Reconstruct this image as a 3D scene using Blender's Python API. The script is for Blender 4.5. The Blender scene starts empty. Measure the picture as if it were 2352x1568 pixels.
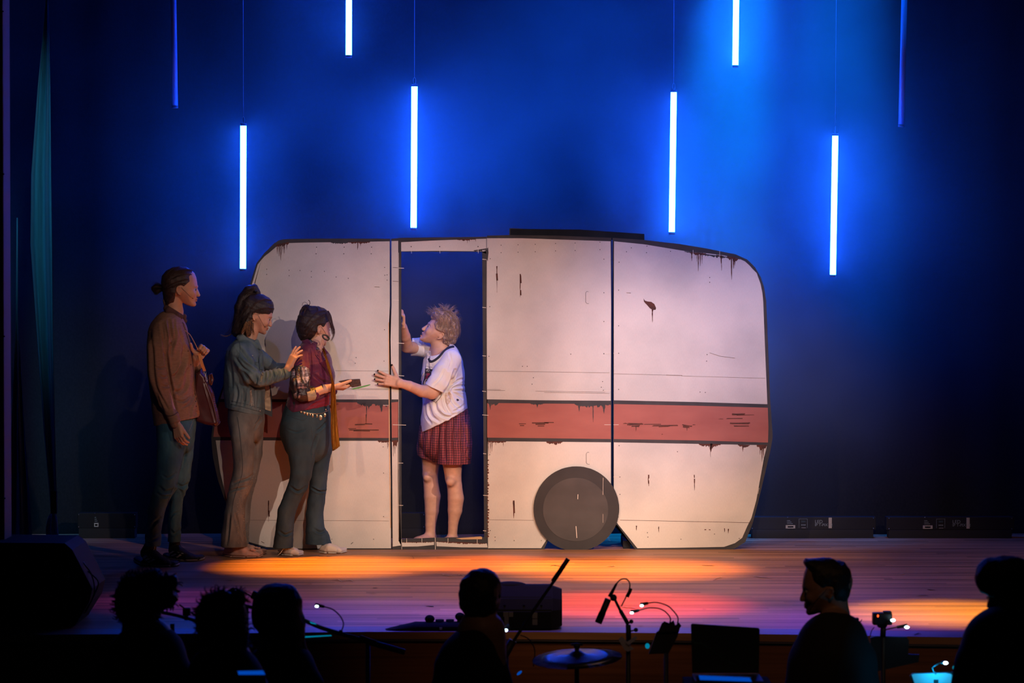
import bpy, bmesh, math, random
import numpy as np
from mathutils import Vector, Matrix, noise as mnoise
R = math.radians
rnd = random.Random(7)
C = bpy.context.scene.collection
sc = bpy.context.scene

# ---------------------------------------------------------------- camera
FPX, DC, HC, PYH = 6570.0, 18.0, 1.7, 642.0        # focal in px, distance to flat, eye height above stage, horizon row
PITCH = math.atan((784.0 - PYH) / FPX)
cam_d = bpy.data.cameras.new('camera'); cam = bpy.data.objects.new('camera', cam_d); C.objects.link(cam)
cam.location = (0, -DC, HC); cam.rotation_euler = (math.pi/2 - PITCH, 0, 0)
cam_d.sensor_width = 36.0; cam_d.lens = FPX / 2352 * 36.0
cam_d.clip_start = 0.5; cam_d.clip_end = 100
cam_d.dof.use_dof = True; cam_d.dof.focus_distance = 17.9; cam_d.dof.aperture_fstop = 4.5
sc.camera = cam
CP, SP = math.cos(PITCH), math.sin(PITCH)

def W(px, py, Y):
    """world point seen at picture position px,py at depth plane Y"""
    u = (px - 1176.0) / FPX; v = -(py - 784.0) / FPX
    dx, dy, dz = u, CP + v*SP, -SP + v*CP
    t = (Y + DC) / dy
    return Vector((dx*t, Y, HC + dz*t))
def mpp(Y): return (Y + DC) / FPX
def ground(px, py, z=0.0):
    u = (px - 1176.0) / FPX; v = -(py - 784.0) / FPX
    dx, dy, dz = u, CP + v*SP, -SP + v*CP
    t = (z - HC) / dz
    return Vector((dx*t, dy*t - DC, z))

# ---------------------------------------------------------------- world, view
w = bpy.data.worlds.new('world'); sc.world = w; w.use_nodes = True
w.node_tree.nodes['Background'].inputs[0].default_value = (0.02, 0.03, 0.06, 1)
w.node_tree.nodes['Background'].inputs[1].default_value = 0.02
sc.view_settings.view_transform = 'Standard'; sc.view_settings.look = 'None'
sc.view_settings.exposure = 0.0; sc.view_settings.gamma = 1.0; sc.view_settings.use_curve_mapping = False
cy = sc.cycles
cy.use_denoising = True
try: cy.denoiser = 'OPENIMAGEDENOISE'
except Exception: pass
cy.max_bounces = 5; cy.diffuse_bounces = 2; cy.glossy_bounces = 2; cy.transmission_bounces = 4
cy.volume_bounces = 0; cy.transparent_max_bounces = 6
cy.sample_clamp_indirect = 3.0; cy.sample_clamp_direct = 0
cy.caustics_reflective = False; cy.caustics_refractive = False
cy.use_adaptive_sampling = False

# ---------------------------------------------------------------- stage lights
def spot(name, loc, target, power, color, size_deg, blend=0.5, radius=0.08):
    l = bpy.data.lights.new(name, 'SPOT'); l.energy = power; l.color = color
    l.spot_size = R(size_deg); l.spot_blend = blend; l.shadow_soft_size = radius
    o = bpy.data.objects.new(name, l); C.objects.link(o); o.location = loc
    d = Vector(target) - Vector(loc)
    o.rotation_euler = d.to_track_quat('-Z', 'Y').to_euler()
    return o
# warm profiles hung over the audience: right, centre and left positions, each lamp covering one part of the flat
WARM = (1.0, 0.73, 0.60)
for tx, tz, pr, pc, pleft, sz in ((-1.34, 0.98, 1900, 880, 0, 11.9), (0.0, 0.80, 2050, 1150, 1150, 12.5), (1.25, 0.62, 1850, 1050, 1500, 11.5)):
    for loc, p, c in (((6.0, -11.5, 5.2), pr, WARM), ((0.8, -13.0, 5.6), pc, WARM), ((-4.4, -12.0, 5.6), pleft, (1.0, 0.60, 0.40))):
        if p: spot('front_light', loc, (tx, 0, tz), p, c, sz, 0.8, 0.06)
# lavender wash on the upper part of the flat
spot('wash_light', (4.5, -7.0, 6.5), (1.2, 0, 1.55), 2400, (0.33, 0.38, 1.0), 14, 1.0, 0.15)
spot('wash_light', (-1.5, -7.0, 6.5), (-0.7, 0, 1.65), 650, (0.33, 0.38, 1.0), 15, 1.0, 0.15)
spot('floor_fill', (0.6, -9.0, 6.3), (0.35, -1.9, 0.0), 2300, (1.0, 0.60, 0.36), 25, 1.0, 0.1)  # warm fill spots added to brighten the boards
spot('floor_fill', (3.6, -8.5, 6.3), (2.5, -1.6, 0.0), 560, (1.0, 0.60, 0.45), 24, 1.0, 0.1)
# dim warm fill spot added to brighten the stage fascia
spot('fascia_fill', (1.2, -12.5, 6.5), (1.0, -4.1, -0.45), 140, (1.0, 0.50, 0.22), 22, 0.8, 0.1)
# narrow pools thrown straight down on the boards
def pool(px, py, diam, power, color, blend=0.6, lean=0.4):
    g = ground(px, py)
    h = 5.2
    spot('pool_light', (g.x + 0.1, g.y + lean, h), g, power, color, math.degrees(2*math.atan(diam/2/h)), blend, 0.03)
pool(760, 1300, 1.6, 4600, (1.0, 0.36, 0.008), 1.0)
pool(1130, 1295, 1.3, 3600, (1.0, 0.28, 0.0), 1.0)
pool(1430, 1306, 1.75, 4600, (1.0, 0.34, 0.01), 1.0)
pool(1430, 1388, 1.6, 2600, (1.0, 0.08, 0.012), 1.0)
pool(2180, 1408, 1.5, 3000, (1.0, 0.55, 0.0), 1.0)
pool(870, 1412, 1.9, 1600, (0.10, 0.06, 1.0), 1.0)
pool(1240, 1432, 1.8, 650, (0.16, 0.08, 1.0), 1.0)
pool(1700, 1432, 2.0, 850, (0.18, 0.09, 1.0), 1.0)
pool(1980, 1430, 1.6, 800, (0.25, 0.08, 1.0), 1.0)
pool(470, 1380, 1.6, 380, (0.45, 0.06, 0.5), 1.0)
pool(560, 1448, 1.6, 700, (0.0, 0.06, 1.0), 1.0)
# blue back light through the haze
spot('haze_light', (1.75, 0.5, 5.9), (1.28, 0.8, 1.9), 8500, (0.0, 0.22, 1.0), 15, 0.9, 0.1)
spot('haze_light', (2.4, 0.5, 5.9), (1.95, 0.8, 1.7), 3000, (0.0, 0.16, 1.0), 22, 1.0, 0.1)
spot('haze_light', (0.5, 0.5, 5.9), (0.35, 0.8, 2.3), 800, (0.0, 0.09, 1.0), 34, 1.0, 0.1)
spot('curtain_fill', (-2.15, -3.4, 4.8), (-3.12, -0.9, 2.3), 650, (0.16, 0.68, 1.0), 27, 1.0, 0.1)  # teal fill spot added to lift the side curtains
# ---------------------------------------------------------------- naming helpers
def tag(o, label=None, cat=None, group=None, kind=None):
    if label: o['label'] = label
    if cat: o['category'] = cat
    if group: o['group'] = group
    if kind: o['kind'] = kind
    return o
def empty(name, loc, label=None, cat=None, group=None):
    o = bpy.data.objects.new(name, None); C.objects.link(o); o.location = loc; o.empty_display_size = 0.05
    return tag(o, label, cat, group)
def link(name, me, mats, parent=None, smooth=False):
    if not isinstance(mats, (list, tuple)): mats = [mats]
    if len(me.materials) == 0:
        for m in mats: me.materials.append(m)
    o = bpy.data.objects.new(name, me); C.objects.link(o)
    if smooth:
        for p in me.polygons: p.use_smooth = True
    if parent is not None:
        o.parent = parent; o.matrix_parent_inverse = Matrix.Translation(-world_loc(parent))
    return o
def world_loc(o):
    return Vector(o.location) if (o.type == 'EMPTY' and o.parent is None) else Vector((0, 0, 0))
def from_bm(name, bm, mats, parent=None, smooth=False):
    me = bpy.data.meshes.new(name); bmesh.ops.recalc_face_normals(bm, faces=bm.faces) ; bm.to_mesh(me); bm.free()
    return link(name, me, mats, parent, smooth)
def from_vf(name, v, f, mats, parent=None, smooth=True, mi=None):
    me = bpy.data.meshes.new(name)
    v = np.asarray(v, dtype=np.float32); f = np.asarray(f, dtype=np.int32)
    me.vertices.add(len(v)); me.vertices.foreach_set('co', v.ravel())
    k = f.shape[1]
    me.loops.add(f.size); me.loops.foreach_set('vertex_index', f.ravel())
    me.polygons.add(len(f)); me.polygons.foreach_set('loop_start', np.arange(0, f.size, k, dtype=np.int32))
    try: me.polygons.foreach_set('loop_total', np.full(len(f), k, dtype=np.int32))
    except Exception: pass
    me.update(calc_edges=True)
    o = link(name, me, mats, parent, smooth)
    if mi is not None: me.polygons.foreach_set('material_index', np.asarray(mi, dtype=np.int32))
    return o

# ---------------------------------------------------------------- mesh helpers
def add_box(bm, c, s, rz=0.0, mi=0, rot=None, bevel=0.0):
    r = bmesh.ops.create_cube(bm, size=1.0)
    vs = r['verts']
    bmesh.ops.scale(bm, vec=s, verts=vs)
    if bevel > 0:
        es = list({e for v in vs for e in v.link_edges})
        rb = bmesh.ops.bevel(bm, geom=es, offset=bevel, segments=2, affect='EDGES', profile=0.6)
        vs = list({v for f in rb['faces'] for v in f.verts} | {v for v in vs if v.is_valid})
    m = rot.to_4x4() if rot is not None else Matrix.Rotation(rz, 4, 'Z')
    bmesh.ops.transform(bm, matrix=Matrix.Translation(Vector(c)) @ m, verts=vs)
    for f in {f for v in vs for f in v.link_faces}: f.material_index = mi
    return vs
def add_poly(bm, pts, mi=0, thick=None):
    """flat polygon; thick = extrusion vector gives it body"""
    vs = [bm.verts.new(p) for p in pts]
    f = bm.faces.new(vs); f.material_index = mi
    if thick is not None:
        vs2 = [bm.verts.new(Vector(p) + Vector(thick)) for p in pts]
        f2 = bm.faces.new(list(reversed(vs2))); f2.material_index = mi
        n = len(vs)
        for i in range(n):
            q = bm.faces.new((vs[i], vs2[i], vs2[(i+1) % n], vs[(i+1) % n])); q.material_index = mi
        bmesh.ops.triangulate(bm, faces=[f, f2])
    else:
        bmesh.ops.triangulate(bm, faces=[f])
def smooth_path(pts, n):
    """catmull-rom resample of a list of tuples (any dimension)"""
    P = [np.array(p, float) for p in pts]
    if len(P) < 3: return [P[0] + (P[1]-P[0])*i/n for i in range(n+1)]
    out = []
    for i in range(len(P)-1):
        p0 = P[max(i-1, 0)]; p1 = P[i]; p2 = P[i+1]; p3 = P[min(i+2, len(P)-1)]
        for j in range(n):
            t = j/n
            out.append(0.5*((2*p1)+(-p0+p2)*t+(2*p0-5*p1+4*p2-p3)*t*t+(-p0+3*p1-3*p2+p3)*t**3))
    out.append(P[-1]); return out
def add_tube(bm, pts, rad, seg=8, mi=0, closed=False):
    """pts: world points; rad: number or list"""
    pts = [Vector(p[:3]) for p in pts]; n = len(pts)
    if not isinstance(rad, (list, tuple, np.ndarray)): rad = [rad]*n
    elif len(rad) != n: rad = np.interp(np.linspace(0, 1, n), np.linspace(0, 1, len(rad)), rad)
    rings = []; prev = None
    for i, p in enumerate(pts):
        a = pts[(i-1) % n] if (closed or i > 0) else p
        b = pts[(i+1) % n] if (closed or i < n-1) else p
        t = (b - a).normalized()
        if prev is None:
            u = t.cross(Vector((0, 1, 0)))
            if u.length < 0.1: u = t.cross(Vector((1, 0, 0)))
        else: u = prev - t*prev.dot(t)
        u.normalize(); prev = u; v = t.cross(u)
        rings.append([bm.verts.new(p + (u*math.cos(k*2*math.pi/seg) + v*math.sin(k*2*math.pi/seg))*rad[i]) for k in range(seg)])
    m = n if closed else n-1
    for i in range(m):
        A, B = rings[i], rings[(i+1) % n]
        for k in range(seg):
            f = bm.faces.new((A[k], A[(k+1) % seg], B[(k+1) % seg], B[k])); f.material_index = mi; f.smooth = True
    if not closed:
        f = bm.faces.new(list(reversed(rings[0]))); f.material_index = mi
        f = bm.faces.new(rings[-1]); f.material_index = mi
def tube_obj(name, pts, rad, mat, parent=None, seg=8, closed=False):
    bm = bmesh.new(); add_tube(bm, pts, rad, seg, 0, closed)
    me = bpy.data.meshes.new(name); bm.to_mesh(me); bm.free()
    return link(name, me, mat, parent)
def add_ball(bm, c, r, mi=0, seg=16, rings=10, rot=None):
    if not isinstance(r, (tuple, list, Vector)): r = (r, r, r)
    m = Matrix.Translation(Vector(c)) @ (rot.to_4x4() if rot is not None else Matrix()) @ Matrix.Diagonal((r[0], r[1], r[2], 1))
    q = bmesh.ops.create_uvsphere(bm, u_segments=seg, v_segments=rings, radius=1.0, matrix=m)
    for f in {f for v in q['verts'] for f in v.link_faces}: f.material_index = mi; f.smooth = True
def text_obj(name, s, loc, size, mat, parent, rot=(math.pi/2, 0, 0), depth=0.0008):
    cu = bpy.data.curves.new(name, 'FONT'); cu.body = s; cu.size = size; cu.extrude = depth
    t = bpy.data.objects.new(name + '_tmp', cu); C.objects.link(t)
    t.location = loc; t.rotation_euler = rot
    bpy.context.view_layer.update()
    dg = bpy.context.evaluated_depsgraph_get()
    me = bpy.data.meshes.new_from_object(t.evaluated_get(dg)); me.transform(t.matrix_world)
    bpy.data.objects.remove(t); me.materials.clear(); me.name = name
    return link(name, me, mat, parent)

# ---------------------------------------------------------------- materials
MATS = {}
def mat(name, col, rough=0.7, metal=0.0, spec=0.5, noise=None, bump=None, emit=None, emit_s=0.0, sheen=0.0, coat=0.0):
    """noise=(scale(xyz),col2,amount,detail)  bump=(scale(xyz),strength,distance)"""
    if name in MATS: return MATS[name]
    m = bpy.data.materials.new(name); m.use_nodes = True; nt = m.node_tree; b = nt.nodes['Principled BSDF']
    b.inputs['Base Color'].default_value = (*col, 1); b.inputs['Roughness'].default_value = rough
    b.inputs['Metallic'].default_value = metal; b.inputs['Specular IOR Level'].default_value = spec
    if sheen: b.inputs['Sheen Weight'].default_value = sheen; b.inputs['Sheen Roughness'].default_value = 0.4
    if coat: b.inputs['Coat Weight'].default_value = coat
    if emit: b.inputs['Emission Color'].default_value = (*emit, 1); b.inputs['Emission Strength'].default_value = emit_s
    tc = nt.nodes.new('ShaderNodeTexCoord')
    def nz(scale, detail):
        mp = nt.nodes.new('ShaderNodeMapping'); mp.inputs['Scale'].default_value = scale
        n = nt.nodes.new('ShaderNodeTexNoise'); n.inputs['Scale'].default_value = 1.0; n.inputs['Detail'].default_value = detail
        nt.links.new(tc.outputs['Object'], mp.inputs[0]); nt.links.new(mp.outputs[0], n.inputs['Vector']); return n
    if noise:
        n = nz(noise[0], noise[3] if len(noise) > 3 else 3)
        rp = nt.nodes.new('ShaderNodeMapRange'); rp.inputs['From Min'].default_value = 0.35; rp.inputs['From Max'].default_value = 0.68
        rp.inputs['To Max'].default_value = noise[2]
        mx = nt.nodes.new('ShaderNodeMix'); mx.data_type = 'RGBA'
        mx.inputs['A'].default_value = (*col, 1); mx.inputs['B'].default_value = (*noise[1], 1)
        nt.links.new(n.outputs[0], rp.inputs[0]); nt.links.new(rp.outputs[0], mx.inputs['Factor'])
        nt.links.new(mx.outputs['Result'], b.inputs['Base Color'])
    if bump:
        n = nz(bump[0], 3); bp = nt.nodes.new('ShaderNodeBump'); bp.inputs['Strength'].default_value = bump[1]; bp.inputs['Distance'].default_value = bump[2]
        nt.links.new(n.outputs[0], bp.inputs['Height']); nt.links.new(bp.outputs[0], b.inputs['Normal'])
    MATS[name] = m; return m
def emis(name, col, s):
    if name in MATS: return MATS[name]
    m = bpy.data.materials.new(name); m.use_nodes = True; nt = m.node_tree; nt.nodes.clear()
    o = nt.nodes.new('ShaderNodeOutputMaterial'); e = nt.nodes.new('ShaderNodeEmission')
    e.inputs[0].default_value = (*col, 1); e.inputs[1].default_value = s; nt.links.new(e.outputs[0], o.inputs[0])
    MATS[name] = m; return m
# ================================================================ materials for the setting
def floor_mat():
    m = bpy.data.materials.new('stage_boards'); m.use_nodes = True; nt = m.node_tree; N = nt.nodes; L = nt.links
    b = N['Principled BSDF']; tc = N.new('ShaderNodeTexCoord'); sx = N.new('ShaderNodeSeparateXYZ'); L.new(tc.outputs['Object'], sx.inputs[0])
    dv = N.new('ShaderNodeMath'); dv.operation = 'DIVIDE'; dv.inputs[1].default_value = 0.057; L.new(sx.outputs['Y'], dv.inputs[0])
    fl = N.new('ShaderNodeMath'); fl.operation = 'FLOOR'; L.new(dv.outputs[0], fl.inputs[0])
    fr = N.new('ShaderNodeMath'); fr.operation = 'FRACT'; L.new(dv.outputs[0], fr.inputs[0])
    # board ends: every board row is shifted and cut in lengths
    w1 = N.new('ShaderNodeTexWhiteNoise'); w1.noise_dimensions = '1D'; L.new(fl.outputs[0], w1.inputs['W'])
    ad = N.new('ShaderNodeMath'); ad.operation = 'MULTIPLY_ADD'; ad.inputs[1].default_value = 0.55; L.new(sx.outputs['X'], ad.inputs[0]); L.new(w1.outputs['Value'], ad.inputs[2])
    f2 = N.new('ShaderNodeMath'); f2.operation = 'FLOOR'; L.new(ad.outputs[0], f2.inputs[0])
    cb = N.new('ShaderNodeCombineXYZ'); L.new(f2.outputs[0], cb.inputs[0]); L.new(fl.outputs[0], cb.inputs[1])
    w2 = N.new('ShaderNodeTexWhiteNoise'); w2.noise_dimensions = '2D'; L.new(cb.outputs[0], w2.inputs['Vector'])
    mp = N.new('ShaderNodeMapping'); mp.inputs['Scale'].default_value = (0.9, 55, 1); L.new(tc.outputs['Object'], mp.inputs[0])
    n1 = N.new('ShaderNodeTexNoise'); n1.inputs['Scale'].default_value = 1; n1.inputs['Detail'].default_value = 5; L.new(mp.outputs[0], n1.inputs['Vector'])
    mp2 = N.new('ShaderNodeMapping'); mp2.inputs['Scale'].default_value = (0.5, 9, 1); L.new(tc.outputs['Object'], mp2.inputs[0])
    n2 = N.new('ShaderNodeTexNoise'); n2.inputs['Scale'].default_value = 1; n2.inputs['Detail'].default_value = 3; L.new(mp2.outputs[0], n2.inputs['Vector'])
    s = N.new('ShaderNodeMath'); s.operation = 'MULTIPLY_ADD'; s.inputs[1].default_value = 0.42; L.new(w2.outputs['Value'], s.inputs[0])
    s0 = N.new('ShaderNodeMath'); s0.operation = 'MULTIPLY_ADD'; s0.inputs[1].default_value = 1.5; s0.inputs[2].default_value = -0.5; L.new(n1.outputs[0], s0.inputs[0]); L.new(s0.outputs[0], s.inputs[2])
    s3 = N.new('ShaderNodeMath'); s3.operation = 'MULTIPLY_ADD'; s3.inputs[1].default_value = 0.5; L.new(n2.outputs[0], s3.inputs[0]); L.new(s.outputs[0], s3.inputs[2])
    cr = N.new('ShaderNodeValToRGB'); e = cr.color_ramp.elements
    e[0].position = 0.25; e[0].color = (0.10, 0.042, 0.022, 1); e[1].position = 1.0; e[1].color = (0.60, 0.29, 0.15, 1)
    L.new(s3.outputs[0], cr.inputs[0])
    g = N.new('ShaderNodeMath'); g.operation = 'LESS_THAN'; g.inputs[1].default_value = 0.05; L.new(fr.outputs[0], g.inputs[0])
    mx = N.new('ShaderNodeMix'); mx.data_type = 'RGBA'; mx.inputs['B'].default_value = (0.02, 0.01, 0.008, 1)
    g2 = N.new('ShaderNodeMath'); g2.operation = 'MULTIPLY'; g2.inputs[1].default_value = 0.6; L.new(g.outputs[0], g2.inputs[0])
    L.new(g2.outputs[0], mx.inputs['Factor']); L.new(cr.outputs[0], mx.inputs['A']); L.new(mx.outputs['Result'], b.inputs['Base Color'])
    b.inputs['Roughness'].default_value = 0.5; b.inputs['Specular IOR Level'].default_value = 0.2
    bp = N.new('ShaderNodeBump'); bp.inputs['Strength'].default_value = 0.35; bp.inputs['Distance'].default_value = 0.0015
    L.new(s0.outputs[0], bp.inputs['Height']); L.new(bp.outputs[0], b.inputs['Normal'])
    return m
M_floor = floor_mat()
M_black = mat('matt_black', (0.012, 0.012, 0.014), 0.85, bump=((40, 40, 40), 0.3, 0.002))
M_velvet = mat('black_velvet', (0.020, 0.021, 0.026), 0.95, spec=0.1, noise=((6, 6, 1.0), (0.03, 0.032, 0.04), 0.8))
M_backcloth = mat('back_cloth', (0.010, 0.011, 0.014), 0.95, spec=0.05, noise=((90, 90, 60), (0.015, 0.016, 0.019), 1.0, 2))
M_fascia = mat('fascia_wood', (0.40, 0.14, 0.05), 0.6, noise=((1.5, 1, 60), (0.22, 0.08, 0.03), 0.8), bump=((2, 2, 80), 0.3, 0.002))
M_nosing = mat('nosing_board', (0.20, 0.17, 0.17), 0.5, noise=((2, 50, 1), (0.12, 0.10, 0.10), 0.8))
M_pit = mat('pit_carpet', (0.012, 0.012, 0.014), 0.95)
M_greywall = mat('grey_paint', (0.16, 0.15, 0.16), 0.8, bump=((30, 30, 30), 0.2, 0.002))
M_teal = mat('teal_curtain', (0.035, 0.16, 0.22), 0.8, sheen=0.3, noise=((60, 60, 3), (0.025, 0.12, 0.17), 1.0))
M_cable = mat('cable_rubber', (0.015, 0.015, 0.017), 0.55)
M_steel = mat('steel', (0.55, 0.55, 0.57), 0.3, metal=1.0)
M_lampwhite = emis('lamp_white', (0.55, 0.85, 1.0), 14.0)

def st(o): o['kind'] = 'structure'; return o
YE = -4.13        # stage front edge
YB = 1.10         # back cloth
# floor boards and the nosing along the front edge (the edge bows slightly)
edge = []
for px, py in ((-1300, 1460), (-300, 1458), (100, 1457), (420, 1455), (850, 1450.5), (1250, 1451), (1600, 1454), (1850, 1457), (2120, 1462), (2352, 1465), (2700, 1471), (3700, 1478)):
    edge.append(ground(px, py))
bm = bmesh.new()
NB = 0.22
inner = [p + Vector((0, NB, 0)) for p in edge]
poly = [(-7, YB + 1.0, 0), (7, YB + 1.0, 0)]
back = [Vector((p.x, YB + 1.0, 0)) for p in inner]
for i in range(len(inner)-1):
    vs = [bm.verts.new(q) for q in (inner[i], inner[i+1], back[i+1], back[i])]
    bm.faces.new(vs)
bmesh.ops.remove_doubles(bm, verts=bm.verts, dist=1e-5)
fl_o = st(from_bm('floor', bm, M_floor))
bm = bmesh.new()
for i in range(len(edge)-1):
    a, b_, c, d = edge[i], edge[i+1], inner[i+1], inner[i]
    top = [bm.verts.new(q) for q in (a, b_, c, d)]
    bot = [bm.verts.new(Vector(q) - Vector((0, 0, 0.045))) for q in (a, b_, c, d)]
    bm.faces.new(top); bm.faces.new((top[0], top[1], bot[1], bot[0])); bm.faces.new(list(reversed(bot)))
bmesh.ops.remove_doubles(bm, verts=bm.verts, dist=1e-5)
st(from_bm('trim_1', bm, M_nosing))
# molding strip and fascia down to the pit
ZP = -0.98
bm = bmesh.new()
for i in range(len(edge)-1):
    for (o1, z1, z2, mi) in ((0.0, 0.0, -0.035, 1), (0.02, -0.035, ZP, 0)):
        a, b_ = edge[i] + Vector((0, o1 - 0.004, 0)), edge[i+1] + Vector((0, o1 - 0.004, 0))
        vs = [bm.verts.new((q.x, q.y, z)) for q, z in ((a, z1), (b_, z1), (b_, z2), (a, z2))]
        f = bm.faces.new(vs); f.material_index = mi
M_mold = mat('edge_molding', (0.62, 0.30, 0.13), 0.5, noise=((3, 1, 40), (0.45, 0.2, 0.08), 0.7))
st(from_bm('wall_front', bm, [M_fascia, M_mold]))
bm = bmesh.new()
add_box(bm, (0, -9.5, ZP - 0.05), (16, 12.2, 0.1)); o = from_bm('pit_floor', bm, M_pit); o.name = 'floor_pit'; st(o)
# back cloth with soft vertical folds
bm = bmesh.new(); rows = []
for k in range(281):
    x = -7 + 14*k/280
    y = YB + 0.030*math.sin(x*2.3) + 0.018*math.sin(x*6.1+1.3) + 0.008*math.sin(x*17+0.4)
    rows.append([bm.verts.new((x, y + 0.01*math.sin(z*1.3+x), z)) for z in (0.0, 1.2, 2.4, 3.6, 4.8, 6.2)])
for a, b_ in zip(rows, rows[1:]):
    for j in range(5): bm.faces.new((a[j], b_[j], b_[j+1], a[j+1]))
o = from_bm('wall_back', bm, M_backcloth, smooth=True); st(o)
# side masking and ceiling keep the stage house dark
for nm, x in (('wall_left', -6.9), ('wall_right', 6.9)):
    bm = bmesh.new(); add_box(bm, (x, -1.2, 2.6), (0.1, 5.4, 7.2)); st(from_bm(nm, bm, M_velvet))
bm = bmesh.new(); add_box(bm, (0, 0.0, 6.25), (14, 4.6, 0.1)); st(from_bm('ceiling', bm, M_velvet))
# proscenium pier: a sliver of grey wall at the left border
a = W(-260, 700, YE + 0.25); b_ = W(9, 700, YE + 0.25)
bm = bmesh.new(); add_box(bm, ((a.x + b_.x)/2, YE + 0.35, 2.6), (b_.x - a.x, 0.2, 7.16), bevel=0.01)
for k in range(1, 9): add_box(bm, (b_.x - 0.15, YE + 0.2465, ZP + k*0.8), (0.31, 0.004, 0.006), mi=1)
st(from_bm('trim_2', bm, [M_greywall, M_black]))

# ================================================================ painted flat
M_white = None
def white_mat():
    m = bpy.data.materials.new('chalky_white_paint'); m.use_nodes = True; nt = m.node_tree; N = nt.nodes; L = nt.links
    b = N['Principled BSDF']; tc = N.new('ShaderNodeTexCoord')
    n1 = N.new('ShaderNodeTexNoise'); n1.inputs['Scale'].default_value = 1.7; n1.inputs['Detail'].default_value = 4; L.new(tc.outputs['Object'], n1.inputs['Vector'])
    cr = N.new('ShaderNodeValToRGB'); e = cr.color_ramp.elements
    e[0].position = 0.38; e[0].color = (0.56, 0.545, 0.52, 1); e[1].position = 0.62; e[1].color = (0.74, 0.70, 0.65, 1)
    L.new(n1.outputs[0], cr.inputs[0])
    # canvas weave
    mp = N.new('ShaderNodeMapping'); mp.inputs['Scale'].default_value = (260, 1, 60); L.new(tc.outputs['Object'], mp.inputs[0])
    n2 = N.new('ShaderNodeTexNoise'); n2.inputs['Scale'].default_value = 1; n2.inputs['Detail'].default_value = 2; L.new(mp.outputs[0], n2.inputs['Vector'])
    r = N.new('ShaderNodeMapRange'); r.inputs['From Min'].default_value = 0.3; r.inputs['From Max'].default_value = 0.7; r.inputs['To Min'].default_value = 0.955; r.inputs['To Max'].default_value = 1.02
    L.new(n2.outputs[0], r.inputs[0])
    mx = N.new('ShaderNodeMix'); mx.data_type = 'RGBA'; mx.blend_type = 'MULTIPLY'; mx.inputs['Factor'].default_value = 1
    L.new(cr.outputs[0], mx.inputs['A']); L.new(r.outputs[0], mx.inputs['B']); L.new(mx.outputs['Result'], b.inputs['Base Color'])
    b.inputs['Roughness'].default_value = 0.85; b.inputs['Specular IOR Level'].default_value = 0.2
    bp = N.new('ShaderNodeBump'); bp.inputs['Strength'].default_value = 0.15; bp.inputs['Distance'].default_value = 0.003
    n3 = N.new('ShaderNodeTexNoise'); n3.inputs['Scale'].default_value = 3; n3.inputs['Detail'].default_value = 2; L.new(tc.outputs['Object'], n3.inputs['Vector'])
    L.new(n3.outputs[0], bp.inputs['Height']); L.new(bp.outputs[0], b.inputs['Normal'])
    return m
M_white = white_mat()
M_red = mat('brick_red_paint', (0.385, 0.14, 0.118), 0.8, spec=0.2, noise=((3, 1, 9), (0.32, 0.11, 0.095), 0.9, 4))
M_trim = mat('black_trim_paint', (0.030, 0.030, 0.036), 0.75, noise=((8, 1, 8), (0.05, 0.05, 0.055), 0.8))
M_rust = mat('rust_paint', (0.115, 0.035, 0.022), 0.85, noise=((30, 1, 30), (0.05, 0.022, 0.02), 0.9))
M_rawwood = mat('raw_wood', (0.62, 0.40, 0.22), 0.7, noise=((3, 3, 60), (0.5, 0.3, 0.15), 0.6))
M_hub = mat('hub_grey_paint', (0.075, 0.068, 0.070), 0.8, noise=((5, 1, 7), (0.055, 0.05, 0.052), 0.9))
M_tyre = mat('tyre_grey_paint', (0.032, 0.030, 0.034), 0.8, noise=((6, 1, 6), (0.042, 0.04, 0.043), 0.8))
M_staple = mat('staple_scratch', (0.75, 0.68, 0.62), 0.4, metal=0.3)
FM = [M_white, M_trim, M_red, M_rust, M_rawwood, M_staple]
WH, TR, RE, RU, WO, SN = range(6)
def pl(pts, y): return [W(a, b_, y) for a, b_ in pts]
def paint(bm, pts, mi, lay): add_poly(bm, pl(pts, -0.0006*lay), mi)
def stroke(bm, x0, y0, x1, y1, wd, mi, lay):
    dx, dy = x1-x0, y1-y0; l = math.hypot(dx, dy) or 1; nx, ny = -dy/l*wd/2, dx/l*wd/2
    paint(bm, [(x0+nx, y0+ny), (x1+nx, y1+ny), (x1-nx, y1-ny), (x0-nx, y0-ny)], mi, lay)
def quads(bm, top, bot, mi, lay):
    """strip between two point rows"""
    T = pl(top, -0.0006*lay); B = pl(bot, -0.0006*lay); tv = [bm.verts.new(p) for p in T]; bv = [bm.verts.new(p) for p in B]
    for i in range(len(tv)-1):
        f = bm.faces.new((tv[i], tv[i+1], bv[i+1], bv[i])); f.material_index = mi
def drip(bm, x, y, wd, ln, mi, lay, rg):
    n = 7; L_, R_ = [], []; cx = x
    for i in range(n+1):
        t = i/n; h = max(0.25, wd/2*(1-t)**0.6*rg.uniform(.55, 1.1)); cx += rg.uniform(-.25, .25)
        L_.append((cx-h, y-1 + (ln+1)*t)); R_.append((cx+h, y-1 + (ln+1)*t))
    quads(bm, L_, R_, mi, lay)
def ragged(bm, x0, x1, y0, y1, base, mi, lay, rg, drips=()):
    """worn band hanging from an edge line: jagged underside"""
    n = max(6, int((x1-x0)/1.8)); T, B = [], []
    for i in range(n+1):
        t = i/n; env = math.sin(math.pi*min(max(t, .02), .98))**0.5; y = y0+(y1-y0)*t
        T.append((x0+(x1-x0)*t, y-0.4)); B.append((x0+(x1-x0)*t + rg.uniform(-.5, .5)*(0 < i < n), y + 0.3 + base*env*rg.uniform(.25, 1)))
    quads(bm, T, B, mi, lay)
    for (x, ln, wd) in drips:
        t = (x-x0)/(x1-x0); drip(bm, x, y0+(y1-y0)*t, wd, ln, mi, lay+0.3, rg)
rg = random.Random(3)

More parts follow.
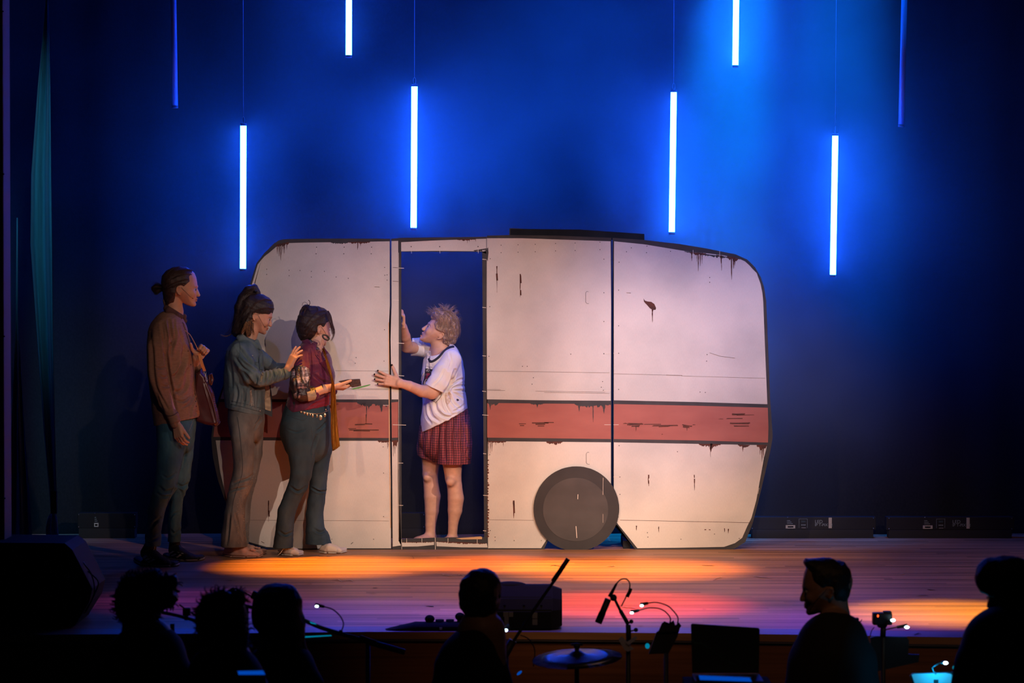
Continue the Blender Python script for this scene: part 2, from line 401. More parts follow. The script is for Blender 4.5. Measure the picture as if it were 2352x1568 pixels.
caravan = empty('caravan_flat', W(1130, 1264, 0.0) * 1.0, 'flat plywood cutout of a white caravan with red stripe, doorway and one wheel', 'scenery')
caravan.location.z = 0.0
TH = (0, 0.014, 0)
def panel(outer, name='panel'):
    bm = bmesh.new(); add_poly(bm, pl(outer, 0.0), TR, TH); return bm
def fin(bm, name='panel'):
    me = bpy.data.meshes.new(name); bm.to_mesh(me); bm.free(); return link(name, me, FM, caravan)

# ---- left panel
bm = panel([(584, 621), (590, 603), (608, 580), (630, 558), (640, 552), (651, 549), (700, 548), (771, 547.5), (896, 548), (896.5, 700), (893, 780), (896, 900), (897, 1100), (899, 1264.5), (800, 1264), (700, 1264.5), (640, 1262), (606, 1257), (575, 1248), (550, 1215), (520, 1160), (500, 1100), (489, 1050), (485, 1006), (494, 940), (541, 800), (572, 660)])
paint(bm, [(592, 607), (600, 597), (607, 589), (620, 579), (634, 567), (648, 562), (664, 558), (700, 557), (780, 556), (895, 554), (895.5, 700), (892, 780), (894.5, 860), (895, 917), (770, 917), (605, 916.5), (506, 916), (547, 800), (578, 655)], WH, 1)
paint(bm, [(504, 923), (605, 923), (770, 923.5), (895, 924), (896, 1005.5), (780, 1005), (605, 1004), (490, 1003), (495, 960)], RE, 1)
paint(bm, [(495.5, 1011), (605, 1011), (780, 1012), (896, 1012), (897.5, 1100), (898, 1258.7), (792, 1258.7), (701, 1259.8), (650, 1258.5), (612, 1255.5), (573, 1244.6), (556, 1215), (536, 1180), (520, 1144), (506, 1085)], WH, 1)
ragged(bm, 634, 664, 562, 556, 9, RU, 2, rg, [(637, 22, 3), (641, 28, 3), (645, 38, 3.5), (650, 22, 2.5), (653, 24, 3), (659, 16, 2.5)])
ragged(bm, 760, 800, 556, 556, 6, TR, 2, rg)
ragged(bm, 800, 850, 555.5, 555, 5, RU, 2.7, rg, [(822, 18, 4), (828, 10, 3)])
ragged(bm, 820, 872, 923.5, 924, 12, TR, 2, rg, [(842, 36, 3.5), (847, 16, 5)])
ragged(bm, 862, 894, 924, 924, 14, TR, 2.7, rg, [(876, 22, 9)])
ragged(bm, 868, 896, 1012, 1012, 6, RU, 2, rg, [(890, 18, 2.5), (893, 14, 2)])
for x0, x1, y in ((802, 870, 987), (800, 818, 984), (815, 838, 975), (838, 855, 973), (812, 850, 989)): stroke(bm, x0, y, x1, y+rg.uniform(-1, 1), rg.uniform(1.2, 3.4), RU, 2.2)
for x, y, ln in ((617, 1150, 48), (841, 952, 22)): drip(bm, x, y, 3, ln, RU, 2.2, rg)
stroke(bm, 617, 1172, 618, 1186, 3.6, RU, 2.4)
for x in (727, 790.5, 853.5): stroke(bm, x, 568, x-1, 582, 1.0, SN, 3); stroke(bm, x, 566.5, x, 568.5, 2, TR, 3.2); stroke(bm, x-1, 581.5, x-1, 583.5, 2, TR, 3.2)
for x, y in ((612.5, 618), (612.5, 630), (664, 620.5), (689, 621), (664, 633), (715, 636), (715, 623), (772, 636), (745, 623), (800, 639), (883.5, 614), (889, 631), (884, 632), (889, 643), (818, 821), (816, 834), (883, 757), (882, 829), (880, 1026), (881, 1086), (881, 1186), (858, 1238), (762, 1238)): stroke(bm, x-.8, y, x+.8, y, 1.8, TR, 3)
for y in (1087, 1187): stroke(bm, 881, y, 894, y+0.6, 0.8, SN, 3)
stroke(bm, 859, 1240, 860.5, 1251, 1.2, SN, 3); stroke(bm, 806, 1249, 811, 1245, 1.2, TR, 3); stroke(bm, 600, 1243, 607, 1247, 1.0, RU, 3)
stroke(bm, 860, 657, 873, 657.5, 1.8, SN, 3); stroke(bm, 860, 658.4, 872, 659, 0.9, TR, 3.2)
stroke(bm, 880, 930.5, 892, 930.5, 1.2, SN, 3)
for y, a, b_ in ((852, 770, 893), (893, 790, 893), (894.5, 660, 893)): stroke(bm, a, y-1, b_, y, 0.45, RU, 3)
stroke(bm, 575, 1194, 893, 1196, 0.5, RU, 3)
fin(bm)
# raw wooden edge of the hinge gap
bm = bmesh.new()
add_poly(bm, pl([(892, 740), (893.6, 740), (894.8, 860), (895.4, 1010), (897.2, 1140), (898, 1212), (896.5, 1212), (895.4, 1140), (893.2, 1010), (892.6, 860)], -0.003), 0, (0, 0.004, 0))
from_bm('wooden_edge', bm, M_rawwood, caravan)
# ---- door strip, header, sill and right jamb: one framed panel
bm = bmesh.new()
JL = [(898.5, 548), (921.5, 546), (921.5, 1239), (1111, 1236), (1107.5, 578), (921.5, 578), (921.5, 546), (1118, 543), (1120, 546), (1118, 578), (1117, 700), (1118, 1000), (1121, 1264), (1000, 1264), (940, 1265), (901, 1265.5), (900, 1100), (897.5, 900)]
add_poly(bm, pl([(898.5, 548), (921.5, 546), (922.5, 1240), (923, 1265), (901, 1265.5), (900, 1100), (897.5, 900), (895, 780), (898.3, 700)], 0.0), TR, TH)
add_poly(bm, pl([(921.5, 546), (1118, 543.5), (1118, 583), (1105, 578), (921.5, 578)], 0.0), TR, TH)
add_poly(bm, pl([(1107.5, 578), (1118, 578), (1117, 700), (1118, 1000), (1121, 1264), (1113, 1264), (1112, 1236)], 0.0), TR, TH)
add_poly(bm, pl([(922.5, 1238), (1000, 1234.5), (1112, 1233), (1113, 1264), (1000, 1264.5), (923, 1265)], 0.0), TR, TH)
paint(bm, [(899, 553.5), (914.5, 553), (915, 700), (915, 917), (899.5, 917), (898.5, 860), (897, 780), (899.5, 700)], WH, 1)
paint(bm, [(899, 924), (914.5, 922.5), (914, 1004.5), (900, 1005)], RE, 1)
paint(bm, [(900, 1012), (914, 1011), (914, 1100), (915, 1240), (921, 1248), (921, 1252), (902, 1255), (901, 1100)], WH, 1)
paint(bm, [(921.5, 556), (1000, 552), (1117, 548), (1117, 573), (1112, 577), (1000, 576), (921.5, 577)], WH, 1)
paint(bm, [(923, 1245), (960, 1244.5), (997, 1243.5), (997, 1251), (960, 1254.5), (924, 1255)], WH, 1)
paint(bm, [(1002, 1243), (1060, 1245), (1118, 1247), (1120, 1257), (1060, 1256.5), (1003, 1254)], WH, 1)
ragged(bm, 900, 914, 1012, 1011, 16, RU, 2, rg, [(903, 36, 2.5), (907, 30, 3), (911, 18, 2.5)])
ragged(bm, 923, 997, 1244.5, 1243.5, 3, RU, 2, rg); ragged(bm, 1002, 1118, 1243, 1247, 4, RU, 2, rg)
ragged(bm, 1050, 1092, 549.5, 548.5, 4, RU, 2, rg, [(1074, 9, 2), (1078, 7, 2), (1092, 6, 2)])
ragged(bm, 1088, 1121, 575, 570, 5, TR, 2, rg); paint(bm, [(1116.5, 578), (1121, 567), (1122, 580), (1120, 600), (1117, 592)], TR, 2.5)
for x in (944.5, 1010, 1098): stroke(bm, x, 566, x+.6, 582, 1.0, SN, 3); stroke(bm, x-.2, 565, x+.2, 567.5, 2, TR, 3.2)
for x in (934, 969, 1029, 1096): stroke(bm, x, 1236, x, 1247, 1.0, SN, 3)
stroke(bm, 999.5, 1234, 1000, 1264, 1.2, SN, 3); stroke(bm, 922.3, 1238, 923, 1264, 0.8, SN, 3)
for y in (615, 646.5, 689.5): stroke(bm, 902, y-1, 915.5, y, 0.9, SN if y > 680 else RU, 3)
for y in (615, 787.5, 862, 975): stroke(bm, 902 if y == 975 else 912, y, 932.5 if y == 975 else 928, y+1, 1.2, SN, 3)
for y in (1063, 1160): stroke(bm, 913, y, 926, y+0.3, 1.1, SN, 3)
stroke(bm, 915.5, 580, 916, 1240, 0.6, SN, 2.9)
for y in (595, 705.5, 816.5, 898, 952.5, 1041, 1137, 1218): stroke(bm, 1107.5 + (y > 1030)*2, y, 1122 if y == 952.5 or y == 1137 else 1116.5, y+1.0, 1.2, SN, 3)
fin(bm)
bm = bmesh.new(); add_poly(bm, pl([(1047, 1236), (1104, 1231.5), (1107.5, 1233), (1107, 1238), (1060, 1238.5)], -0.004), 0, (0, 0.004, 0)); from_bm('wooden_edge', bm, M_rawwood, caravan)
# ---- centre panel
bm = panel([(1118.5, 541), (1170, 539.5), (1280, 541), (1404, 546), (1405, 700), (1404.5, 880), (1404.5, 1204), (1324, 1250), (1259, 1241), (1249, 1262), (1245, 1264), (1121.5, 1264), (1119, 1000), (1117.6, 700)])
paint(bm, [(1118.2, 547), (1200, 547), (1345, 552), (1402.5, 554), (1403.5, 700), (1403, 880), (1403, 920), (1250, 919), (1118.6, 916.7), (1117.8, 700)], WH, 1)
paint(bm, [(1119, 925), (1250, 926.5), (1403, 927.5), (1403, 1008), (1250, 1006), (1119, 1004.6)], RE, 1)
paint(bm, [(1120.5, 1013), (1250, 1014), (1403, 1015.5), (1403, 1130), (1330, 1180), (1256, 1238), (1243, 1258.5), (1121, 1258.5), (1120, 1100)], WH, 1)
ragged(bm, 1120, 1145, 925, 925, 7, TR, 2, rg, [(1126, 16, 5)])
ragged(bm, 1218, 1250, 926, 926, 4, TR, 2, rg, [(1234, 10, 5)])
ragged(bm, 1320, 1403, 927, 927.5, 9, TR, 2, rg, [(1330, 18, 6), (1362, 42, 3.5), (1387, 22, 8)])
ragged(bm, 1118.5, 1163, 1013, 1013, 5, RU, 2, rg, [(1122, 34, 2), (1126, 28, 2), (1130, 24, 3), (1139, 9, 2), (1156, 12, 2)])
ragged(bm, 1255, 1292, 1014, 1014, 8, RU, 2, rg)
for i in range(26):
    y = 1058 + i*7; stroke(bm, 1118.5, y, 1120.5 + rg.uniform(0.2, 4), y + rg.uniform(-3, 3), rg.uniform(2, 5), RU, 2 + i*0.02)
drip(bm, 1141, 612, 3, 60, RU, 2, rg); stroke(bm, 1141, 628, 1142, 644, 4, RU, 2.4); drip(bm, 1195, 630, 3, 52, RU, 2, rg); stroke(bm, 1195.5, 632, 1196.5, 650, 3.4, RU, 2.4); stroke(bm, 1196, 666, 1196.5, 678, 2.6, RU, 2.5)
drip(bm, 1180, 1150, 5, 40, RU, 2, rg); stroke(bm, 1180, 1152, 1181, 1178, 4, RU, 2.4)
for x0, x1, y in ((1192, 1208, 973), (1194, 1204, 977), (1222, 1260, 971), (1230, 1252, 974), (1250, 1272, 970), (1235, 1250, 978)): stroke(bm, x0, y, x1, y, rg.uniform(1.5, 3.4), RU, 2.2)
for x, y1 in ((1151, 580), (1190, 579), (1229.5, 578), (1276, 576), (1321, 575), (1378, 573)):
    stroke(bm, x, y1-16, x, y1, 0.8, SN, 3); stroke(bm, x-.8, y1-17, x+.8, y1-17, 1.8, TR, 3.2); stroke(bm, x-.8, y1, x+.8, y1, 1.8, TR, 3.2)
for x, y in ((1126, 594), (1125, 704), (1123, 818), (1387, 595), (1387, 672), (1387, 738), (1387, 812), (1311, 813), (1225, 867), (1222, 882), (1200, 841), (1211, 841), (1384, 876), (1381, 889), (1386, 896), (1125, 1044), (1126, 1218), (1242, 1216), (1137, 1233), (1137, 1241), (1181, 1241), (1243, 1241)): stroke(bm, x-.9, y, x+.9, y, 1.8, TR, 3)
for y in (812, 897, 975): stroke(bm, 1386 if y < 970 else 1388, y, 1403, y, 0.9, SN, 3)
for cx, cyy, hh in ((1349.5, 683, 14), (1351, 1052, 14)):
    pts = [(cx-4, cyy-hh+3), (cx-1.5, cyy-hh), (cx+2, cyy-hh+.5)]; 
    for p, q in zip(pts, pts[1:]): stroke(bm, p[0], p[1], q[0], q[1], 0.7, TR, 3)
    stroke(bm, cx-4.3, cyy-hh+3, cx-4.3, cyy+hh-3, 0.8, TR, 3.1); stroke(bm, cx+4.6, cyy-hh+3, cx+4.6, cyy+hh-3, 0.5, SN, 3.1)
    stroke(bm, cx-4, cyy+hh-3, cx-1, cyy+hh, 0.7, TR, 3.2); stroke(bm, cx-1, cyy+hh, cx+3, cyy+hh, 0.7, TR, 3.3)
for y, a, b_ in ((852, 1118, 1400), (894, 1118, 1150), (896, 1118, 1160), (898, 1230, 1390), (901, 1250, 1400)): stroke(bm, a, y, b_, y+4*(b_-a)/300, 0.5, RU, 3)
stroke(bm, 1121, 1193, 1226, 1194.5, 0.5, RU, 3)
for x in (1136, 1181, 1242): stroke(bm, x, 1231, x, 1242, 1.0, SN, 3)
fin(bm)
# ---- right panel
bm = panel([(1407, 546), (1480, 551), (1560, 560), (1620, 570), (1690, 584), (1716, 596), (1734, 613), (1747, 636), (1755, 660), (1760, 691), (1764, 795), (1769, 918), (1772, 960), (1775, 1002), (1770, 1033), (1746, 1134), (1729, 1201), (1712, 1244), (1688, 1259.6), (1666, 1263.5), (1560, 1264.5), (1461, 1264), (1418, 1206), (1408.6, 1204), (1408.4, 880), (1408.6, 700)])
paint(bm, [(1410.5, 554), (1480, 561), (1553, 573), (1590, 579), (1620, 581), (1660, 586), (1697, 593.5), (1711, 600), (1721, 609), (1731, 620), (1738, 627), (1747, 652), (1751, 672), (1753, 691), (1757, 795), (1762.5, 928), (1600, 923), (1410, 919), (1410, 700)], WH, 1)
paint(bm, [(1410, 927.5), (1600, 931.5), (1763.5, 936), (1765, 980), (1764, 1016), (1600, 1011), (1410, 1008)], RE, 1)
paint(bm, [(1410, 1015.5), (1600, 1019), (1762, 1022), (1755, 1051), (1737, 1149), (1726, 1189), (1715, 1211), (1704.5, 1235), (1688, 1247), (1663, 1255.5), (1560, 1257.5), (1464, 1258.6), (1420, 1204), (1410, 1190)], WH, 1)
ragged(bm, 1572, 1700, 577, 594, 5, TR, 2, rg)
ragged(bm, 1584, 1622, 579, 582, 7, RU, 2.7, rg, [(1589, 20, 3.5), (1604, 42, 3), (1608, 30, 3), (1613, 24, 2.5), (1601, 20, 2)])
ragged(bm, 1645, 1662, 585, 588, 7, RU, 2.7, rg, [(1657, 34, 2.5), (1656, 18, 3)])
ragged(bm, 1670, 1695, 588, 593, 12, RU, 2.7, rg, [(1680, 52, 4.5), (1685, 26, 5), (1688, 18, 3)])
ragged(bm, 1605, 1655, 1019, 1020, 8, RU, 2, rg, [(1633, 18, 9), (1636, 10, 8), (1632, 30, 2)])
ragged(bm, 1695, 1722, 1021, 1022, 6, RU, 2, rg, [(1706, 16, 4)])
ragged(bm, 1738, 1762, 1022, 1022, 12, RU, 2, rg, [(1750, 38, 3), (1753, 30, 4), (1746, 22, 3)])
paint(bm, [(1478, 685), (1481, 690), (1487, 692), (1496, 693), (1503, 698), (1507, 707), (1506, 711), (1500, 712), (1493, 708), (1486, 700), (1482, 696), (1479, 692)], RU, 2)
drip(bm, 1499, 708, 4, 32, RU, 2.3, rg)
for x0, x1, y, wd in ((1430, 1444, 972, 3), (1440, 1478, 974, 6), (1450, 1470, 978, 5), (1478, 1520, 974, 2), (1497, 1558, 977, 4), (1512, 1540, 979, 4), (1565, 1590, 977, 6), (1568, 1586, 980, 5), (1590, 1600, 975, 2), (1680, 1712, 951, 5), (1690, 1735, 953, 2), (1666, 1706, 961, 2.4), (1650, 1662, 962, 1.6), (1676, 1724, 973, 7), (1684, 1722, 978, 3), (1518, 1525, 997, 3)):
    for k in range(3): stroke(bm, x0+rg.uniform(0, 5), y+rg.uniform(-wd/3, wd/3), x1-rg.uniform(0, 5), y+rg.uniform(-wd/3, wd/3), max(0.8, wd*0.4), RU, 2.2+k*0.1)
for x, y, ln in ((1461, 980, 10), (1578, 982, 7), (1489, 1098, 12), (1490, 1104, 12), (1595, 1100, 26), (1462, 1208, 10), (1513, 1210, 12), (1664, 1214, 8), (1673, 1215, 10)): drip(bm, x, y, 3, ln, RU, 2.5, rg)
stroke(bm, 1490, 1090, 1490, 1098, 3, RU, 2.6); stroke(bm, 1594.5, 1090, 1595, 1097, 2, RU, 2.6); stroke(bm, 1618, 1216, 1622, 1216, 2, RU, 2.6); stroke(bm, 1628, 1216, 1632, 1216.5, 1.6, RU, 2.6)
for x, y in ((1422, 602), (1421, 666), (1421, 748), (1421, 811), (1421, 894), (1439, 578), (1450, 569), (1486, 565), (1485, 580), (1540, 577), (1630, 637), (1630, 648), (1624, 814), (1623, 829), (1608, 900), (1620, 901), (1422, 1023), (1424, 1095), (1424, 1135), (1556, 1037), (1488, 1233), (1564, 1238), (1641, 1226), (1698, 1236), (1487, 1223), (1420, 1187)): stroke(bm, x-.9, y, x+.9, y, 1.8, TR, 3)
for y in (811, 975, 1095, 1135): stroke(bm, 1409, y, 1421, y, 0.9, SN, 3)
stroke(bm, 1439, 672, 1449, 672.5, 0.8, RU, 3); stroke(bm, 1410, 858, 1565, 862, 0.5, RU, 3); stroke(bm, 1530, 861, 1567, 862, 0.9, RU, 3.1); stroke(bm, 1565, 863, 1757, 868.5, 0.45, RU, 3)
stroke(bm, 1630, 810, 1655, 818, 0.6, RU, 3); stroke(bm, 1655, 818, 1688, 822, 0.6, RU, 3.1); stroke(bm, 1424, 1194, 1729, 1200, 0.8, RU, 3)
stroke(bm, 1592, 574, 1592, 588, 0.8, SN, 3); stroke(bm, 1653, 575, 1653, 590, 0.8, SN, 3)
stroke(bm, 1743.5, 1120, 1741, 1134, 0.7, SN, 3); stroke(bm, 1750, 800, 1751, 800, .6, SN, 3)
fin(bm)
# roof rail behind the top edge
bm = bmesh.new()
add_poly(bm, pl([(1170, 525), (1330, 527), (1480, 537), (1480, 552), (1170, 545)], 0.03), 0, (0, 0.02, 0)); from_bm('rear_panel', bm, M_velvet, caravan)
bm = bmesh.new(); add_poly(bm, pl([(1170, 524), (1172, 524), (1172, 545), (1170, 545)], 0.026), 0, (0, 0.003, 0)); add_poly(bm, pl([(1172, 524), (1200, 525), (1200, 526), (1172, 525.5)], 0.026), 0, (0, 0.003, 0)); from_bm('staple_line', bm, M_hub, caravan)
# wheel
bm = bmesh.new()
def disc(cx, cyy, rx, ry, n=64, jit=0.0): return [(cx + (rx+rg.uniform(-jit, jit))*math.cos(2*math.pi*k/n), cyy + (ry+rg.uniform(-jit, jit))*math.sin(2*math.pi*k/n)) for k in range(n)]
add_poly(bm, pl(disc(1323.8, 1168, 98.3, 97.2, 72, 0.25), -0.022), 0, (0, 0.014, 0))
wheel = from_bm('wheel', bm, M_tyre, caravan)
bm = bmesh.new(); add_poly(bm, pl(disc(1322, 1170, 75, 73, 60, 0.2), -0.0245), 0, (0, 0.002, 0)); hub = from_bm('hub', bm, M_hub, wheel)
for x0, y0, x1, y1, wd in ((1327.5, 1135, 1327, 1146, 1.4), (1323, 1208, 1325, 1235, 1.6), (1385.5, 1097, 1385, 1136, 0.7), (1385, 1180, 1385, 1200, 0.5)):
    dx, dy = x1-x0, y1-y0; l = math.hypot(dx, dy); nx, ny = -dy/l*wd/2, dx/l*wd/2; bm = bmesh.new()
    add_poly(bm, pl([(x0+nx, y0+ny), (x1+nx, y1+ny), (x1-nx, y1-ny), (x0-nx, y0-ny)], -0.0265), 0, (0, 0.0015, 0)); from_bm('scratch', bm, M_staple, hub)
# bracing behind: stage jacks and battens holding the flat upright
for px in (640, 860, 1200, 1440, 1660):
    a = W(px, 1200, 0.03); bm = bmesh.new(); add_box(bm, (a.x, 0.035, 0.95), (0.045, 0.04, 1.75 if px != 1660 else 1.5)); br = from_bm('brace', bm, M_velvet, caravan)
    bm = bmesh.new(); add_box(bm, (a.x, 0.25, 0.025), (0.045, 0.40, 0.05)); from_bm('foot', bm, M_velvet, br)
    d = Vector((0, 0.40, -1.1)); bm = bmesh.new(); add_box(bm, (a.x, 0.25, 0.60), (0.04, 0.04, d.length), rot=d.to_track_quat('Z', 'Y').to_matrix()); from_bm('strut', bm, M_velvet, br)

# ================================================================ hanging LED tubes
TUBE_ON = emis('tube_blue_glow', (0.0085, 0.085, 1.0), 140.0)
M_glass = mat('frosted_tube', (0.20, 0.35, 0.62), 0.25, spec=0.6)
M_tubecap = mat('tube_cap', (0.10, 0.13, 0.2), 0.4)
M_wire = mat('hanging_wire', (0.35, 0.42, 0.6), 0.4, metal=0.4)
YT = 0.52
def led_tube(x0, y0, x1, y1, lit, label, wire_top=None, YT=0.52, wd=6.9):
    a, b_ = W(x0, y0, YT), W(x1, y1, YT)
    t = empty('led_tube', b_, label, 'light', 'hanging LED tubes')
    r = wd*mpp(YT); ax = (b_ - a).normalized()
    bm = bmesh.new(); add_tube(bm, [a + ax*0.0, b_ - ax*0.012], r, 20)
    from_bm('glowing_tube' if lit else 'frosted_tube', bm, TUBE_ON if lit else M_glass, t)
    for p, s in ((a, -1), (b_, 0)):
        bm = bmesh.new(); q = p - ax*0.016 if s < 0 else p - ax*0.012
        add_tube(bm, [q, q + ax*0.016], r*1.04, 20); from_bm('end_cap', bm, M_tubecap, t)
    top = a - ax*0.016
    bm = bmesh.new(); lp = [top + Vector((0.008*math.sin(k*math.pi/6), 0, 0.022 - 0.022*math.cos(k*math.pi/6))) for k in range(13)]
    add_tube(bm, lp, 0.0014, 6); from_bm('hook', bm, M_steel, t)
    wt = Vector((top.x + (wire_top or 0)*mpp(YT), YT, 6.2)); wb = top + Vector((0, 0, 0.044))
    tube_obj('hanging_wire', [wb, wb + (wt-wb)*0.02, wt], 0.0016, M_wire, t, 6)
led_tube(397, -84, 402, 247, False, 'unlit frosted tube hanging at the far left, lower end in view', YT=0.55)
led_tube(559, 289, 558, 621, True, 'lit blue-white tube hanging beside the rounded front end of the caravan', 0)
led_tube(802, -200, 801, 131, True, 'lit blue-white tube cut by the top border, above the seated group of three')
led_tube(952, 199, 950, 527, True, 'lit blue-white tube hanging just above the caravan doorway', 2)
led_tube(1547.5, 212, 1543, 537, True, 'lit blue-white tube hanging just above the right panel of the caravan')
led_tube(1693, -175, 1689, 154, True, 'lit blue-white tube cut by the top border, above the right panel')
led_tube(1918.5, 312, 1913, 635, True, 'lit blue-white tube hanging lowest, right of the caravan', 6)
led_tube(2078, -40, 2070, 290, False, 'unlit frosted tube hanging at the far right, lower end in view', YT=0.55)
for o in list(bpy.data.objects):
    if o.get('label', '').startswith('lit blue-white tube cut by the top border, above the seated'): o['label'] = 'lit blue-white tube cut by the top border, left of the one above the doorway'

# ================================================================ haze
def haze(name, c, s, dens):
    bm = bmesh.new(); add_box(bm, c, s)
    m = bpy.data.materials.new(name); m.use_nodes = True; nt = m.node_tree; nt.nodes.clear(); N = nt.nodes; L = nt.links
    o = N.new('ShaderNodeOutputMaterial'); v = N.new('ShaderNodeVolumeScatter')
    v.inputs['Anisotropy'].default_value = 0.0; v.inputs['Color'].default_value = (0.9, 0.95, 1, 1)
    tc = N.new('ShaderNodeTexCoord'); nz = N.new('ShaderNodeTexNoise'); nz.inputs['Scale'].default_value = 0.75; nz.inputs['Detail'].default_value = 3; nz.inputs['Roughness'].default_value = 0.45
    mp = N.new('ShaderNodeMapping'); mp.inputs['Location'].default_value = (3.1, 0, 0.7); L.new(tc.outputs['Object'], mp.inputs[0]); L.new(mp.outputs[0], nz.inputs['Vector'])
    r = N.new('ShaderNodeMapRange'); r.inputs['From Min'].default_value = 0.36; r.inputs['From Max'].default_value = 0.68; r.inputs['To Min'].default_value = 0.25*dens; r.inputs['To Max'].default_value = 2.0*dens
    L.new(nz.outputs[0], r.inputs[0])
    sx = N.new('ShaderNodeSeparateXYZ'); L.new(tc.outputs['Object'], sx.inputs[0])
    r2 = N.new('ShaderNodeMapRange'); r2.interpolation_type = 'SMOOTHSTEP'; r2.inputs['From Min'].default_value = 0.2; r2.inputs['From Max'].default_value = 1.9; r2.inputs['To Min'].default_value = 0.12; r2.inputs['To Max'].default_value = 1.0
    L.new(sx.outputs['Z'], r2.inputs[0])
    mu = N.new('ShaderNodeMath'); mu.operation = 'MULTIPLY'; L.new(r.outputs[0], mu.inputs[0]); L.new(r2.outputs[0], mu.inputs[1]); 
    # smoke has drifted towards the right of centre
    g1 = N.new('ShaderNodeMapRange'); g1.interpolation_type = 'SMOOTHSTEP'; g1.inputs['From Min'].default_value = -2.6; g1.inputs['From Max'].default_value = 0.6; g1.inputs['To Min'].default_value = 0.22; g1.inputs['To Max'].default_value = 1.0; L.new(sx.outputs['X'], g1.inputs[0])
    g2 = N.new('ShaderNodeMapRange'); g2.interpolation_type = 'SMOOTHSTEP'; g2.inputs['From Min'].default_value = 1.9; g2.inputs['From Max'].default_value = 3.4; g2.inputs['To Min'].default_value = 1.0; g2.inputs['To Max'].default_value = 0.12; L.new(sx.outputs['X'], g2.inputs[0])
    g3 = N.new('ShaderNodeMapRange'); g3.interpolation_type = 'SMOOTHSTEP'; g3.inputs['From Min'].default_value = 2.6; g3.inputs['From Max'].default_value = 3.9; g3.inputs['To Min'].default_value = 1.0; g3.inputs['To Max'].default_value = 0.45; L.new(sx.outputs['Z'], g3.inputs[0])
    for g_ in (g1, g2, g3):
        m2 = N.new('ShaderNodeMath'); m2.operation = 'MULTIPLY'; L.new(mu.outputs[0], m2.inputs[0]); L.new(g_.outputs[0], m2.inputs[1]); mu = m2
    L.new(mu.outputs[0], v.inputs['Density'])
    nt.links.new(v.outputs[0], o.inputs['Volume'])
    return from_bm(name, bm, m)
hz = haze('haze', (0, 0.545, 3.0), (13.4, 0.97, 5.9), 0.27)
tag(hz, 'thin stage smoke glowing blue between the caravan and the back cloth', 'haze', kind='stuff')
cy.volume_step_rate = 1.0; cy.volume_max_steps = 64
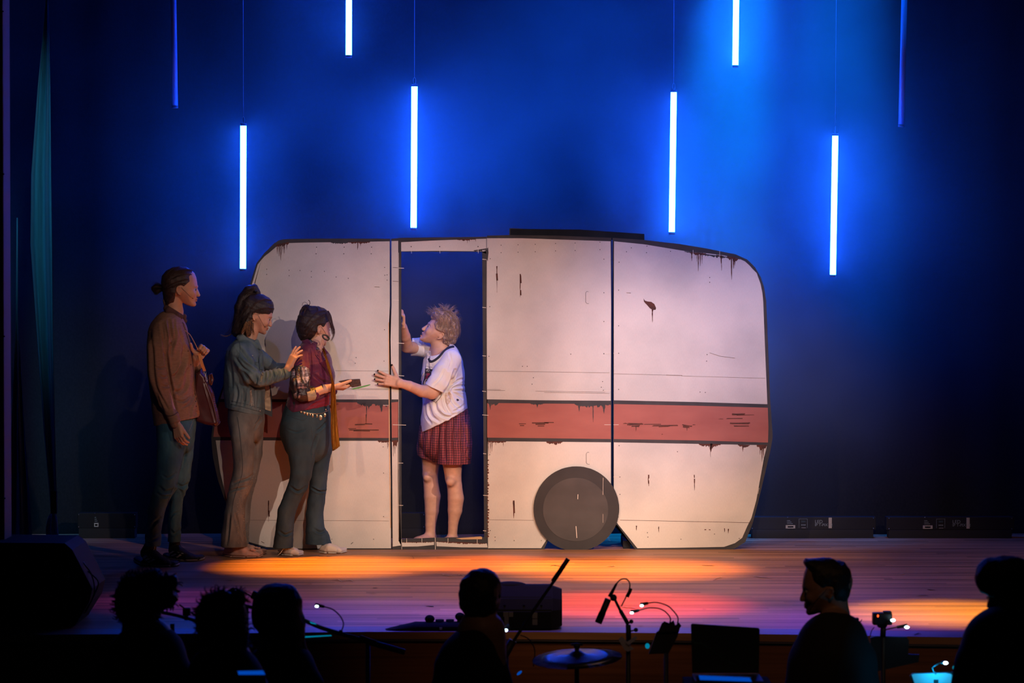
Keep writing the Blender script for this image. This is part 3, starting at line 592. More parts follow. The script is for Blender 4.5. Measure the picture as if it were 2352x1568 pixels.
# ================================================================ smooth solid modelling (signed distance + surface nets)
def V3(p): return np.array([p[0], p[1], p[2]], np.float32)
class Solid:
    def __init__(s, lo, hi, h):
        s.h = h; s.lo = V3(lo) - 3*h; hi = V3(hi) + 3*h
        s.n = np.ceil((hi - s.lo)/h).astype(int) + 1
        s.d = np.full(s.n, 0.05, np.float32)
    def box(s, lo, hi):
        a = np.clip(np.floor((V3(lo) - s.lo)/s.h).astype(int), 0, s.n); b = np.clip(np.ceil((V3(hi) - s.lo)/s.h).astype(int)+1, 0, s.n)
        sl = tuple(slice(int(i), int(j)) for i, j in zip(a, b))
        ax = [s.lo[i] + s.h*np.arange(a[i], b[i], dtype=np.float32) for i in range(3)]
        return sl, ax[0][:, None, None], ax[1][None, :, None], ax[2][None, None, :]
    def merge(s, sl, d, k):
        if 0 in d.shape: return
        o = s.d[sl]; d = d.astype(np.float32)
        if k > 0:
            hh = np.clip(0.5 + 0.5*(o - d)/k, 0, 1); s.d[sl] = o*(1-hh) + d*hh - k*hh*(1-hh)
        else: s.d[sl] = np.minimum(o, d)
    def carve(s, sl, d, k):
        o = s.d[sl]; hh = np.clip(0.5 - 0.5*(o + d)/max(k, 1e-6), 0, 1); s.d[sl] = o*(1-hh) - d*hh + k*hh*(1-hh)
    def seg(s, a, b, ra, rb, k=0.01, sub=False):
        """ra, rb: (in-picture-plane half width, depth half width) at both ends"""
        a, b = V3(a), V3(b); ra = ra if isinstance(ra, tuple) else (ra, ra); rb = rb if isinstance(rb, tuple) else (rb, rb)
        m = max(ra + rb) + k + 2*s.h + 0.004
        sl, X, Y, Z = s.box(np.minimum(a, b) - m, np.maximum(a, b) + m)
        ax = b - a; L = float(np.linalg.norm(ax))
        if L < 1e-5: return
        ax = ax/L
        u = np.cross(ax, [0, 1, 0]); 
        if np.linalg.norm(u) < 0.15: u = np.cross(ax, [1, 0, 0])
        u = u/np.linalg.norm(u); v = np.cross(u, ax)
        px, py, pz = X-a[0], Y-a[1], Z-a[2]
        t = px*ax[0]+py*ax[1]+pz*ax[2]; tc = np.clip(t/L, 0, 1)
        A = ra[0]+(rb[0]-ra[0])*tc; B = ra[1]+(rb[1]-ra[1])*tc; cap = np.minimum(A, B)
        du = px*u[0]+py*u[1]+pz*u[2]; dv = px*v[0]+py*v[1]+pz*v[2]; dw = t - tc*L
        n = np.sqrt((du/A)**2 + (dv/B)**2 + (dw/cap)**2); d = (n-1)*cap
        (s.carve if sub else s.merge)(sl, d, k)
    def chain(s, pts, rs, k=0.01):
        for i in range(len(pts)-1): s.seg(pts[i], pts[i+1], rs[i], rs[i+1], k if i == 0 else max(k*0.5, 0.003))
    def ball(s, c, r, k=0.01, rot=None, sub=False):
        c = V3(c); r = np.array(r if isinstance(r, (tuple, list)) else (r, r, r), np.float32); m = r.max() + k + 2*s.h
        sl, X, Y, Z = s.box(c - m, c + m); px, py, pz = X-c[0], Y-c[1], Z-c[2]
        if rot is not None:
            M = np.array(rot.transposed(), np.float32)
            px, py, pz = (M[0][0]*px+M[0][1]*py+M[0][2]*pz, M[1][0]*px+M[1][1]*py+M[1][2]*pz, M[2][0]*px+M[2][1]*py+M[2][2]*pz)
        d = (np.sqrt((px/r[0])**2+(py/r[1])**2+(pz/r[2])**2)-1)*r.min()
        (s.carve if sub else s.merge)(sl, d, k)
    def puff(s, frame, poly, Wd, D, k=0.01, taper=None, c=0.0, sub=False, region=None):
        """profile outline (in a head frame) given body: half width grows inwards from the outline"""
        O, ex, ey, ez, sc_ = frame
        P = np.array(poly, np.float32); mx = max(np.abs(P).max(), Wd+abs(c))*sc_
        cn = np.array([(P[:, 0].min()+P[:, 0].max())/2, (P[:, 1].min()+P[:, 1].max())/2])
        cw = O + (ex*cn[0] + ey*cn[1] + ez*c)*sc_; rad = (np.hypot(P[:, 0]-cn[0], P[:, 1]-cn[1]).max())*sc_; m = math.hypot(rad, Wd*sc_)*0.98 + k + 2*s.h
        sl, X, Y, Z = s.box(cw - m, cw + m); X, Y, Z = X-O[0], Y-O[1], Z-O[2]
        x = (X*ex[0]+Y*ex[1]+Z*ex[2])/sc_; y = (X*ey[0]+Y*ey[1]+Z*ey[2])/sc_; z = (X*ez[0]+Y*ez[1]+Z*ez[2])/sc_ - c
        d2 = np.full(x.shape, 1e9, np.float32); ins = np.zeros(x.shape, bool); n = len(P)
        for i in range(n):
            a = P[i]; b = P[(i+1) % n]; e = b-a; l2 = float(e@e) + 1e-12
            t = np.clip(((x-a[0])*e[0]+(y-a[1])*e[1])/l2, 0, 1)
            np.minimum(d2, (x-a[0]-t*e[0])**2+(y-a[1]-t*e[1])**2, out=d2)
            if a[1] != b[1]:
                ins ^= ((a[1] > y) != (b[1] > y)) & (x < (b[0]-a[0])*(y-a[1])/(b[1]-a[1])+a[0])
        dist = np.sqrt(d2); q = np.clip(dist/D, 0, 1); hw = Wd*np.sqrt(np.clip(1-(1-q)**2, 0, 1))
        if taper is not None: hw = hw*taper(x, y)
        az = np.abs(z); inside = (az - hw)*0.75
        # cheaper true-ish distance near the rim
        inside = np.maximum(inside, -dist); outside = np.sqrt(d2 + np.maximum(az, 0)**2)
        d = np.where(ins, inside, outside)*sc_
        if region is not None:
            P = np.array(region, np.float32); r2 = np.full(x.shape, 1e9, np.float32); ri = np.zeros(x.shape, bool); n = len(P)
            for i in range(n):
                a = P[i]; b = P[(i+1) % n]; e = b-a; l2 = float(e@e) + 1e-12
                t = np.clip(((x-a[0])*e[0]+(y-a[1])*e[1])/l2, 0, 1); np.minimum(r2, (x-a[0]-t*e[0])**2+(y-a[1]-t*e[1])**2, out=r2)
                if a[1] != b[1]: ri ^= ((a[1] > y) != (b[1] > y)) & (x < (b[0]-a[0])*(y-a[1])/(b[1]-a[1])+a[0])
            rd = np.where(ri, -np.sqrt(r2), np.sqrt(r2))*sc_; kk = 0.006
            hh = np.clip(0.5 - 0.5*(rd - d)/kk, 0, 1); d = rd*(1-hh) + d*hh + kk*hh*(1-hh)
        (s.carve if sub else s.merge)(sl, d, k)
    def below(s, z):   # keep what is above z (flat hem)
        Z = (s.lo[2] + s.h*np.arange(s.n[2], dtype=np.float32))[None, None, :]
        s.d = np.maximum(s.d, z - Z)
    def cutplane(s, p, nrm, k=0.0):
        """remove the side nrm points to"""
        nrm = V3(nrm)/np.linalg.norm(V3(nrm)); p = V3(p)
        ax = [s.lo[i] + s.h*np.arange(s.n[i], dtype=np.float32) for i in range(3)]
        s.d = np.maximum(s.d, (ax[0][:, None, None]-p[0])*nrm[0] + (ax[1][None, :, None]-p[1])*nrm[1] + (ax[2][None, None, :]-p[2])*nrm[2])
    def mesh(s):
        for q in (s.d[0], s.d[-1], s.d[:, 0], s.d[:, -1], s.d[:, :, -1]):
            if (q < 0).any(): print('CUT BY BOUNDS', s.lo, (s.d[0] < 0).any(), (s.d[-1] < 0).any(), (s.d[:, 0] < 0).any(), (s.d[:, -1] < 0).any(), (s.d[:, :, -1] < 0).any()); break
        s.d[:, :, 0] = np.maximum(s.d[:, :, 0], 0.001)
        d = s.d; ins = d < 0; n = ins.shape
        # cells holding the surface
        c = np.zeros((n[0]-1, n[1]-1, n[2]-1), np.uint8)
        for i in (0, 1):
            for j in (0, 1):
                for k in (0, 1): c += ins[i:n[0]-1+i, j:n[1]-1+j, k:n[2]-1+k]
        cells = np.argwhere((c > 0) & (c < 8)); del c
        idx = np.full((n[0]-1, n[1]-1, n[2]-1), -1, np.int32); idx[tuple(cells.T)] = np.arange(len(cells))
        acc = np.zeros((len(cells), 3), np.float32); cnt = np.zeros(len(cells), np.float32)
        corner = {(i, j, k): d[cells[:, 0]+i, cells[:, 1]+j, cells[:, 2]+k] for i in (0, 1) for j in (0, 1) for k in (0, 1)}
        for axis in range(3):
            for o1 in (0, 1):
                for o2 in (0, 1):
                    a = [0, 0, 0]; oth = [q for q in range(3) if q != axis]; a[oth[0]] = o1; a[oth[1]] = o2; b = list(a); b[axis] = 1
                    da, db = corner[tuple(a)], corner[tuple(b)]; m = (da < 0) != (db < 0)
                    t = np.where(m, da/np.where(m, da-db, 1), 0)
                    p = np.tile(np.array(a, np.float32), (len(cells), 1)); p[:, axis] = t
                    acc += p*m[:, None]; cnt += m
        v = s.lo + s.h*(cells + acc/np.maximum(cnt, 1)[:, None])
        F = []
        for axis in range(3):
            o1, o2 = [q for q in range(3) if q != axis]
            sa = [slice(1, n[0]-1), slice(1, n[1]-1), slice(1, n[2]-1)]; sb = list(sa); sa[axis] = slice(0, n[axis]-1); sb[axis] = slice(1, n[axis])
            A = ins[tuple(sa)]; B = ins[tuple(sb)]; e = np.argwhere(A != B)
            off = np.array([1, 1, 1]); off[axis] = 0; e = e + off
            flip = ins[tuple(e.T)]
            q = []
            for (x1, x2) in ((0, 0), (-1, 0), (-1, -1), (0, -1)):
                g = e.copy(); g[:, o1] += x1; g[:, o2] += x2; q.append(idx[tuple(g.T)])
            q = np.stack(q, 1)
            if axis == 1: flip = ~flip
            q[~flip] = q[~flip][:, ::-1]
            F.append(q)
        F = np.concatenate(F); F = F[(F >= 0).all(1)]
        return v.astype(np.float32), F
def biggest(v, f):
    lab = np.arange(len(v))
    for _ in range(400):
        m = lab[f].min(1); new = lab.copy()
        for i in range(4): np.minimum.at(new, f[:, i], m)
        new = new[new]
        if (new == lab).all(): break
        lab = new
    u, c = np.unique(lab, return_counts=True)
    if len(u) == 1: return v, f
    keep = lab == u[c.argmax()]; idx = np.cumsum(keep) - 1
    return v[keep], idx[f[keep[f[:, 0]]]]
def normals(v, f):
    n = np.cross(v[f[:, 2]]-v[f[:, 0]], v[f[:, 3]]-v[f[:, 1]]); N = np.zeros_like(v)
    for i in range(4): np.add.at(N, f[:, i], n)
    return N/np.maximum(np.linalg.norm(N, axis=1), 1e-9)[:, None]
def relax(v, f, it=2, w=0.5):
    for _ in range(it):
        S = np.zeros_like(v); c = np.zeros(len(v), np.float32)
        for i in range(4):
            np.add.at(S, f[:, i], v[f[:, (i+1) % 4]] + v[f[:, (i+3) % 4]]); np.add.at(c, f[:, i], 2)
        v = v*(1-w) + S/np.maximum(c, 1)[:, None]*w
    return v
def crease(v, f, Y0, lines, side=-1):
    """cloth folds: lines = ([(px,py)...], width px, depth px); + depth digs in, - raises a ridge; side -1 = the side facing the hall"""
    N = normals(v, f); P = np.array([[q for q in [0, 0]]]);
    t = DC + v[:, 1]; 
    # project to picture coordinates to find where the fold runs
    xx, yy, zz = v[:, 0], v[:, 1]+DC, v[:, 2]-HC
    dep = yy*CP - zz*SP; up = yy*SP + zz*CP
    px = 1176 + FPX*xx/dep; py = 784 - FPX*up/dep
    D = np.zeros(len(v), np.float32); face = (N[:, 1]*side > -0.15)
    for pts, wd, dp in lines:
        pts = smooth_path([tuple(p) for p in pts], 4) if len(pts) > 2 else [np.array(p, float) for p in pts]
        best = np.full(len(v), 1e9, np.float32); bt = np.zeros(len(v), np.float32); nn = len(pts)-1
        for i in range(nn):
            a, b = pts[i], pts[i+1]; e = b-a; l2 = float(e@e)+1e-9
            tt = np.clip(((px-a[0])*e[0]+(py-a[1])*e[1])/l2, 0, 1)
            d2 = (px-a[0]-tt*e[0])**2+(py-a[1]-tt*e[1])**2
            m = d2 < best; best = np.where(m, d2, best); bt = np.where(m, (i+tt)/nn, bt)
        env = np.clip(np.sin(np.pi*np.clip(bt, 0.04, 0.96)), 0, 1)**0.6
        r = best/(wd*wd)
        D += 1.3*dp*env*(np.exp(-r) - 0.45*np.exp(-(np.sqrt(best)-1.9*wd)**2/(wd*wd)))
    return v - N*(D*mpp(Y0)*face)[:, None]
def rough(v, f, amp, sc1, amp2=0, sc2=0, stretch=(1, 1, 1)):
    """random cloth unevenness"""
    N = normals(v, f); n = mnoise.noise; out = np.empty(len(v), np.float32); s = stretch
    for i, p in enumerate(v.tolist()):
        a = n((p[0]*sc1*s[0], p[1]*sc1*s[1], p[2]*sc1*s[2]))*amp
        if amp2: a += n((p[0]*sc2*s[0], p[1]*sc2*s[1], p[2]*sc2*s[2]))*amp2
        out[i] = a
    return v + N*out[:, None]
def solid_obj(S, name, mats, parent, post=None, it=1, mi=None, big=False):
    v, f = S.mesh()
    if big: v, f = biggest(v, f)
    v = relax(v, f, it)
    if post: v = post(v, f)
    m = mi(v[f].mean(1)) if mi is not None else None
    return from_vf(name, v, f, mats, parent, True, m)
# ================================================================ figure helpers
from mathutils.bvhtree import BVHTree
def skin_mat(name, col, lip, nail=None):
    m = mat(name, col, 0.48, spec=0.35, noise=((40, 40, 40), tuple(c*0.86 for c in col), 0.7, 3), bump=((90, 90, 90), 0.12, 0.001))
    b = m.node_tree.nodes['Principled BSDF']; b.inputs['Subsurface Weight'].default_value = 0.0
    return m
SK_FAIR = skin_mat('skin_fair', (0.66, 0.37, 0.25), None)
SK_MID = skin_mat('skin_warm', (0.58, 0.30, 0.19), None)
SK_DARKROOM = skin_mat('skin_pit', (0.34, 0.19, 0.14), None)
M_lip = mat('lips', (0.36, 0.11, 0.09), 0.4)
M_eyew = mat('eye_white', (0.42, 0.38, 0.36), 0.2)
M_iris = mat('iris_dark', (0.03, 0.035, 0.04), 0.15)
M_nail = mat('black_nail_polish', (0.01, 0.01, 0.012), 0.15)
M_teeth = mat('teeth', (0.8, 0.78, 0.74), 0.25)
def hair_mat(name, a, b_):
    return mat(name, a, 0.5, spec=0.4, noise=((260, 260, 18), b_, 1.0, 3), bump=((320, 320, 14), 0.8, 0.003))
H_BROWN = hair_mat('hair_brown', (0.075, 0.035, 0.028), (0.028, 0.013, 0.011))
H_DARK = hair_mat('hair_dark_brown', (0.036, 0.020, 0.018), (0.014, 0.009, 0.010))
H_BLOND = hair_mat('hair_blond', (0.50, 0.33, 0.22), (0.15, 0.085, 0.07))
H_TIPS = hair_mat('hair_light_ends', (0.32, 0.17, 0.08), (0.13, 0.07, 0.04))
H_BLACK = hair_mat('hair_black', (0.02, 0.016, 0.018), (0.01, 0.008, 0.01))

def frame(px, py, Y, hpx, facing=1, pitch=0.0, yaw=0.0, roll=0.0):
    """head frame at the near ear: ex forward, ey up, ez sideways to the near side"""
    ex = Vector((facing, 0, 0)); ey = Vector((0, 0, 1)); ez = Vector((0, -1, 0))
    M = Matrix.Identity(3)
    def rot(axis, ang):
        q = Matrix.Rotation(ang, 3, axis)
        return q
    s = facing
    q = rot(Vector((0, 0, 1)), R(yaw)*s)                          # yaw + : turns the face away from the hall
    ex, ey, ez = q @ ex, q @ ey, q @ ez
    ax = ex.cross(ey); q = Matrix.Rotation(R(pitch), 3, ax); ex, ey, ez = q @ ex, q @ ey, q @ ez
    q = Matrix.Rotation(R(roll), 3, ex); ey, ez = q @ ey, q @ ez
    sc_ = hpx*mpp(Y); near = W(px, py, Y)
    O = near - ez*0.30*sc_
    f = lambda v: np.array(v, np.float32)
    return (f(O), f(ex), f(ey), f(ez), sc_)
def fp(fr, x, y, z): return Vector([float(q) for q in (fr[0] + (fr[1]*x + fr[2]*y + fr[3]*z)*fr[4])])
SKULL = [(-.02, .57), (.15, .57), (.29, .53), (.39, .44), (.435, .33), (.455, .20), (.465, .11), (.45, .05), (.437, 0), (.437, -.08), (.435, -.15), (.425, -.20), (.412, -.25), (.398, -.30), (.395, -.36), (.36, -.405), (.28, -.415), (.17, -.375), (.05, -.29), (-.06, -.22), (-.2, -.22), (-.34, -.1), (-.42, .06), (-.435, .2), (-.40, .36), (-.30, .48), (-.16, .55)]
NOSE = [(.43, .075), (.462, .04), (.488, -.02), (.516, -.09), (.530, -.125), (.524, -.148), (.50, -.165), (.46, -.175), (.42, -.15), (.42, 0)]
def jaw_taper(x, y):
    t = np.clip((0.02 - y)/0.42, 0, 1); return 1 - 0.36*t*t*(3-2*t) - 0.10*np.clip((y-.2)/.4, 0, 1)
def head_solid(S, fr, male=True, mouth_open=0.0):
    h = fr[4]
    S.puff(fr, SKULL, 0.325, 0.33, 0.004, jaw_taper)
    S.puff(fr, NOSE, 0.058, 0.055, 0.006*1.2)
    for z in (-1, 1):
        S.ball(fp(fr, .478, -.135, .040*z), .034*h, 0.004)                                   # nostril wing
        S.ball(fp(fr, .37, .03, .125*z), (.055*h, .055*h, .06*h), 0.012, sub=True)             # eye socket
        S.ball(fp(fr, .335, .022, .128*z), .068*h, 0.004)                                      # lids over the eyeball
        S.seg(fp(fr, .445, .092, .03*z), fp(fr, .38, .098, .19*z), .026*h, .018*h, 0.010)        # brow ridge
        S.ball(fp(fr, .33, -.09, .17*z), (.07*h, .07*h, .07*h), 0.02)                            # cheekbone
        # ear: rim, lobe, inner bowl
        S.ball(fp(fr, -.015, .0, .295*z), (.055*h, .03*h, .085*h), 0.006)
        pts = [fp(fr, .045, .02, .30*z), fp(fr, .03, .075, .325*z), fp(fr, -.015, .095, .34*z), fp(fr, -.06, .075, .345*z), fp(fr, -.072, .02, .345*z), fp(fr, -.055, -.04, .335*z), fp(fr, -.02, -.085, .32*z), fp(fr, .01, -.10, .305*z)]
        S.chain(pts, [.014*h]*6 + [.018*h, .020*h], 0.003)
        S.ball(fp(fr, -.012, .005, .35*z), (.030*h, .022*h, .045*h), 0.003, sub=True)
    S.seg(fp(fr, .418, -.222, -.06), fp(fr, .418, -.222, .06), .018*h, .018*h, 0.005)
    S.seg(fp(fr, .444, -.218, -.02), fp(fr, .444, -.218, .02), .016*h, .016*h, 0.006)
    S.seg(fp(fr, .428, -.272 - mouth_open, -.035), fp(fr, .428, -.272 - mouth_open, .035), .020*h, .020*h, 0.006)
    S.seg(fp(fr, .455, -.245 - mouth_open/2, -.075), fp(fr, .455, -.245 - mouth_open/2, .075), (.006 + mouth_open*.5)*h, (.006 + mouth_open*.5)*h, 0.004, sub=True)
    S.ball(fp(fr, .365, -.365, 0), (.05*h, .05*h, .045*h), 0.012)                               # chin
def face_mi(fr, mouth_open=0.0):
    O, ex, ey, ez, h = fr
    def f(c):
        q = (c - O)/h; x, y, z = q@ex, q@ey, q@ez
        return ((x > .405) & (np.abs(y + .247 + mouth_open/2) < .030 + mouth_open*.6 - .10*np.abs(z)) & (np.abs(z) < .095)).astype(np.int32)
    return f
def face_parts(fr, body, brow_mat, open_eye=True):
    h = fr[4]
    for z in (-1, 1):
        bm = bmesh.new(); add_ball(bm, fp(fr, .368, .018, .132*z), .054*h); eye = from_bm('eye', bm, M_eyew, body)
        bm = bmesh.new(); add_ball(bm, fp(fr, .400, .014, .138*z), .031*h, seg=12, rings=8); from_bm('iris', bm, M_iris, eye)
        for (yy, xx) in ((.046, .400), (-.012, .398)):
            pts = [fp(fr, xx - .035 + .035*math.sin(math.pi*t), yy - (0.018 if yy > 0 else -0.012)*(1-math.sin(math.pi*t)), (.085 + .095*t)*z) for t in (0, .2, .4, .6, .8, 1)]
            tube_obj('eyelid', pts, .0085*h, M_iris if yy > 0 else body.data.materials[0], body, 6)
        pts = [fp(fr, .452 - .05*t, .105 + .018*math.sin(math.pi*t), (.04 + .15*t)*z) for t in (0, .25, .5, .75, 1)]
        tube_obj('eyebrow', pts, [.010*h, .014*h, .014*h, .011*h, .006*h], brow_mat, body, 6)
def hand_solid(S, wrist, d, n, thumb_side, L=0.185, curl=(10, 15, 10), curls=None, spread=6.0, thumb=(0.6, 25), tips=None, k=0.004):
    """d: where the fingers point, n: where the palm looks, thumb_side: +1/-1"""
    wrist = Vector(wrist); d = Vector(d).normalized(); n = (Vector(n) - d*Vector(n).dot(d)).normalized(); s = d.cross(n)*thumb_side
    u = L/0.185; rec = []
    p0 = wrist; p1 = wrist + d*0.088*u
    for q in (-0.027, -0.009, 0.009, 0.027):
        S.seg(p0 + s*q*0.62*u, p1 + s*q*u - n*0.002, 0.0135*u, 0.0115*u, 0.008)
    S.ball(p0 + d*0.035*u + s*0.022*u + n*0.006*u, 0.017*u, 0.008); S.ball(p0 + d*0.03*u - s*0.02*u + n*0.005*u, 0.014*u, 0.008)
    fl = (0.070, 0.079, 0.074, 0.058); off = (0.028, 0.0095, -0.009, -0.0265); rad = (0.0088, 0.009, 0.0085, 0.0075); back = (0.0, 0.004, 0.0, -0.008)
    for i in range(4):
        c = curls[i] if curls else curl
        p = p1 + s*off[i]*u + d*back[i]*u; ang = 0.0; sp = R(spread)*(1.5-i)
        dd = (d*math.cos(sp) + s*math.sin(sp)).normalized(); r = rad[i]*u; nodes = [p - dd*0.012*u]; rr = [r*1.1]
        for j, fr_ in enumerate((0.45, 0.30, 0.25)):
            ang += R(c[j]); q = dd*math.cos(ang) + n*math.sin(ang)
            nodes += [p, p + q*fl[i]*fr_*u*0.5, p + q*fl[i]*fr_*u]; rr += [r*(1.10 - j*0.08), r*(0.98 - j*0.08), r*(1.0 - j*0.10)]; p = p + q*fl[i]*fr_*u
        S.chain(nodes, rr, k); rec.append((nodes[-1] - (dd*math.sin(-ang) + n*math.cos(ang))*r*0.5, r))
    # thumb leaves the side of the palm near its base
    a, flex = thumb; tb = wrist + d*0.022*u + s*0.024*u + n*0.004*u
    q = (d*math.cos(a) + s*math.sin(a) + n*0.25).normalized(); t1 = tb + q*0.042*u
    ax = s.cross(d).normalized()*(-1); q2 = (q*math.cos(R(flex)) + (d*0.6 + n*0.5).normalized()*math.sin(R(flex))).normalized(); t2 = t1 + q2*0.032*u; t3 = t2 + q2*0.024*u
    S.chain([tb, t1, t2, t3], [0.0145*u, 0.0112*u, 0.0102*u, 0.0085*u], 0.006); rec.append((t3 - n*0.004*u, 0.0085*u))
    if tips is not None: tips.extend(rec)
    return rec
def rows(S, rw, Yc, dh, k=0.01):
    """stack of horizontal slices: (py, xl, xr[, depth half[, Y]])"""
    P = []; Q = []
    for r in rw:
        y, a, b_ = r[:3]; D = r[3] if len(r) > 3 and r[3] else dh; Y = r[4] if len(r) > 4 else Yc
        P.append(W((a+b_)/2, y, Y)); Q.append(((b_-a)/2*mpp(Y), D))
    S.chain(P, Q, k)
def bounds(x0, x1, y0, y1, Ya, Yb_):
    a = W(x0, y1, (Ya+Yb_)/2); b_ = W(x1, y0, (Ya+Yb_)/2); return (a.x, Ya, max(a.z, -0.01)), (b_.x, Yb_, b_.z)
def limb(S, pts, k=0.012):
    """pts: (px,py,Y,radius px[,depth radius px])"""
    P = [W(p[0], p[1], p[2]) for p in pts]; Q = [(p[3]*mpp(p[2]), (p[4] if len(p) > 4 else p[3])*mpp(p[2])) for p in pts]
    S.chain(P, Q, k)
_bvh = {}
def bvh_of(o):
    if o.name not in _bvh:
        me = o.data; _bvh[o.name] = BVHTree.FromPolygons([v.co for v in me.vertices], [p.vertices for p in me.polygons])
    return _bvh[o.name]
CAMP = Vector((0, -DC, HC))
def onto(px, py, targets, lift, Ydef):
    w_ = W(px, py, 0.0); d = (w_ - CAMP).normalized(); best = None
    for t in targets:
        hit = bvh_of(t).ray_cast(CAMP, d, 40)
        if hit[0] is not None and (best is None or hit[3] < best[3]): best = hit
    if best is None: return W(px, py, Ydef) if Ydef is not None else None
    return best[0] + best[1].normalized()*lift if best[1].dot(d) < 0 else best[0] - d*lift
def patch(name, polys, targets, m, parent, lift=0.002, Ydef=None, cuts=2):
    """cloth patch / print laid over the surface it sits on"""
    if not isinstance(targets, (list, tuple)): targets = [targets]
    bm = bmesh.new()
    for poly in polys:
        vs = [bm.verts.new((a, b_, 0)) for a, b_ in poly]; bm.faces.new(vs)
    bmesh.ops.triangulate(bm, faces=bm.faces)
    for _ in range(cuts): bmesh.ops.subdivide_edges(bm, edges=bm.edges, cuts=1, use_grid_fill=True)
    kill = []
    for v in bm.verts:
        p = onto(v.co.x, v.co.y, targets, lift, Ydef)
        if p is None: kill.append(v)
        else: v.co = p
    bmesh.ops.delete(bm, geom=kill, context='VERTS')
    me = bpy.data.meshes.new(name); bm.to_mesh(me); bm.free(); return link(name, me, m, parent)
def seam(name, pts, wpx, targets, m, parent, lift=0.002, Ydef=None, n=5, r=None):
    """raised line following the surface below it"""
    if not isinstance(targets, (list, tuple)): targets = [targets]
    P = smooth_path(pts, n) if len(pts) > 2 else smooth_path([pts[0], ((pts[0][0]+pts[1][0])/2, (pts[0][1]+pts[1][1])/2), pts[1]], n)
    Q = [onto(p[0], p[1], targets, lift, Ydef) for p in P]; Q = [q for q in Q if q is not None]
    runs = [[]]
    for q in Q:
        if runs[-1] and (abs(q.y - runs[-1][-1].y) > 0.03 or (q - runs[-1][-1]).length > 0.08): runs.append([])
        runs[-1].append(q)
    Q = max(runs, key=len)
    if len(Q) < 2: return None
    bm = bmesh.new(); rr = wpx/2*0.0027
    add_tube(bm, Q, rr, 6); me = bpy.data.meshes.new(name); bm.to_mesh(me); bm.free(); return link(name, me, m, parent)
def strands(name, guides, n, jit, rad, m, parent, seed=1, wav=0.0, on=None, Yd=None, lift=.003):
    """locks of hair: guides = lists of world points"""
    rr = random.Random(seed); bm = bmesh.new()
    for g in guides:
        if on:
            g = [onto(q[0], q[1], on, lift, None) for q in g]; g = [q for q in g if q is not None]
            if len(g) < 3: continue
        P = smooth_path([tuple(p) for p in g], 4)
        for _ in range(n):
            o = np.array([rr.gauss(0, jit), rr.gauss(0, jit*0.8), rr.gauss(0, jit)]); ph = rr.uniform(0, 6); k2 = rr.uniform(.7, 1.3)
            Q = []
            for i, p in enumerate(P):
                t = i/(len(P)-1); w_ = wav*math.sin(ph + t*9*k2)
                Q.append(Vector(p + o*(0.4 + 0.9*t) + np.array([w_, w_*0.5, 0])))
            add_tube(bm, Q, [rad*(1-0.75*(i/(len(Q)-1))**2) for i in range(len(Q))], 5)
    me = bpy.data.meshes.new(name); bm.to_mesh(me); bm.free()
    return link(name, me, m, parent)
def hair_groove(fr, amp=0.0025, f=38, k_=0.4):
    """grooves running back over the skull"""
    O, ex, ey, ez, h = fr
    def post(v, fc):
        N = normals(v, fc); q = (v - O)/h; y = q@ey; z = q@ez; x = q@ex
        g = np.sin((y*0.8 + np.abs(z)*1.0 + 0.12*np.sin(x*7))*f + 1.5*np.sin(x*5 + z*4)) + 0.5*np.sin(y*f*2.3 + x*9)
        return v + N*(g*amp*k_)[:, None]
    return post

FACE = [(.10, -.33), (.20, -.38), (.30, -.41), (.39, -.38), (.40, -.2), (.42, 0), (.44, .12)]
def hair_cap(H, fr, top, line, Wd=.352, D=.33, k=.004):
    """top: outline from the front hairline over the crown down to the nape; line: hairline back from the nape to the front"""
    tp = lambda x, y: 1 - 0.30*np.clip((-0.05-y)/0.4, 0, 1) - 0.06*np.clip((y-.25)/.4, 0, 1)
    H.puff(fr, top + FACE, Wd, D, k, tp, region=top + line)
# ================================================================ the four players on stage
VO = 0.003
denim = lambda name, a, b_: mat(name, a, 0.85, spec=0.2, noise=((14, 14, 7), b_, 1.0, 6), bump=((500, 500, 260), 0.5, 0.0015))
M_shirt = mat('brown_shirt_cloth', (0.30, 0.155, 0.10), 0.8, spec=0.2, noise=((40, 40, 160), (0.24, 0.12, 0.08), 0.9, 3), bump=((300, 300, 300), 0.3, 0.001))
M_shirtd = mat('dark_collar_cloth', (0.085, 0.035, 0.03), 0.85)
M_jeansblue = denim('blue_denim', (0.032, 0.095, 0.145), (0.062, 0.165, 0.225))
M_jeansdark = denim('dark_denim', (0.028, 0.052, 0.072), (0.048, 0.082, 0.105))
M_jeansgrey = denim('grey_denim', (0.10, 0.104, 0.106), (0.20, 0.20, 0.19))
M_jacket = denim('washed_denim', (0.075, 0.125, 0.15), (0.17, 0.225, 0.245))
M_jseam = mat('denim_seam', (0.05, 0.065, 0.08), 0.9)
M_jfade = mat('denim_fade', (0.33, 0.33, 0.30), 0.9, noise=((60, 60, 60), (0.14, 0.13, 0.12), 1.0, 3))
M_leather = mat('oxblood_leather', (0.075, 0.016, 0.016), 0.35, spec=0.6, noise=((12, 12, 12), (0.07, 0.015, 0.014), 0.9), bump=((60, 60, 60), 0.3, 0.001))
M_strap = mat('tan_leather', (0.62, 0.26, 0.09), 0.45)
M_soleW = mat('cream_sole', (0.42, 0.33, 0.27), 0.6)
M_shoeB = mat('black_knit', (0.018, 0.018, 0.02), 0.8, bump=((400, 400, 400), 0.4, 0.001))
M_stripeW = mat('white_stripe', (0.72, 0.68, 0.64), 0.5)
M_pink = mat('blush_suede', (0.58, 0.33, 0.26), 0.6)
M_canvas = mat('white_canvas', (0.74, 0.66, 0.56), 0.7, bump=((300, 300, 300), 0.3, 0.001))
M_burg = mat('burgundy_velvet', (0.115, 0.010, 0.052), 0.7, sheen=0.25, noise=((20, 20, 20), (0.08, 0.008, 0.04), 0.9))
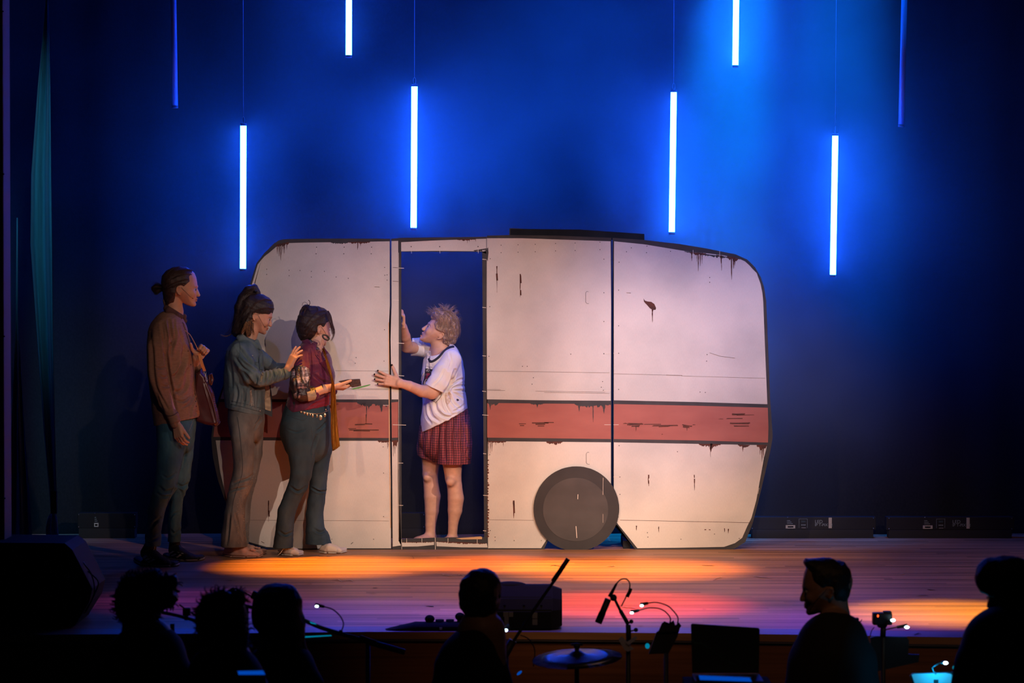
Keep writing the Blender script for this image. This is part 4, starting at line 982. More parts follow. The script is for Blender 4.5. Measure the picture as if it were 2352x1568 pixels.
M_burg2 = mat('burgundy_top', (0.21, 0.012, 0.04), 0.75)
M_sequin = mat('sequin_black', (0.02, 0.015, 0.022), 0.3, spec=0.8, bump=((160, 160, 160), 1.0, 0.003))
M_silver = mat('silver_print', (0.55, 0.44, 0.46), 0.35, metal=0.4, noise=((35, 35, 110), (0.05, 0.03, 0.05), 1.0, 4), bump=((90, 90, 90), 0.8, 0.002))
M_cream = mat('cream_lining', (0.50, 0.41, 0.28), 0.8, noise=((30, 30, 60), (0.30, 0.24, 0.17), 0.8))
M_gold = mat('gold_gauze', (0.75, 0.33, 0.04), 0.4, metal=0.35, noise=((200, 60, 10), (0.40, 0.16, 0.02), 1.0, 4), bump=((250, 250, 30), 0.8, 0.002))
M_coin = mat('brass_coin', (0.85, 0.66, 0.42), 0.3, metal=0.9)
M_tee = mat('white_jersey', (0.80, 0.76, 0.74), 0.85, spec=0.15, noise=((9, 9, 9), (0.76, 0.69, 0.65), 0.8), bump=((220, 220, 220), 0.2, 0.001))
M_navy = mat('navy_rib', (0.012, 0.014, 0.03), 0.8)
def plaid():
    m = bpy.data.materials.new('maroon_check'); m.use_nodes = True; nt = m.node_tree; N = nt.nodes; L = nt.links; b = N['Principled BSDF']
    tc = N.new('ShaderNodeTexCoord'); acc = None
    for axis, fr_, col in (('X', 66, 0.55), ('Z', 66, 0.55), ('X', 22, 0.35)):
        sx = N.new('ShaderNodeSeparateXYZ'); L.new(tc.outputs['Object'], sx.inputs[0])
        nz = N.new('ShaderNodeTexNoise'); nz.inputs['Scale'].default_value = 9; L.new(tc.outputs['Object'], nz.inputs['Vector'])
        ad = N.new('ShaderNodeMath'); ad.operation = 'MULTIPLY_ADD'; ad.inputs[1].default_value = 0.02; L.new(nz.outputs[0], ad.inputs[0]); L.new(sx.outputs[axis], ad.inputs[2])
        m1 = N.new('ShaderNodeMath'); m1.operation = 'MULTIPLY'; m1.inputs[1].default_value = fr_; L.new(ad.outputs[0], m1.inputs[0])
        f = N.new('ShaderNodeMath'); f.operation = 'FRACT'; L.new(m1.outputs[0], f.inputs[0])
        g = N.new('ShaderNodeMath'); g.operation = 'LESS_THAN'; g.inputs[1].default_value = 0.38; L.new(f.outputs[0], g.inputs[0])
        k = N.new('ShaderNodeMath'); k.operation = 'MULTIPLY'; k.inputs[1].default_value = col; L.new(g.outputs[0], k.inputs[0])
        if acc is None: acc = k
        else:
            s = N.new('ShaderNodeMath'); s.operation = 'ADD'; s.use_clamp = True; L.new(acc.outputs[0], s.inputs[0]); L.new(k.outputs[0], s.inputs[1]); acc = s
    mx = N.new('ShaderNodeMix'); mx.data_type = 'RGBA'; mx.inputs['A'].default_value = (0.30, 0.06, 0.07, 1); mx.inputs['B'].default_value = (0.055, 0.012, 0.022, 1)
    L.new(acc.outputs[0], mx.inputs['Factor']); L.new(mx.outputs['Result'], b.inputs['Base Color']); b.inputs['Roughness'].default_value = 0.85
    return m
M_plaid = plaid()
def headmic(fr, parent, side=1):
    h = fr[4]; z = side
    pts = [fp(fr, -.05, .09, .33*z), fp(fr, .03, .09, .33*z), fp(fr, .10, .02, .335*z), fp(fr, .18, -.06, .315*z), fp(fr, .27, -.16, .255*z), fp(fr, .32, -.20, .225*z)]
    tube_obj('microphone_boom', [Vector(p) for p in smooth_path([tuple(p) for p in pts], 4)], 0.0007, M_cable, parent, 6)
    bm = bmesh.new(); add_ball(bm, fp(fr, .335, -.205, .225*z), 0.003, seg=10, rings=8); from_bm('microphone_capsule', bm, M_cable, parent)
def shoe(pts_sole, Y, wpx, top, parent, m_up, m_sole, name='shoe', sole_h=4.0, h=0.0025, extra=None):
    """pts_sole: heel..toe where the sole meets the boards; top: (x, y, rx, rdepth) blobs of the upper"""
    G = [ground(a, b_) for a, b_ in pts_sole]; m_ = mpp(Y)
    xs = [p[0] for p in pts_sole]; ys = [g.y for g in G]; Yat = lambda x: float(np.interp(x, xs, ys))
    lo = Vector((min(g.x for g in G)-.05, min(ys)-.10, -.01)); hi = Vector((max(g.x for g in G)+.05, max(ys)+.10, .20))
    S = Solid(lo, hi, h)
    for i in range(len(top)-1):
        a, b_ = top[i], top[i+1]
        pa, pb = W(a[0], a[1], Yat(a[0])), W(b_[0], b_[1], Yat(b_[0])); S.seg(pa, pb, (a[2]*m_, a[3]*m_), (b_[2]*m_, b_[3]*m_), 0.008)
    for i in range(len(G)-1):
        S.seg(G[i] + Vector((0, 0, .020)), G[i+1] + Vector((0, 0, .018)), (.014, wpx[i]*m_*.88), (.012, wpx[i+1]*m_*.88), 0.010)
    S.below(0.004)
    o = solid_obj(S, name, m_up, parent)
    S2 = Solid(lo, hi, h); sh_ = sole_h*m_
    for i in range(len(G)-1):
        S2.seg(G[i] + Vector((0, 0, sh_*.9)), G[i+1] + Vector((0, 0, sh_*.9)), (sh_, wpx[i]*m_), (sh_, wpx[i+1]*m_), 0.004)
    S2.below(0.001)
    so = solid_obj(S2, 'sole', m_sole, o)
    return o, so

# ---------------------------------------------------------------- man in brown shirt, far left
def man_left():
    Y0 = -0.89
    root = empty('person', (W(385, 1290, Y0).x, Y0, 0), 'person in brown shirt and blue jeans with low bun, gripping a tan bag strap', 'person')
    fr = frame(412, 667, Y0-.075, 90, 1, 1, 6)
    tips = []
    S = Solid(*bounds(335, 505, 600, 1025, Y0-.32, Y0+.42), VO)
    head_solid(S, fr)
    limb(S, [(396, 690, Y0, 22, 21), (402, 715, Y0, 19, 20), (398, 745, Y0, 20, 26)], .012)
    limb(S, [(398, 745, Y0, 20, 26), (395, 850, Y0, 20, 26), (400, 940, Y0, 20, 26)], .012)
    # near arm hanging, hand relaxed
    limb(S, [(382, 760, Y0-.06, 9), (370, 850, Y0-.18, 8), (394, 940, Y0-.21, 8), (405, 974, Y0-.235, 8.5, 7)], .02)
    wr = W(405, 972, Y0-.235); hand_solid(S, wr, (W(413, 1012, Y0-.25)-wr), (0.55, 0.85, 0.1), 1, .168, curl=(22, 28, 18), spread=4, thumb=(.35, 10))
    # far arm bent up, fist round the strap
    limb(S, [(402, 765, Y0+.08, 9), (428, 845, Y0+.17, 8), (446, 838, Y0+.06, 9), (453, 815, Y0-.02, 9.5, 8)], .02)
    wr = W(452, 822, Y0-.02); S.seg(W(449, 836, Y0+.02), wr, .027, .025, .01)
    hand_solid(S, wr, W(472, 797, Y0-.05)-wr, (0.35, -0.9, 0.2), -1, .172, curls=((62, 95, 50), (66, 95, 50), (70, 95, 50), (74, 95, 50)), spread=3, thumb=(1.15, 40))
    body = solid_obj(S, 'body', [SK_MID, M_lip], root, mi=face_mi(fr), big=True)
    face_parts(fr, body, H_BROWN); headmic(fr, body)
    tube_obj('moustache', [fp(fr, .455, -.20, -.05), fp(fr, .47, -.195, 0), fp(fr, .455, -.20, .05)], .006*fr[4], H_BROWN, body, 6)
    # hair pulled back into a bun
    H = Solid(*bounds(340, 470, 596, 720, Y0-.16, Y0+.13), .0025)
    hair_cap(H, fr, [(.345, .50), (.20, .60), (.0, .63), (-.18, .60), (-.34, .52), (-.45, .38), (-.475, .2), (-.45, .03), (-.43, -.12), (-.40, -.30), (-.36, -.44)], [(-.20, -.46), (-.12, -.2), (-.09, .0), (-.05, .115), (.05, .13), (.12, .10), (.17, .15), (.27, .22), (.31, .34)])
    limb(H, [(375, 662, Y0, 6), (368, 662, Y0, 8), (360, 663, Y0, 11), (353, 662, Y0, 6)], .006)
    hair = solid_obj(H, 'hair', H_BROWN, root, hair_groove(fr, .0016, 34))
    strands('hair_strands', [[W(370, 655, Y0-.02), W(360, 650, Y0-.03), W(350, 656, Y0-.02)], [W(368, 668, Y0-.02), W(359, 675, Y0-.02), W(352, 668, Y0-.01)], [W(372, 660, Y0-.03), W(360, 661, Y0-.045), W(353, 663, Y0-.03)]], 16, .006, .0009, H_DARK, hair, 3)
    strands('hair_strands', [[(441, 622), (430, 620), (405, 624), (384, 640), (374, 658)], [(440, 631), (425, 630), (400, 638), (380, 655)], [(434, 642), (420, 643), (398, 650), (380, 663)], [(426, 651), (412, 652), (395, 660), (380, 668)], [(434, 616), (415, 612), (392, 622), (376, 645)]], 16, .003, .0008, H_BROWN, hair, 31, .0005, on=[hair, body], Yd=Y0-.03)
    # shirt
    S = Solid(*bounds(325, 475, 690, 990, Y0-.32, Y0+.36), .0032)
    rows(S, [(738, 372, 414, .09), (748, 352, 424, .15), (765, 341, 431, .185), (800, 338, 438, .18), (850, 340, 446, .175), (900, 345, 449, .175), (935, 350, 457, .185), (975, 354, 463, .19)], Y0, .17, .012)
    limb(S, [(372, 752, Y0-.12, 17), (360, 800, Y0-.18, 21), (363, 868, Y0-.21, 20), (380, 925, Y0-.21, 15.5), (397, 955, Y0-.225, 13), (402, 968, Y0-.235, 13.5)], .02)
    limb(S, [(400, 760, Y0+.13, 16), (420, 845, Y0+.20, 18), (446, 846, Y0+.08, 14), (452, 838, Y0+.03, 13)], .02)
    S.cutplane(W(430, 962, Y0), (W(440, 990, Y0)-W(434, 962, Y0)))
    arm_end = W(403, 974, Y0-.2)
    limb(S, [(399, 962, Y0-.23, 12), (402, 973, Y0-.235, 12)], .006)
    folds = [([(372, 742), (378, 790), (386, 850), (396, 905), (404, 948)], 3.4, 4.5), ([(388, 735), (393, 765), (397, 785), (392, 815)], 3, 3.6), ([(381, 740), (387, 775), (384, 810)], 2.4, -2.6),
             ([(400, 735), (402, 775), (398, 790), (388, 788)], 2.6, 3.2), ([(424, 800), (418, 840), (402, 866)], 5, 5.5), ([(430, 850), (426, 885), (412, 900), (397, 896)], 4, 4.6), ([(418, 820), (408, 850), (396, 860)], 3, -3), ([(428, 870), (420, 895), (404, 905)], 2.5, -2.5),
             ([(408, 745), (418, 780), (424, 810)], 2.6, 2.0), ([(398, 915), (420, 922), (440, 908)], 2.4, 2.2), ([(420, 935), (436, 925), (447, 905)], 2.4, 2.4), ([(436, 960), (440, 935), (450, 915)], 2.4, 2.6), ([(448, 955), (452, 945), (459, 958)], 2, 2.2),
             ([(350, 800), (352, 850), (360, 900), (374, 945)], 4, 2.8), ([(346, 760), (350, 820), (352, 870)], 3.5, 2.2), ([(366, 860), (378, 866), (388, 858)], 2.2, 2.0), ([(372, 885), (384, 888), (392, 880)], 2.2, 2.0), ([(360, 890), (372, 915), (386, 940)], 2.8, 2.6), ([(355, 840), (366, 846), (380, 842)], 2, 1.6)]
    shirt = solid_obj(S, 'shirt', M_shirt, root, lambda v, f: rough(crease(v, f, Y0, folds), f, .0022, 16, .0008, 60))
    seam('placket', [(419, 740), (432, 780), (441, 822), (446, 885), (447, 901), (457, 935), (460, 958)], 2.2, shirt, M_shirtd, shirt, .001, n=5)
    seam('placket', [(422, 742), (436, 784), (445, 824), (448, 870)], 1.6, shirt, M_shirt, shirt, .0015, n=5)
    for x, y in ((431.5, 806), (437.5, 837), (449, 922), (450, 933)):
        bm = bmesh.new(); p = onto(x, y, [shirt], .0015, Y0-.17); add_ball(bm, p, (.0042, .002, .0042), seg=10, rings=6); from_bm('button', bm, M_shirtd, shirt)
    seam('cuff_edge', [(380, 952), (390, 955), (402, 951), (411, 944)], 1.6, shirt, M_shirtd, shirt, .001)
    # collar
    K = Solid(*bounds(368, 442, 690, 752, Y0-.2, Y0+.2), .0025)
    for z in (-1, 1):
        a = Y0 + z*.070
        K.seg(W(386, 712, a), W(416 + (z > 0)*8, 728, Y0 + z*.035), (.024, .016), (.018, .012), .006)
        K.seg(W(404 + (z > 0)*10, 722, Y0 + z*.06), W(409 + (z > 0)*17, 738, Y0 + z*.055), (.020, .012), (.014, .009), .006)
    K.seg(W(383, 708, Y0-.05), W(383, 708, Y0+.05), (.02, .02), (.02, .02), .01)
    solid_obj(K, 'collar', M_shirtd, shirt, None)
    # jeans
    S = Solid(*bounds(320, 470, 925, 1262, Y0-.3, Y0+.32), .0035)
    rows(S, [(940, 362, 449, .17), (975, 360, 449, .175), (1005, 360, 447, .16)], Y0, .16, .02)
    rows(S, [(975, 363, 436, .09, Y0-.09), (1015, 362, 425, .09, Y0-.11), (1065, 360, 416, .085, Y0-.12), (1112, 356, 406, .075, Y0-.125), (1135, 350, 393, .072, Y0-.13), (1170, 340, 379, .07, Y0-.13), (1210, 335, 371, .068, Y0-.13), (1262, 333, 369, .072, Y0-.13)], Y0, .08, .02)
    rows(S, [(975, 385, 450, .09, Y0+.09), (1047, 388, 443, .088, Y0+.12), (1093, 389, 437, .08, Y0+.135), (1112, 388, 431, .075, Y0+.14), (1144, 388, 420, .07, Y0+.145), (1208, 386, 415, .068, Y0+.145), (1256, 386, 415, .07, Y0+.145)], Y0, .08, .02)
    S.below(W(350, 1252, Y0-.1).z)
    folds = [([(366, 1118), (380, 1130), (398, 1124)], 3.4, 4), ([(360, 1132), (374, 1140), (388, 1138)], 2.6, 3), ([(407, 1112), (420, 1118), (433, 1110)], 3, 3.6), ([(410, 1122), (418, 1132), (420, 1150)], 2.4, 2.6), ([(345, 1215), (355, 1200), (368, 1190)], 3, 2.6), ([(338, 1232), (350, 1240), (366, 1232)], 2.6, 3), ([(392, 1218), (402, 1226), (414, 1216)], 2.6, 2.8), ([(424, 1000), (428, 1030), (420, 1070)], 2.6, 1.8), ([(372, 1090), (386, 1098), (404, 1086)], 2.4, 1.8), ([(390, 1190), (398, 1180), (412, 1176)], 2.2, 2.0)]
    jeans = solid_obj(S, 'jeans', M_jeansblue, root, lambda v, f: rough(crease(v, f, Y0, folds), f, .003, 12, .0008, 60))
    seam('seam', [(400, 1115), (388, 1145), (380, 1180), (372, 1245)], .9, jeans, M_jseam, jeans, .0004); seam('seam', [(446, 960), (440, 975), (434, 990)], 1, jeans, M_jfade, jeans, .0004)
    seam('seam', [(424, 1100), (396, 1150), (392, 1245)], .9, jeans, M_jseam, jeans, .0004)
    # trainers with three white stripes
    near, ns = shoe([(317, 1290), (335, 1298), (365, 1301), (390, 1301), (404, 1298)], Y0-.135, (12, 15, 16, 17, 10), [(346, 1252, 14, 14), (340, 1270, 18, 15), (354, 1278, 14, 16), (380, 1290, 8, 16), (397, 1294, 5.5, 12)], root, M_shoeB, M_soleW)
    far, fs = shoe([(384, 1281), (400, 1286), (425, 1289), (448, 1288), (463, 1284)], Y0+.14, (12, 14, 15, 16, 9), [(401, 1248, 13, 13), (402, 1262, 15, 14), (416, 1270, 12, 15), (440, 1279, 7.5, 15), (456, 1281, 5.5, 11)], root, M_shoeB, M_soleW)
    z = lambda p: (280 + p[0]/3.92, 940 + p[1]/3.92)
    for q in ([(180, 1333), (215, 1308), (235, 1320), (203, 1343)], [(205, 1350), (255, 1325), (272, 1335), (222, 1362)], [(230, 1372), (285, 1342), (300, 1352), (245, 1382)]):
        patch('stripe', [[z(p) for p in q]], near, M_stripeW, near, .0015, None, 1)
    for q in ([(398, 1308), (460, 1273), (476, 1277), (413, 1314)], [(440, 1318), (500, 1282), (518, 1288), (460, 1322)], [(485, 1328), (540, 1291), (558, 1296), (502, 1335)]):
        patch('stripe', [[z(p) for p in q]], far, M_stripeW, far, .0015, None, 1)
    tube_obj('lace', [W(353, 1263, Y0-.19), W(355, 1257, Y0-.195), W(353, 1251, Y0-.19)], .0022, M_stripeW, near, 6)
    # bag on the far shoulder
    bag = empty('shoulder_bag', W(482, 920, Y0+.03), 'dark red leather bag on a tan strap, hanging from the hand of the leftmost person', 'bag')
    B = Solid(*bounds(436, 515, 835, 990, Y0-.1, Y0+.16), .003)
    g = [(474, 862), (489, 902), (500, 945), (506, 972), (496, 979), (470, 975), (448, 966), (444, 905), (450, 856), (462, 848)]
    P = [W(a, b_, Y0+.03) for a, b_ in g]
    f2 = (np.array([0, Y0+.03, 0], np.float32), np.array([1, 0, 0], np.float32), np.array([0, 0, 1], np.float32), np.array([0, -1, 0], np.float32), 1.0)
    B.puff(f2, [(p.x, p.z) for p in P], .050, .022, .004)
    bb = solid_obj(B, 'pouch', M_leather, bag, lambda v, f: rough(crease(v, f, Y0, [([(478, 885), (492, 925), (502, 970)], 2.2, 3), ([(470, 880), (484, 925), (496, 972)], 2, 2)]), f, .003, 18))
    seam('piping', [(480, 880), (494, 918), (503, 952), (505, 968), (498, 974), (490, 968)], 2.4, bb, M_leather, bb, .001, Y0-.02)
    tube_obj('tassel', [W(484, 862, Y0), W(487, 872, Y0), W(484, 884, Y0-.01)], [.006, .011, .008], M_leather, bag, 8)
    tube_obj('handle', [W(482, 882, Y0-.01), W(480, 862, Y0-.01), W(485, 858, Y0), W(489, 872, Y0)], .007, M_leather, bag, 8)
    def strap(pts, w_, m_):
        bm = bmesh.new(); q = [Vector(p) for p in smooth_path([tuple(p) for p in pts], 5)]
        for i in range(len(q)-1):
            d = (q[i+1]-q[i]).normalized(); s = d.cross(Vector((0, 1, 0))).normalized()*w_/2; t = Vector((0, .0015, 0))
            vs = [bm.verts.new(p) for p in (q[i]-s-t, q[i]+s-t, q[i+1]+s-t, q[i+1]-s-t, q[i]-s+t, q[i]+s+t, q[i+1]+s+t, q[i+1]-s+t)]
            for a in ((0, 1, 2, 3), (7, 6, 5, 4), (0, 4, 5, 1), (1, 5, 6, 2), (2, 6, 7, 3), (3, 7, 4, 0)): bm.faces.new([vs[j] for j in a])
        return from_bm('strap', bm, m_, bag)
    strap([W(424, 758, Y0-.08), W(436, 768, Y0-.09), W(446, 785, Y0-.09), (W(455, 803, Y0-.085))], .004, M_strap)
    strap([W(458, 812, Y0-.075), W(464, 835, Y0-.06), W(470, 852, Y0-.03)], .017, M_strap)
    for i, (a, b_) in enumerate(((471, 856), (473, 864), (475, 872))):
        c = W(a, b_, Y0-.03); bm = bmesh.new(); add_tube(bm, [c + Vector((.006*math.cos(t*.785)*(0.7 if i else 1), 0.003*math.sin(t*.785), .011*math.sin(t*.785))) for t in range(8)], .0014, 6, closed=True); from_bm('ring', bm, M_steel, bag)
man_left()
# ---------------------------------------------------------------- woman in denim jacket
def woman_denim():
    Y0 = -0.42
    root = empty('person', (W(560, 1275, Y0).x, Y0, 0), 'standing person in washed denim jacket and grey flared jeans, reaching forward', 'person')
    fr = frame(586, 727, Y0-.07, 84, 1, -14, 8)
    S = Solid(*bounds(500, 700, 650, 960, Y0-.30, Y0+.36), VO)
    head_solid(S, fr, False)
    limb(S, [(583, 742, Y0, 17, 18), (576, 765, Y0, 16, 17), (568, 792, Y0, 18, 24)], .012)
    limb(S, [(568, 792, Y0, 18, 24), (562, 870, Y0, 20, 26), (562, 930, Y0, 20, 26)], .012)
    limb(S, [(562, 814, Y0-.08, 8), (586, 864, Y0-.18, 8), (636, 862, Y0-.13, 7.5), (657, 854, Y0-.10, 8)], .02)
    wr = W(657, 854, Y0-.10); S.seg(wr, W(661, 845, Y0-.105), .022, .020, .01)
    wr2 = W(661, 847, Y0-.105); hand_solid(S, wr2, W(681, 806, Y0-.10)-wr2, (0.80, 0.50, 0.40), 1, .168, curls=((4, 6, 4), (8, 12, 6), (14, 18, 10), (20, 25, 12)), spread=6, thumb=(.55, 10))
    limb(S, [(578, 812, Y0+.08, 8), (612, 832, Y0+.17, 7), (632, 846, Y0+.17, 7), (660, 844, Y0+.155, 7.5)], .02)
    wr = W(662, 838, Y0+.15); hand_solid(S, wr, Vector((.7, .1, .5)), (0.7, 0.1, -0.6), -1, .165, curl=(8, 12, 8))
    body = solid_obj(S, 'body', [SK_FAIR, M_lip], root, mi=face_mi(fr), big=True)
    face_parts(fr, body, H_BROWN); headmic(fr, body)
    # hair: half up, wavy length down the back
    H = Solid(*bounds(505, 660, 640, 795, Y0-.18, Y0+.15), .0025)
    hair_cap(H, fr, [(.455, .20), (.475, .34), (.40, .50), (.27, .60), (.08, .645), (-.12, .63), (-.32, .55), (-.47, .40), (-.53, .15), (-.52, -.15), (-.50, -.38)], [(-.28, -.44), (-.10, -.36), (-.06, -.18), (-.07, 0), (-.04, .11), (.05, .12), (.17, .10), (.28, .13), (.38, .16)])
    limb(H, [(592, 672, Y0, 7), (584, 662, Y0, 10), (573, 668, Y0, 14, 15), (562, 684, Y0, 15, 20), (555, 705, Y0, 16, 24), (552, 728, Y0, 15, 26), (549, 748, Y0, 14, 26), (545, 762, Y0, 12, 22)], .010)
    limb(H, [(566, 735, Y0-.06, 13, 14), (568, 752, Y0-.07, 12, 14), (570, 764, Y0-.07, 8, 10)], .010)
    hair = solid_obj(H, 'hair', H_DARK, root, lambda v, f: hair_groove(fr, .0020, 30)(rough(v, f, .004, 22), f))
    def lock(p, Yo=-.09, **k): return [W(a, b_, Y0 + Yo + .01*i) for i, (a, b_) in enumerate(p)]
    strands('hair_strands', [lock([(584, 662), (566, 672), (556, 692), (546, 716), (541, 745)], -.06), lock([(572, 668), (553, 690), (547, 712), (537, 740), (532, 757)], -.05), lock([(570, 700), (556, 722), (548, 744), (538, 764)], -.10), lock([(576, 715), (562, 735), (556, 752), (548, 768)], -.11), lock([(560, 680), (549, 700), (543, 722), (534, 752), (524, 768)], 0)], 22, .008, .0011, H_DARK, hair, 5, .004)
    strands('hair_strands', [[(634, 698), (622, 690), (606, 688), (588, 696), (574, 712)], [(636, 703), (622, 707), (606, 708), (590, 712), (578, 722)], [(628, 688), (612, 680), (594, 680), (576, 694)], [(616, 676), (600, 670), (582, 676), (566, 694)], [(634, 706), (620, 712), (604, 716), (590, 718)]], 20, .0035, .0008, H_BROWN, hair, 6, .0006, on=[hair, body], Yd=Y0-.05)
    tips = strands('light_ends', [lock([(577, 735), (572, 750), (575, 768)], -.115), lock([(571, 738), (566, 755), (570, 772)], -.12), lock([(581, 742), (580, 755), (583, 768)], -.11), lock([(566, 740), (560, 756), (556, 768)], -.12)], 24, .005, .0011, H_TIPS, hair, 8, .003)
    strands('hair_strands', [lock([(545, 752), (530, 768), (518, 772), (507, 768)], .0)], 5, .002, .0012, H_TIPS, hair, 9)
    bm = bmesh.new(); add_ball(bm, W(587, 668, Y0-.02), (.012, .03, .009)); from_bm('hair_clip', bm, M_navy, hair)
    # jacket
    S = Solid(*bounds(500, 680, 750, 975, Y0-.32, Y0+.36), .0032)
    rows(S, [(794, 545, 586, .09), (804, 530, 596, .15), (820, 518, 604, .175), (860, 514, 607, .17), (900, 514, 608, .165), (930, 518, 608, .165), (975, 522, 606, .165)], Y0, .17, .012)
    limb(S, [(548, 808, Y0-.13, 20), (562, 835, Y0-.17, 20), (580, 864, Y0-.19, 19), (592, 872, Y0-.185, 17), (610, 869, Y0-.16, 17), (635, 862, Y0-.13, 15), (655, 858, Y0-.10, 13.5)], .02)
    limb(S, [(585, 806, Y0+.13, 15), (612, 832, Y0+.17, 15), (632, 846, Y0+.17, 13), (655, 846, Y0+.155, 12)], .02)
    S.cutplane(W(575, 947, Y0), (W(563, 975, Y0)-W(569.5, 945, Y0)))
    folds = [([(546, 795), (560, 812), (575, 830), (588, 842)], 3.2, 4), ([(548, 815), (565, 832), (580, 842), (592, 850)], 2.6, -2.4), ([(540, 820), (556, 842), (575, 856)], 3, 3), ([(556, 850), (570, 870), (580, 884), (592, 888)], 4, 4.5),
             ([(601, 855), (600, 866), (596, 880)], 2.0, 4), ([(608, 853), (609, 866), (604, 880)], 2.0, 3.6), ([(617, 852), (619, 864), (614, 878)], 2.0, 3.6), ([(625, 850), (629, 862), (626, 876)], 2.0, 3.2), ([(636, 847), (641, 858), (638, 872)], 2.2, 3.0), ([(646, 845), (651, 856), (646, 868)], 2, 2.6),
             ([(588, 860), (590, 872), (588, 884)], 2.2, 3), ([(560, 895), (562, 915), (558, 935)], 2.6, 2.2), ([(576, 893), (578, 915), (575, 938)], 2.4, 2.4), ([(540, 880), (545, 905), (540, 930)], 3, 2.0), ([(527, 830), (532, 860), (534, 890)], 3.4, 2.2), ([(592, 892), (594, 915), (590, 940)], 2.4, 1.8), ([(600, 810), (596, 830), (600, 845)], 2.2, 1.8)]
    jk = solid_obj(S, 'jacket', M_jacket, root, lambda v, f: rough(crease(v, f, Y0, folds), f, .0025, 20, .001, 70))
    seam('seam', [(530, 928), (560, 935), (585, 942), (606, 947)], 1.2, jk, M_jseam, jk, .0006); seam('seam', [(532, 921), (560, 927), (585, 934), (606, 939)], 1.0, jk, M_jseam, jk, .0006)
    seam('seam', [(594, 800), (598, 830), (601, 850)], 1.0, jk, M_jseam, jk, .0006); seam('seam', [(604, 890), (605, 920), (604, 940)], 1.0, jk, M_jseam, jk, .0006)
    seam('seam', [(560, 890), (560, 915), (559, 918), (565, 919), (567, 892)], .9, jk, M_jseam, jk, .0006); seam('seam', [(583, 895), (584, 920), (586, 937)], .9, jk, M_jseam, jk, .0006)
    seam('seam', [(549, 784), (552, 800), (548, 822)], .9, jk, M_jseam, jk, .0006); seam('seam', [(574, 830), (590, 832), (602, 830)], .9, jk, M_jseam, jk, .0006)
    patch('fade', [[(574, 897), (578, 895), (583, 930), (576, 934)]], jk, M_jfade, jk, .0008, None, 2); patch('fade', [[(600, 856), (606, 853), (602, 876), (597, 878)]], jk, M_jfade, jk, .0008, None, 2)
    patch('chest_pocket', [[(592, 814), (602, 816), (604, 850), (595, 848)]], jk, M_jacket, jk, .004, None, 2)
    seam('cuff_band', [(650, 842), (655, 857), (653, 873)], 2.2, jk, M_jseam, jk, .001)
    for p in ((579, 817), (596, 943), (603, 860)):
        q = onto(p[0], p[1], [jk], .002, Y0-.17); bm = bmesh.new(); add_ball(bm, q, (.005, .002, .005), seg=10, rings=6); from_bm('button', bm, M_steel, jk)
    K = Solid(*bounds(535, 615, 755, 805, Y0-.2, Y0+.2), .0025)
    for z in (-1, 1):
        K.seg(W(554, 776, Y0+.085*z), W(590, 797, Y0+.075*z), (.026, .016), (.020, .012), .006); K.seg(W(588, 784, Y0+.06*z), W(598, 800, Y0+.07*z), (.018, .012), (.010, .008), .006)
    K.seg(W(551, 776, Y0-.07), W(551, 776, Y0+.07), .022, .022, .01)
    solid_obj(K, 'collar', M_jacket, jk)
    # open far jacket front with cream lining
    bm = bmesh.new(); add_poly(bm, pl([(607, 870), (616, 868), (621, 905), (622, 925), (622, 944), (609, 940)], Y0+.10), 0, (0, .006, 0)); from_bm('lining', bm, M_cream, root)
    bm = bmesh.new(); add_poly(bm, pl([(615, 868), (619, 868), (624, 910), (625, 957), (606, 949), (606, 941), (621, 943), (620, 905)], Y0+.104), 0, (0, .012, 0)); from_bm('jacket_front', bm, M_jseam, jk)
    # flared grey jeans
    S = Solid(*bounds(490, 625, 925, 1262, Y0-.28, Y0+.30), .0035)
    rows(S, [(935, 524, 606, .155), (965, 524, 607, .16), (985, 527, 606, .15)], Y0, .15, .02)
    rows(S, [(960, 526, 592, .085, Y0-.08), (1004, 531, 586, .085, Y0-.10), (1042, 535, 584, .08, Y0-.105), (1067, 537, 582, .076, Y0-.11), (1106, 531, 580, .07, Y0-.11), (1120, 527, 575, .068, Y0-.11), (1141, 522, 566, .064, Y0-.11), (1182, 515, 562, .07, Y0-.11), (1233, 508, 565, .085, Y0-.10), (1262, 507, 569, .092, Y0-.10)], Y0, .08, .016)
    rows(S, [(960, 555, 607, .085, Y0+.09), (1042, 556, 602, .08, Y0+.105), (1098, 546, 590, .07, Y0+.11), (1144, 536, 577, .064, Y0+.11), (1195, 532, 573, .068, Y0+.11), (1262, 530, 571, .085, Y0+.11)], Y0, .08, .016)
    S.below(W(540, 1255, Y0-.1).z)
    folds = [([(536, 1110), (552, 1104), (570, 1098), (580, 1090)], 2.6, 2.6), ([(526, 1128), (545, 1122), (565, 1118)], 2.4, 2.4), ([(541, 1180), (548, 1205), (556, 1240)], 2.4, 2.6), ([(528, 1180), (526, 1210), (522, 1248)], 2.6, 2.6), ([(585, 985), (592, 972), (600, 962)], 2.4, 2.6), ([(586, 1000), (586, 1040), (584, 1080)], 3, 2.6)]
    jn = solid_obj(S, 'jeans', M_jeansgrey, root, lambda v, f: rough(crease(v, f, Y0, folds), f, .0022, 14, .0008, 60))
    zz = lambda pts: [(280 + a/3.92, 940 + b_/3.92) for a, b_ in pts]
    seam('seam', zz([(1040, 70), (1060, 200), (1075, 350), (1088, 480), (1078, 600), (1035, 720), (1000, 850), (985, 1000), (965, 1120), (955, 1225)]), 1.3, jn, M_jseam, jn, .0008, n=6)
    seam('seam', zz([(1235, 60), (1225, 90), (1200, 125)]), 1.1, jn, M_jseam, jn, .0008)
    rr = random.Random(2)
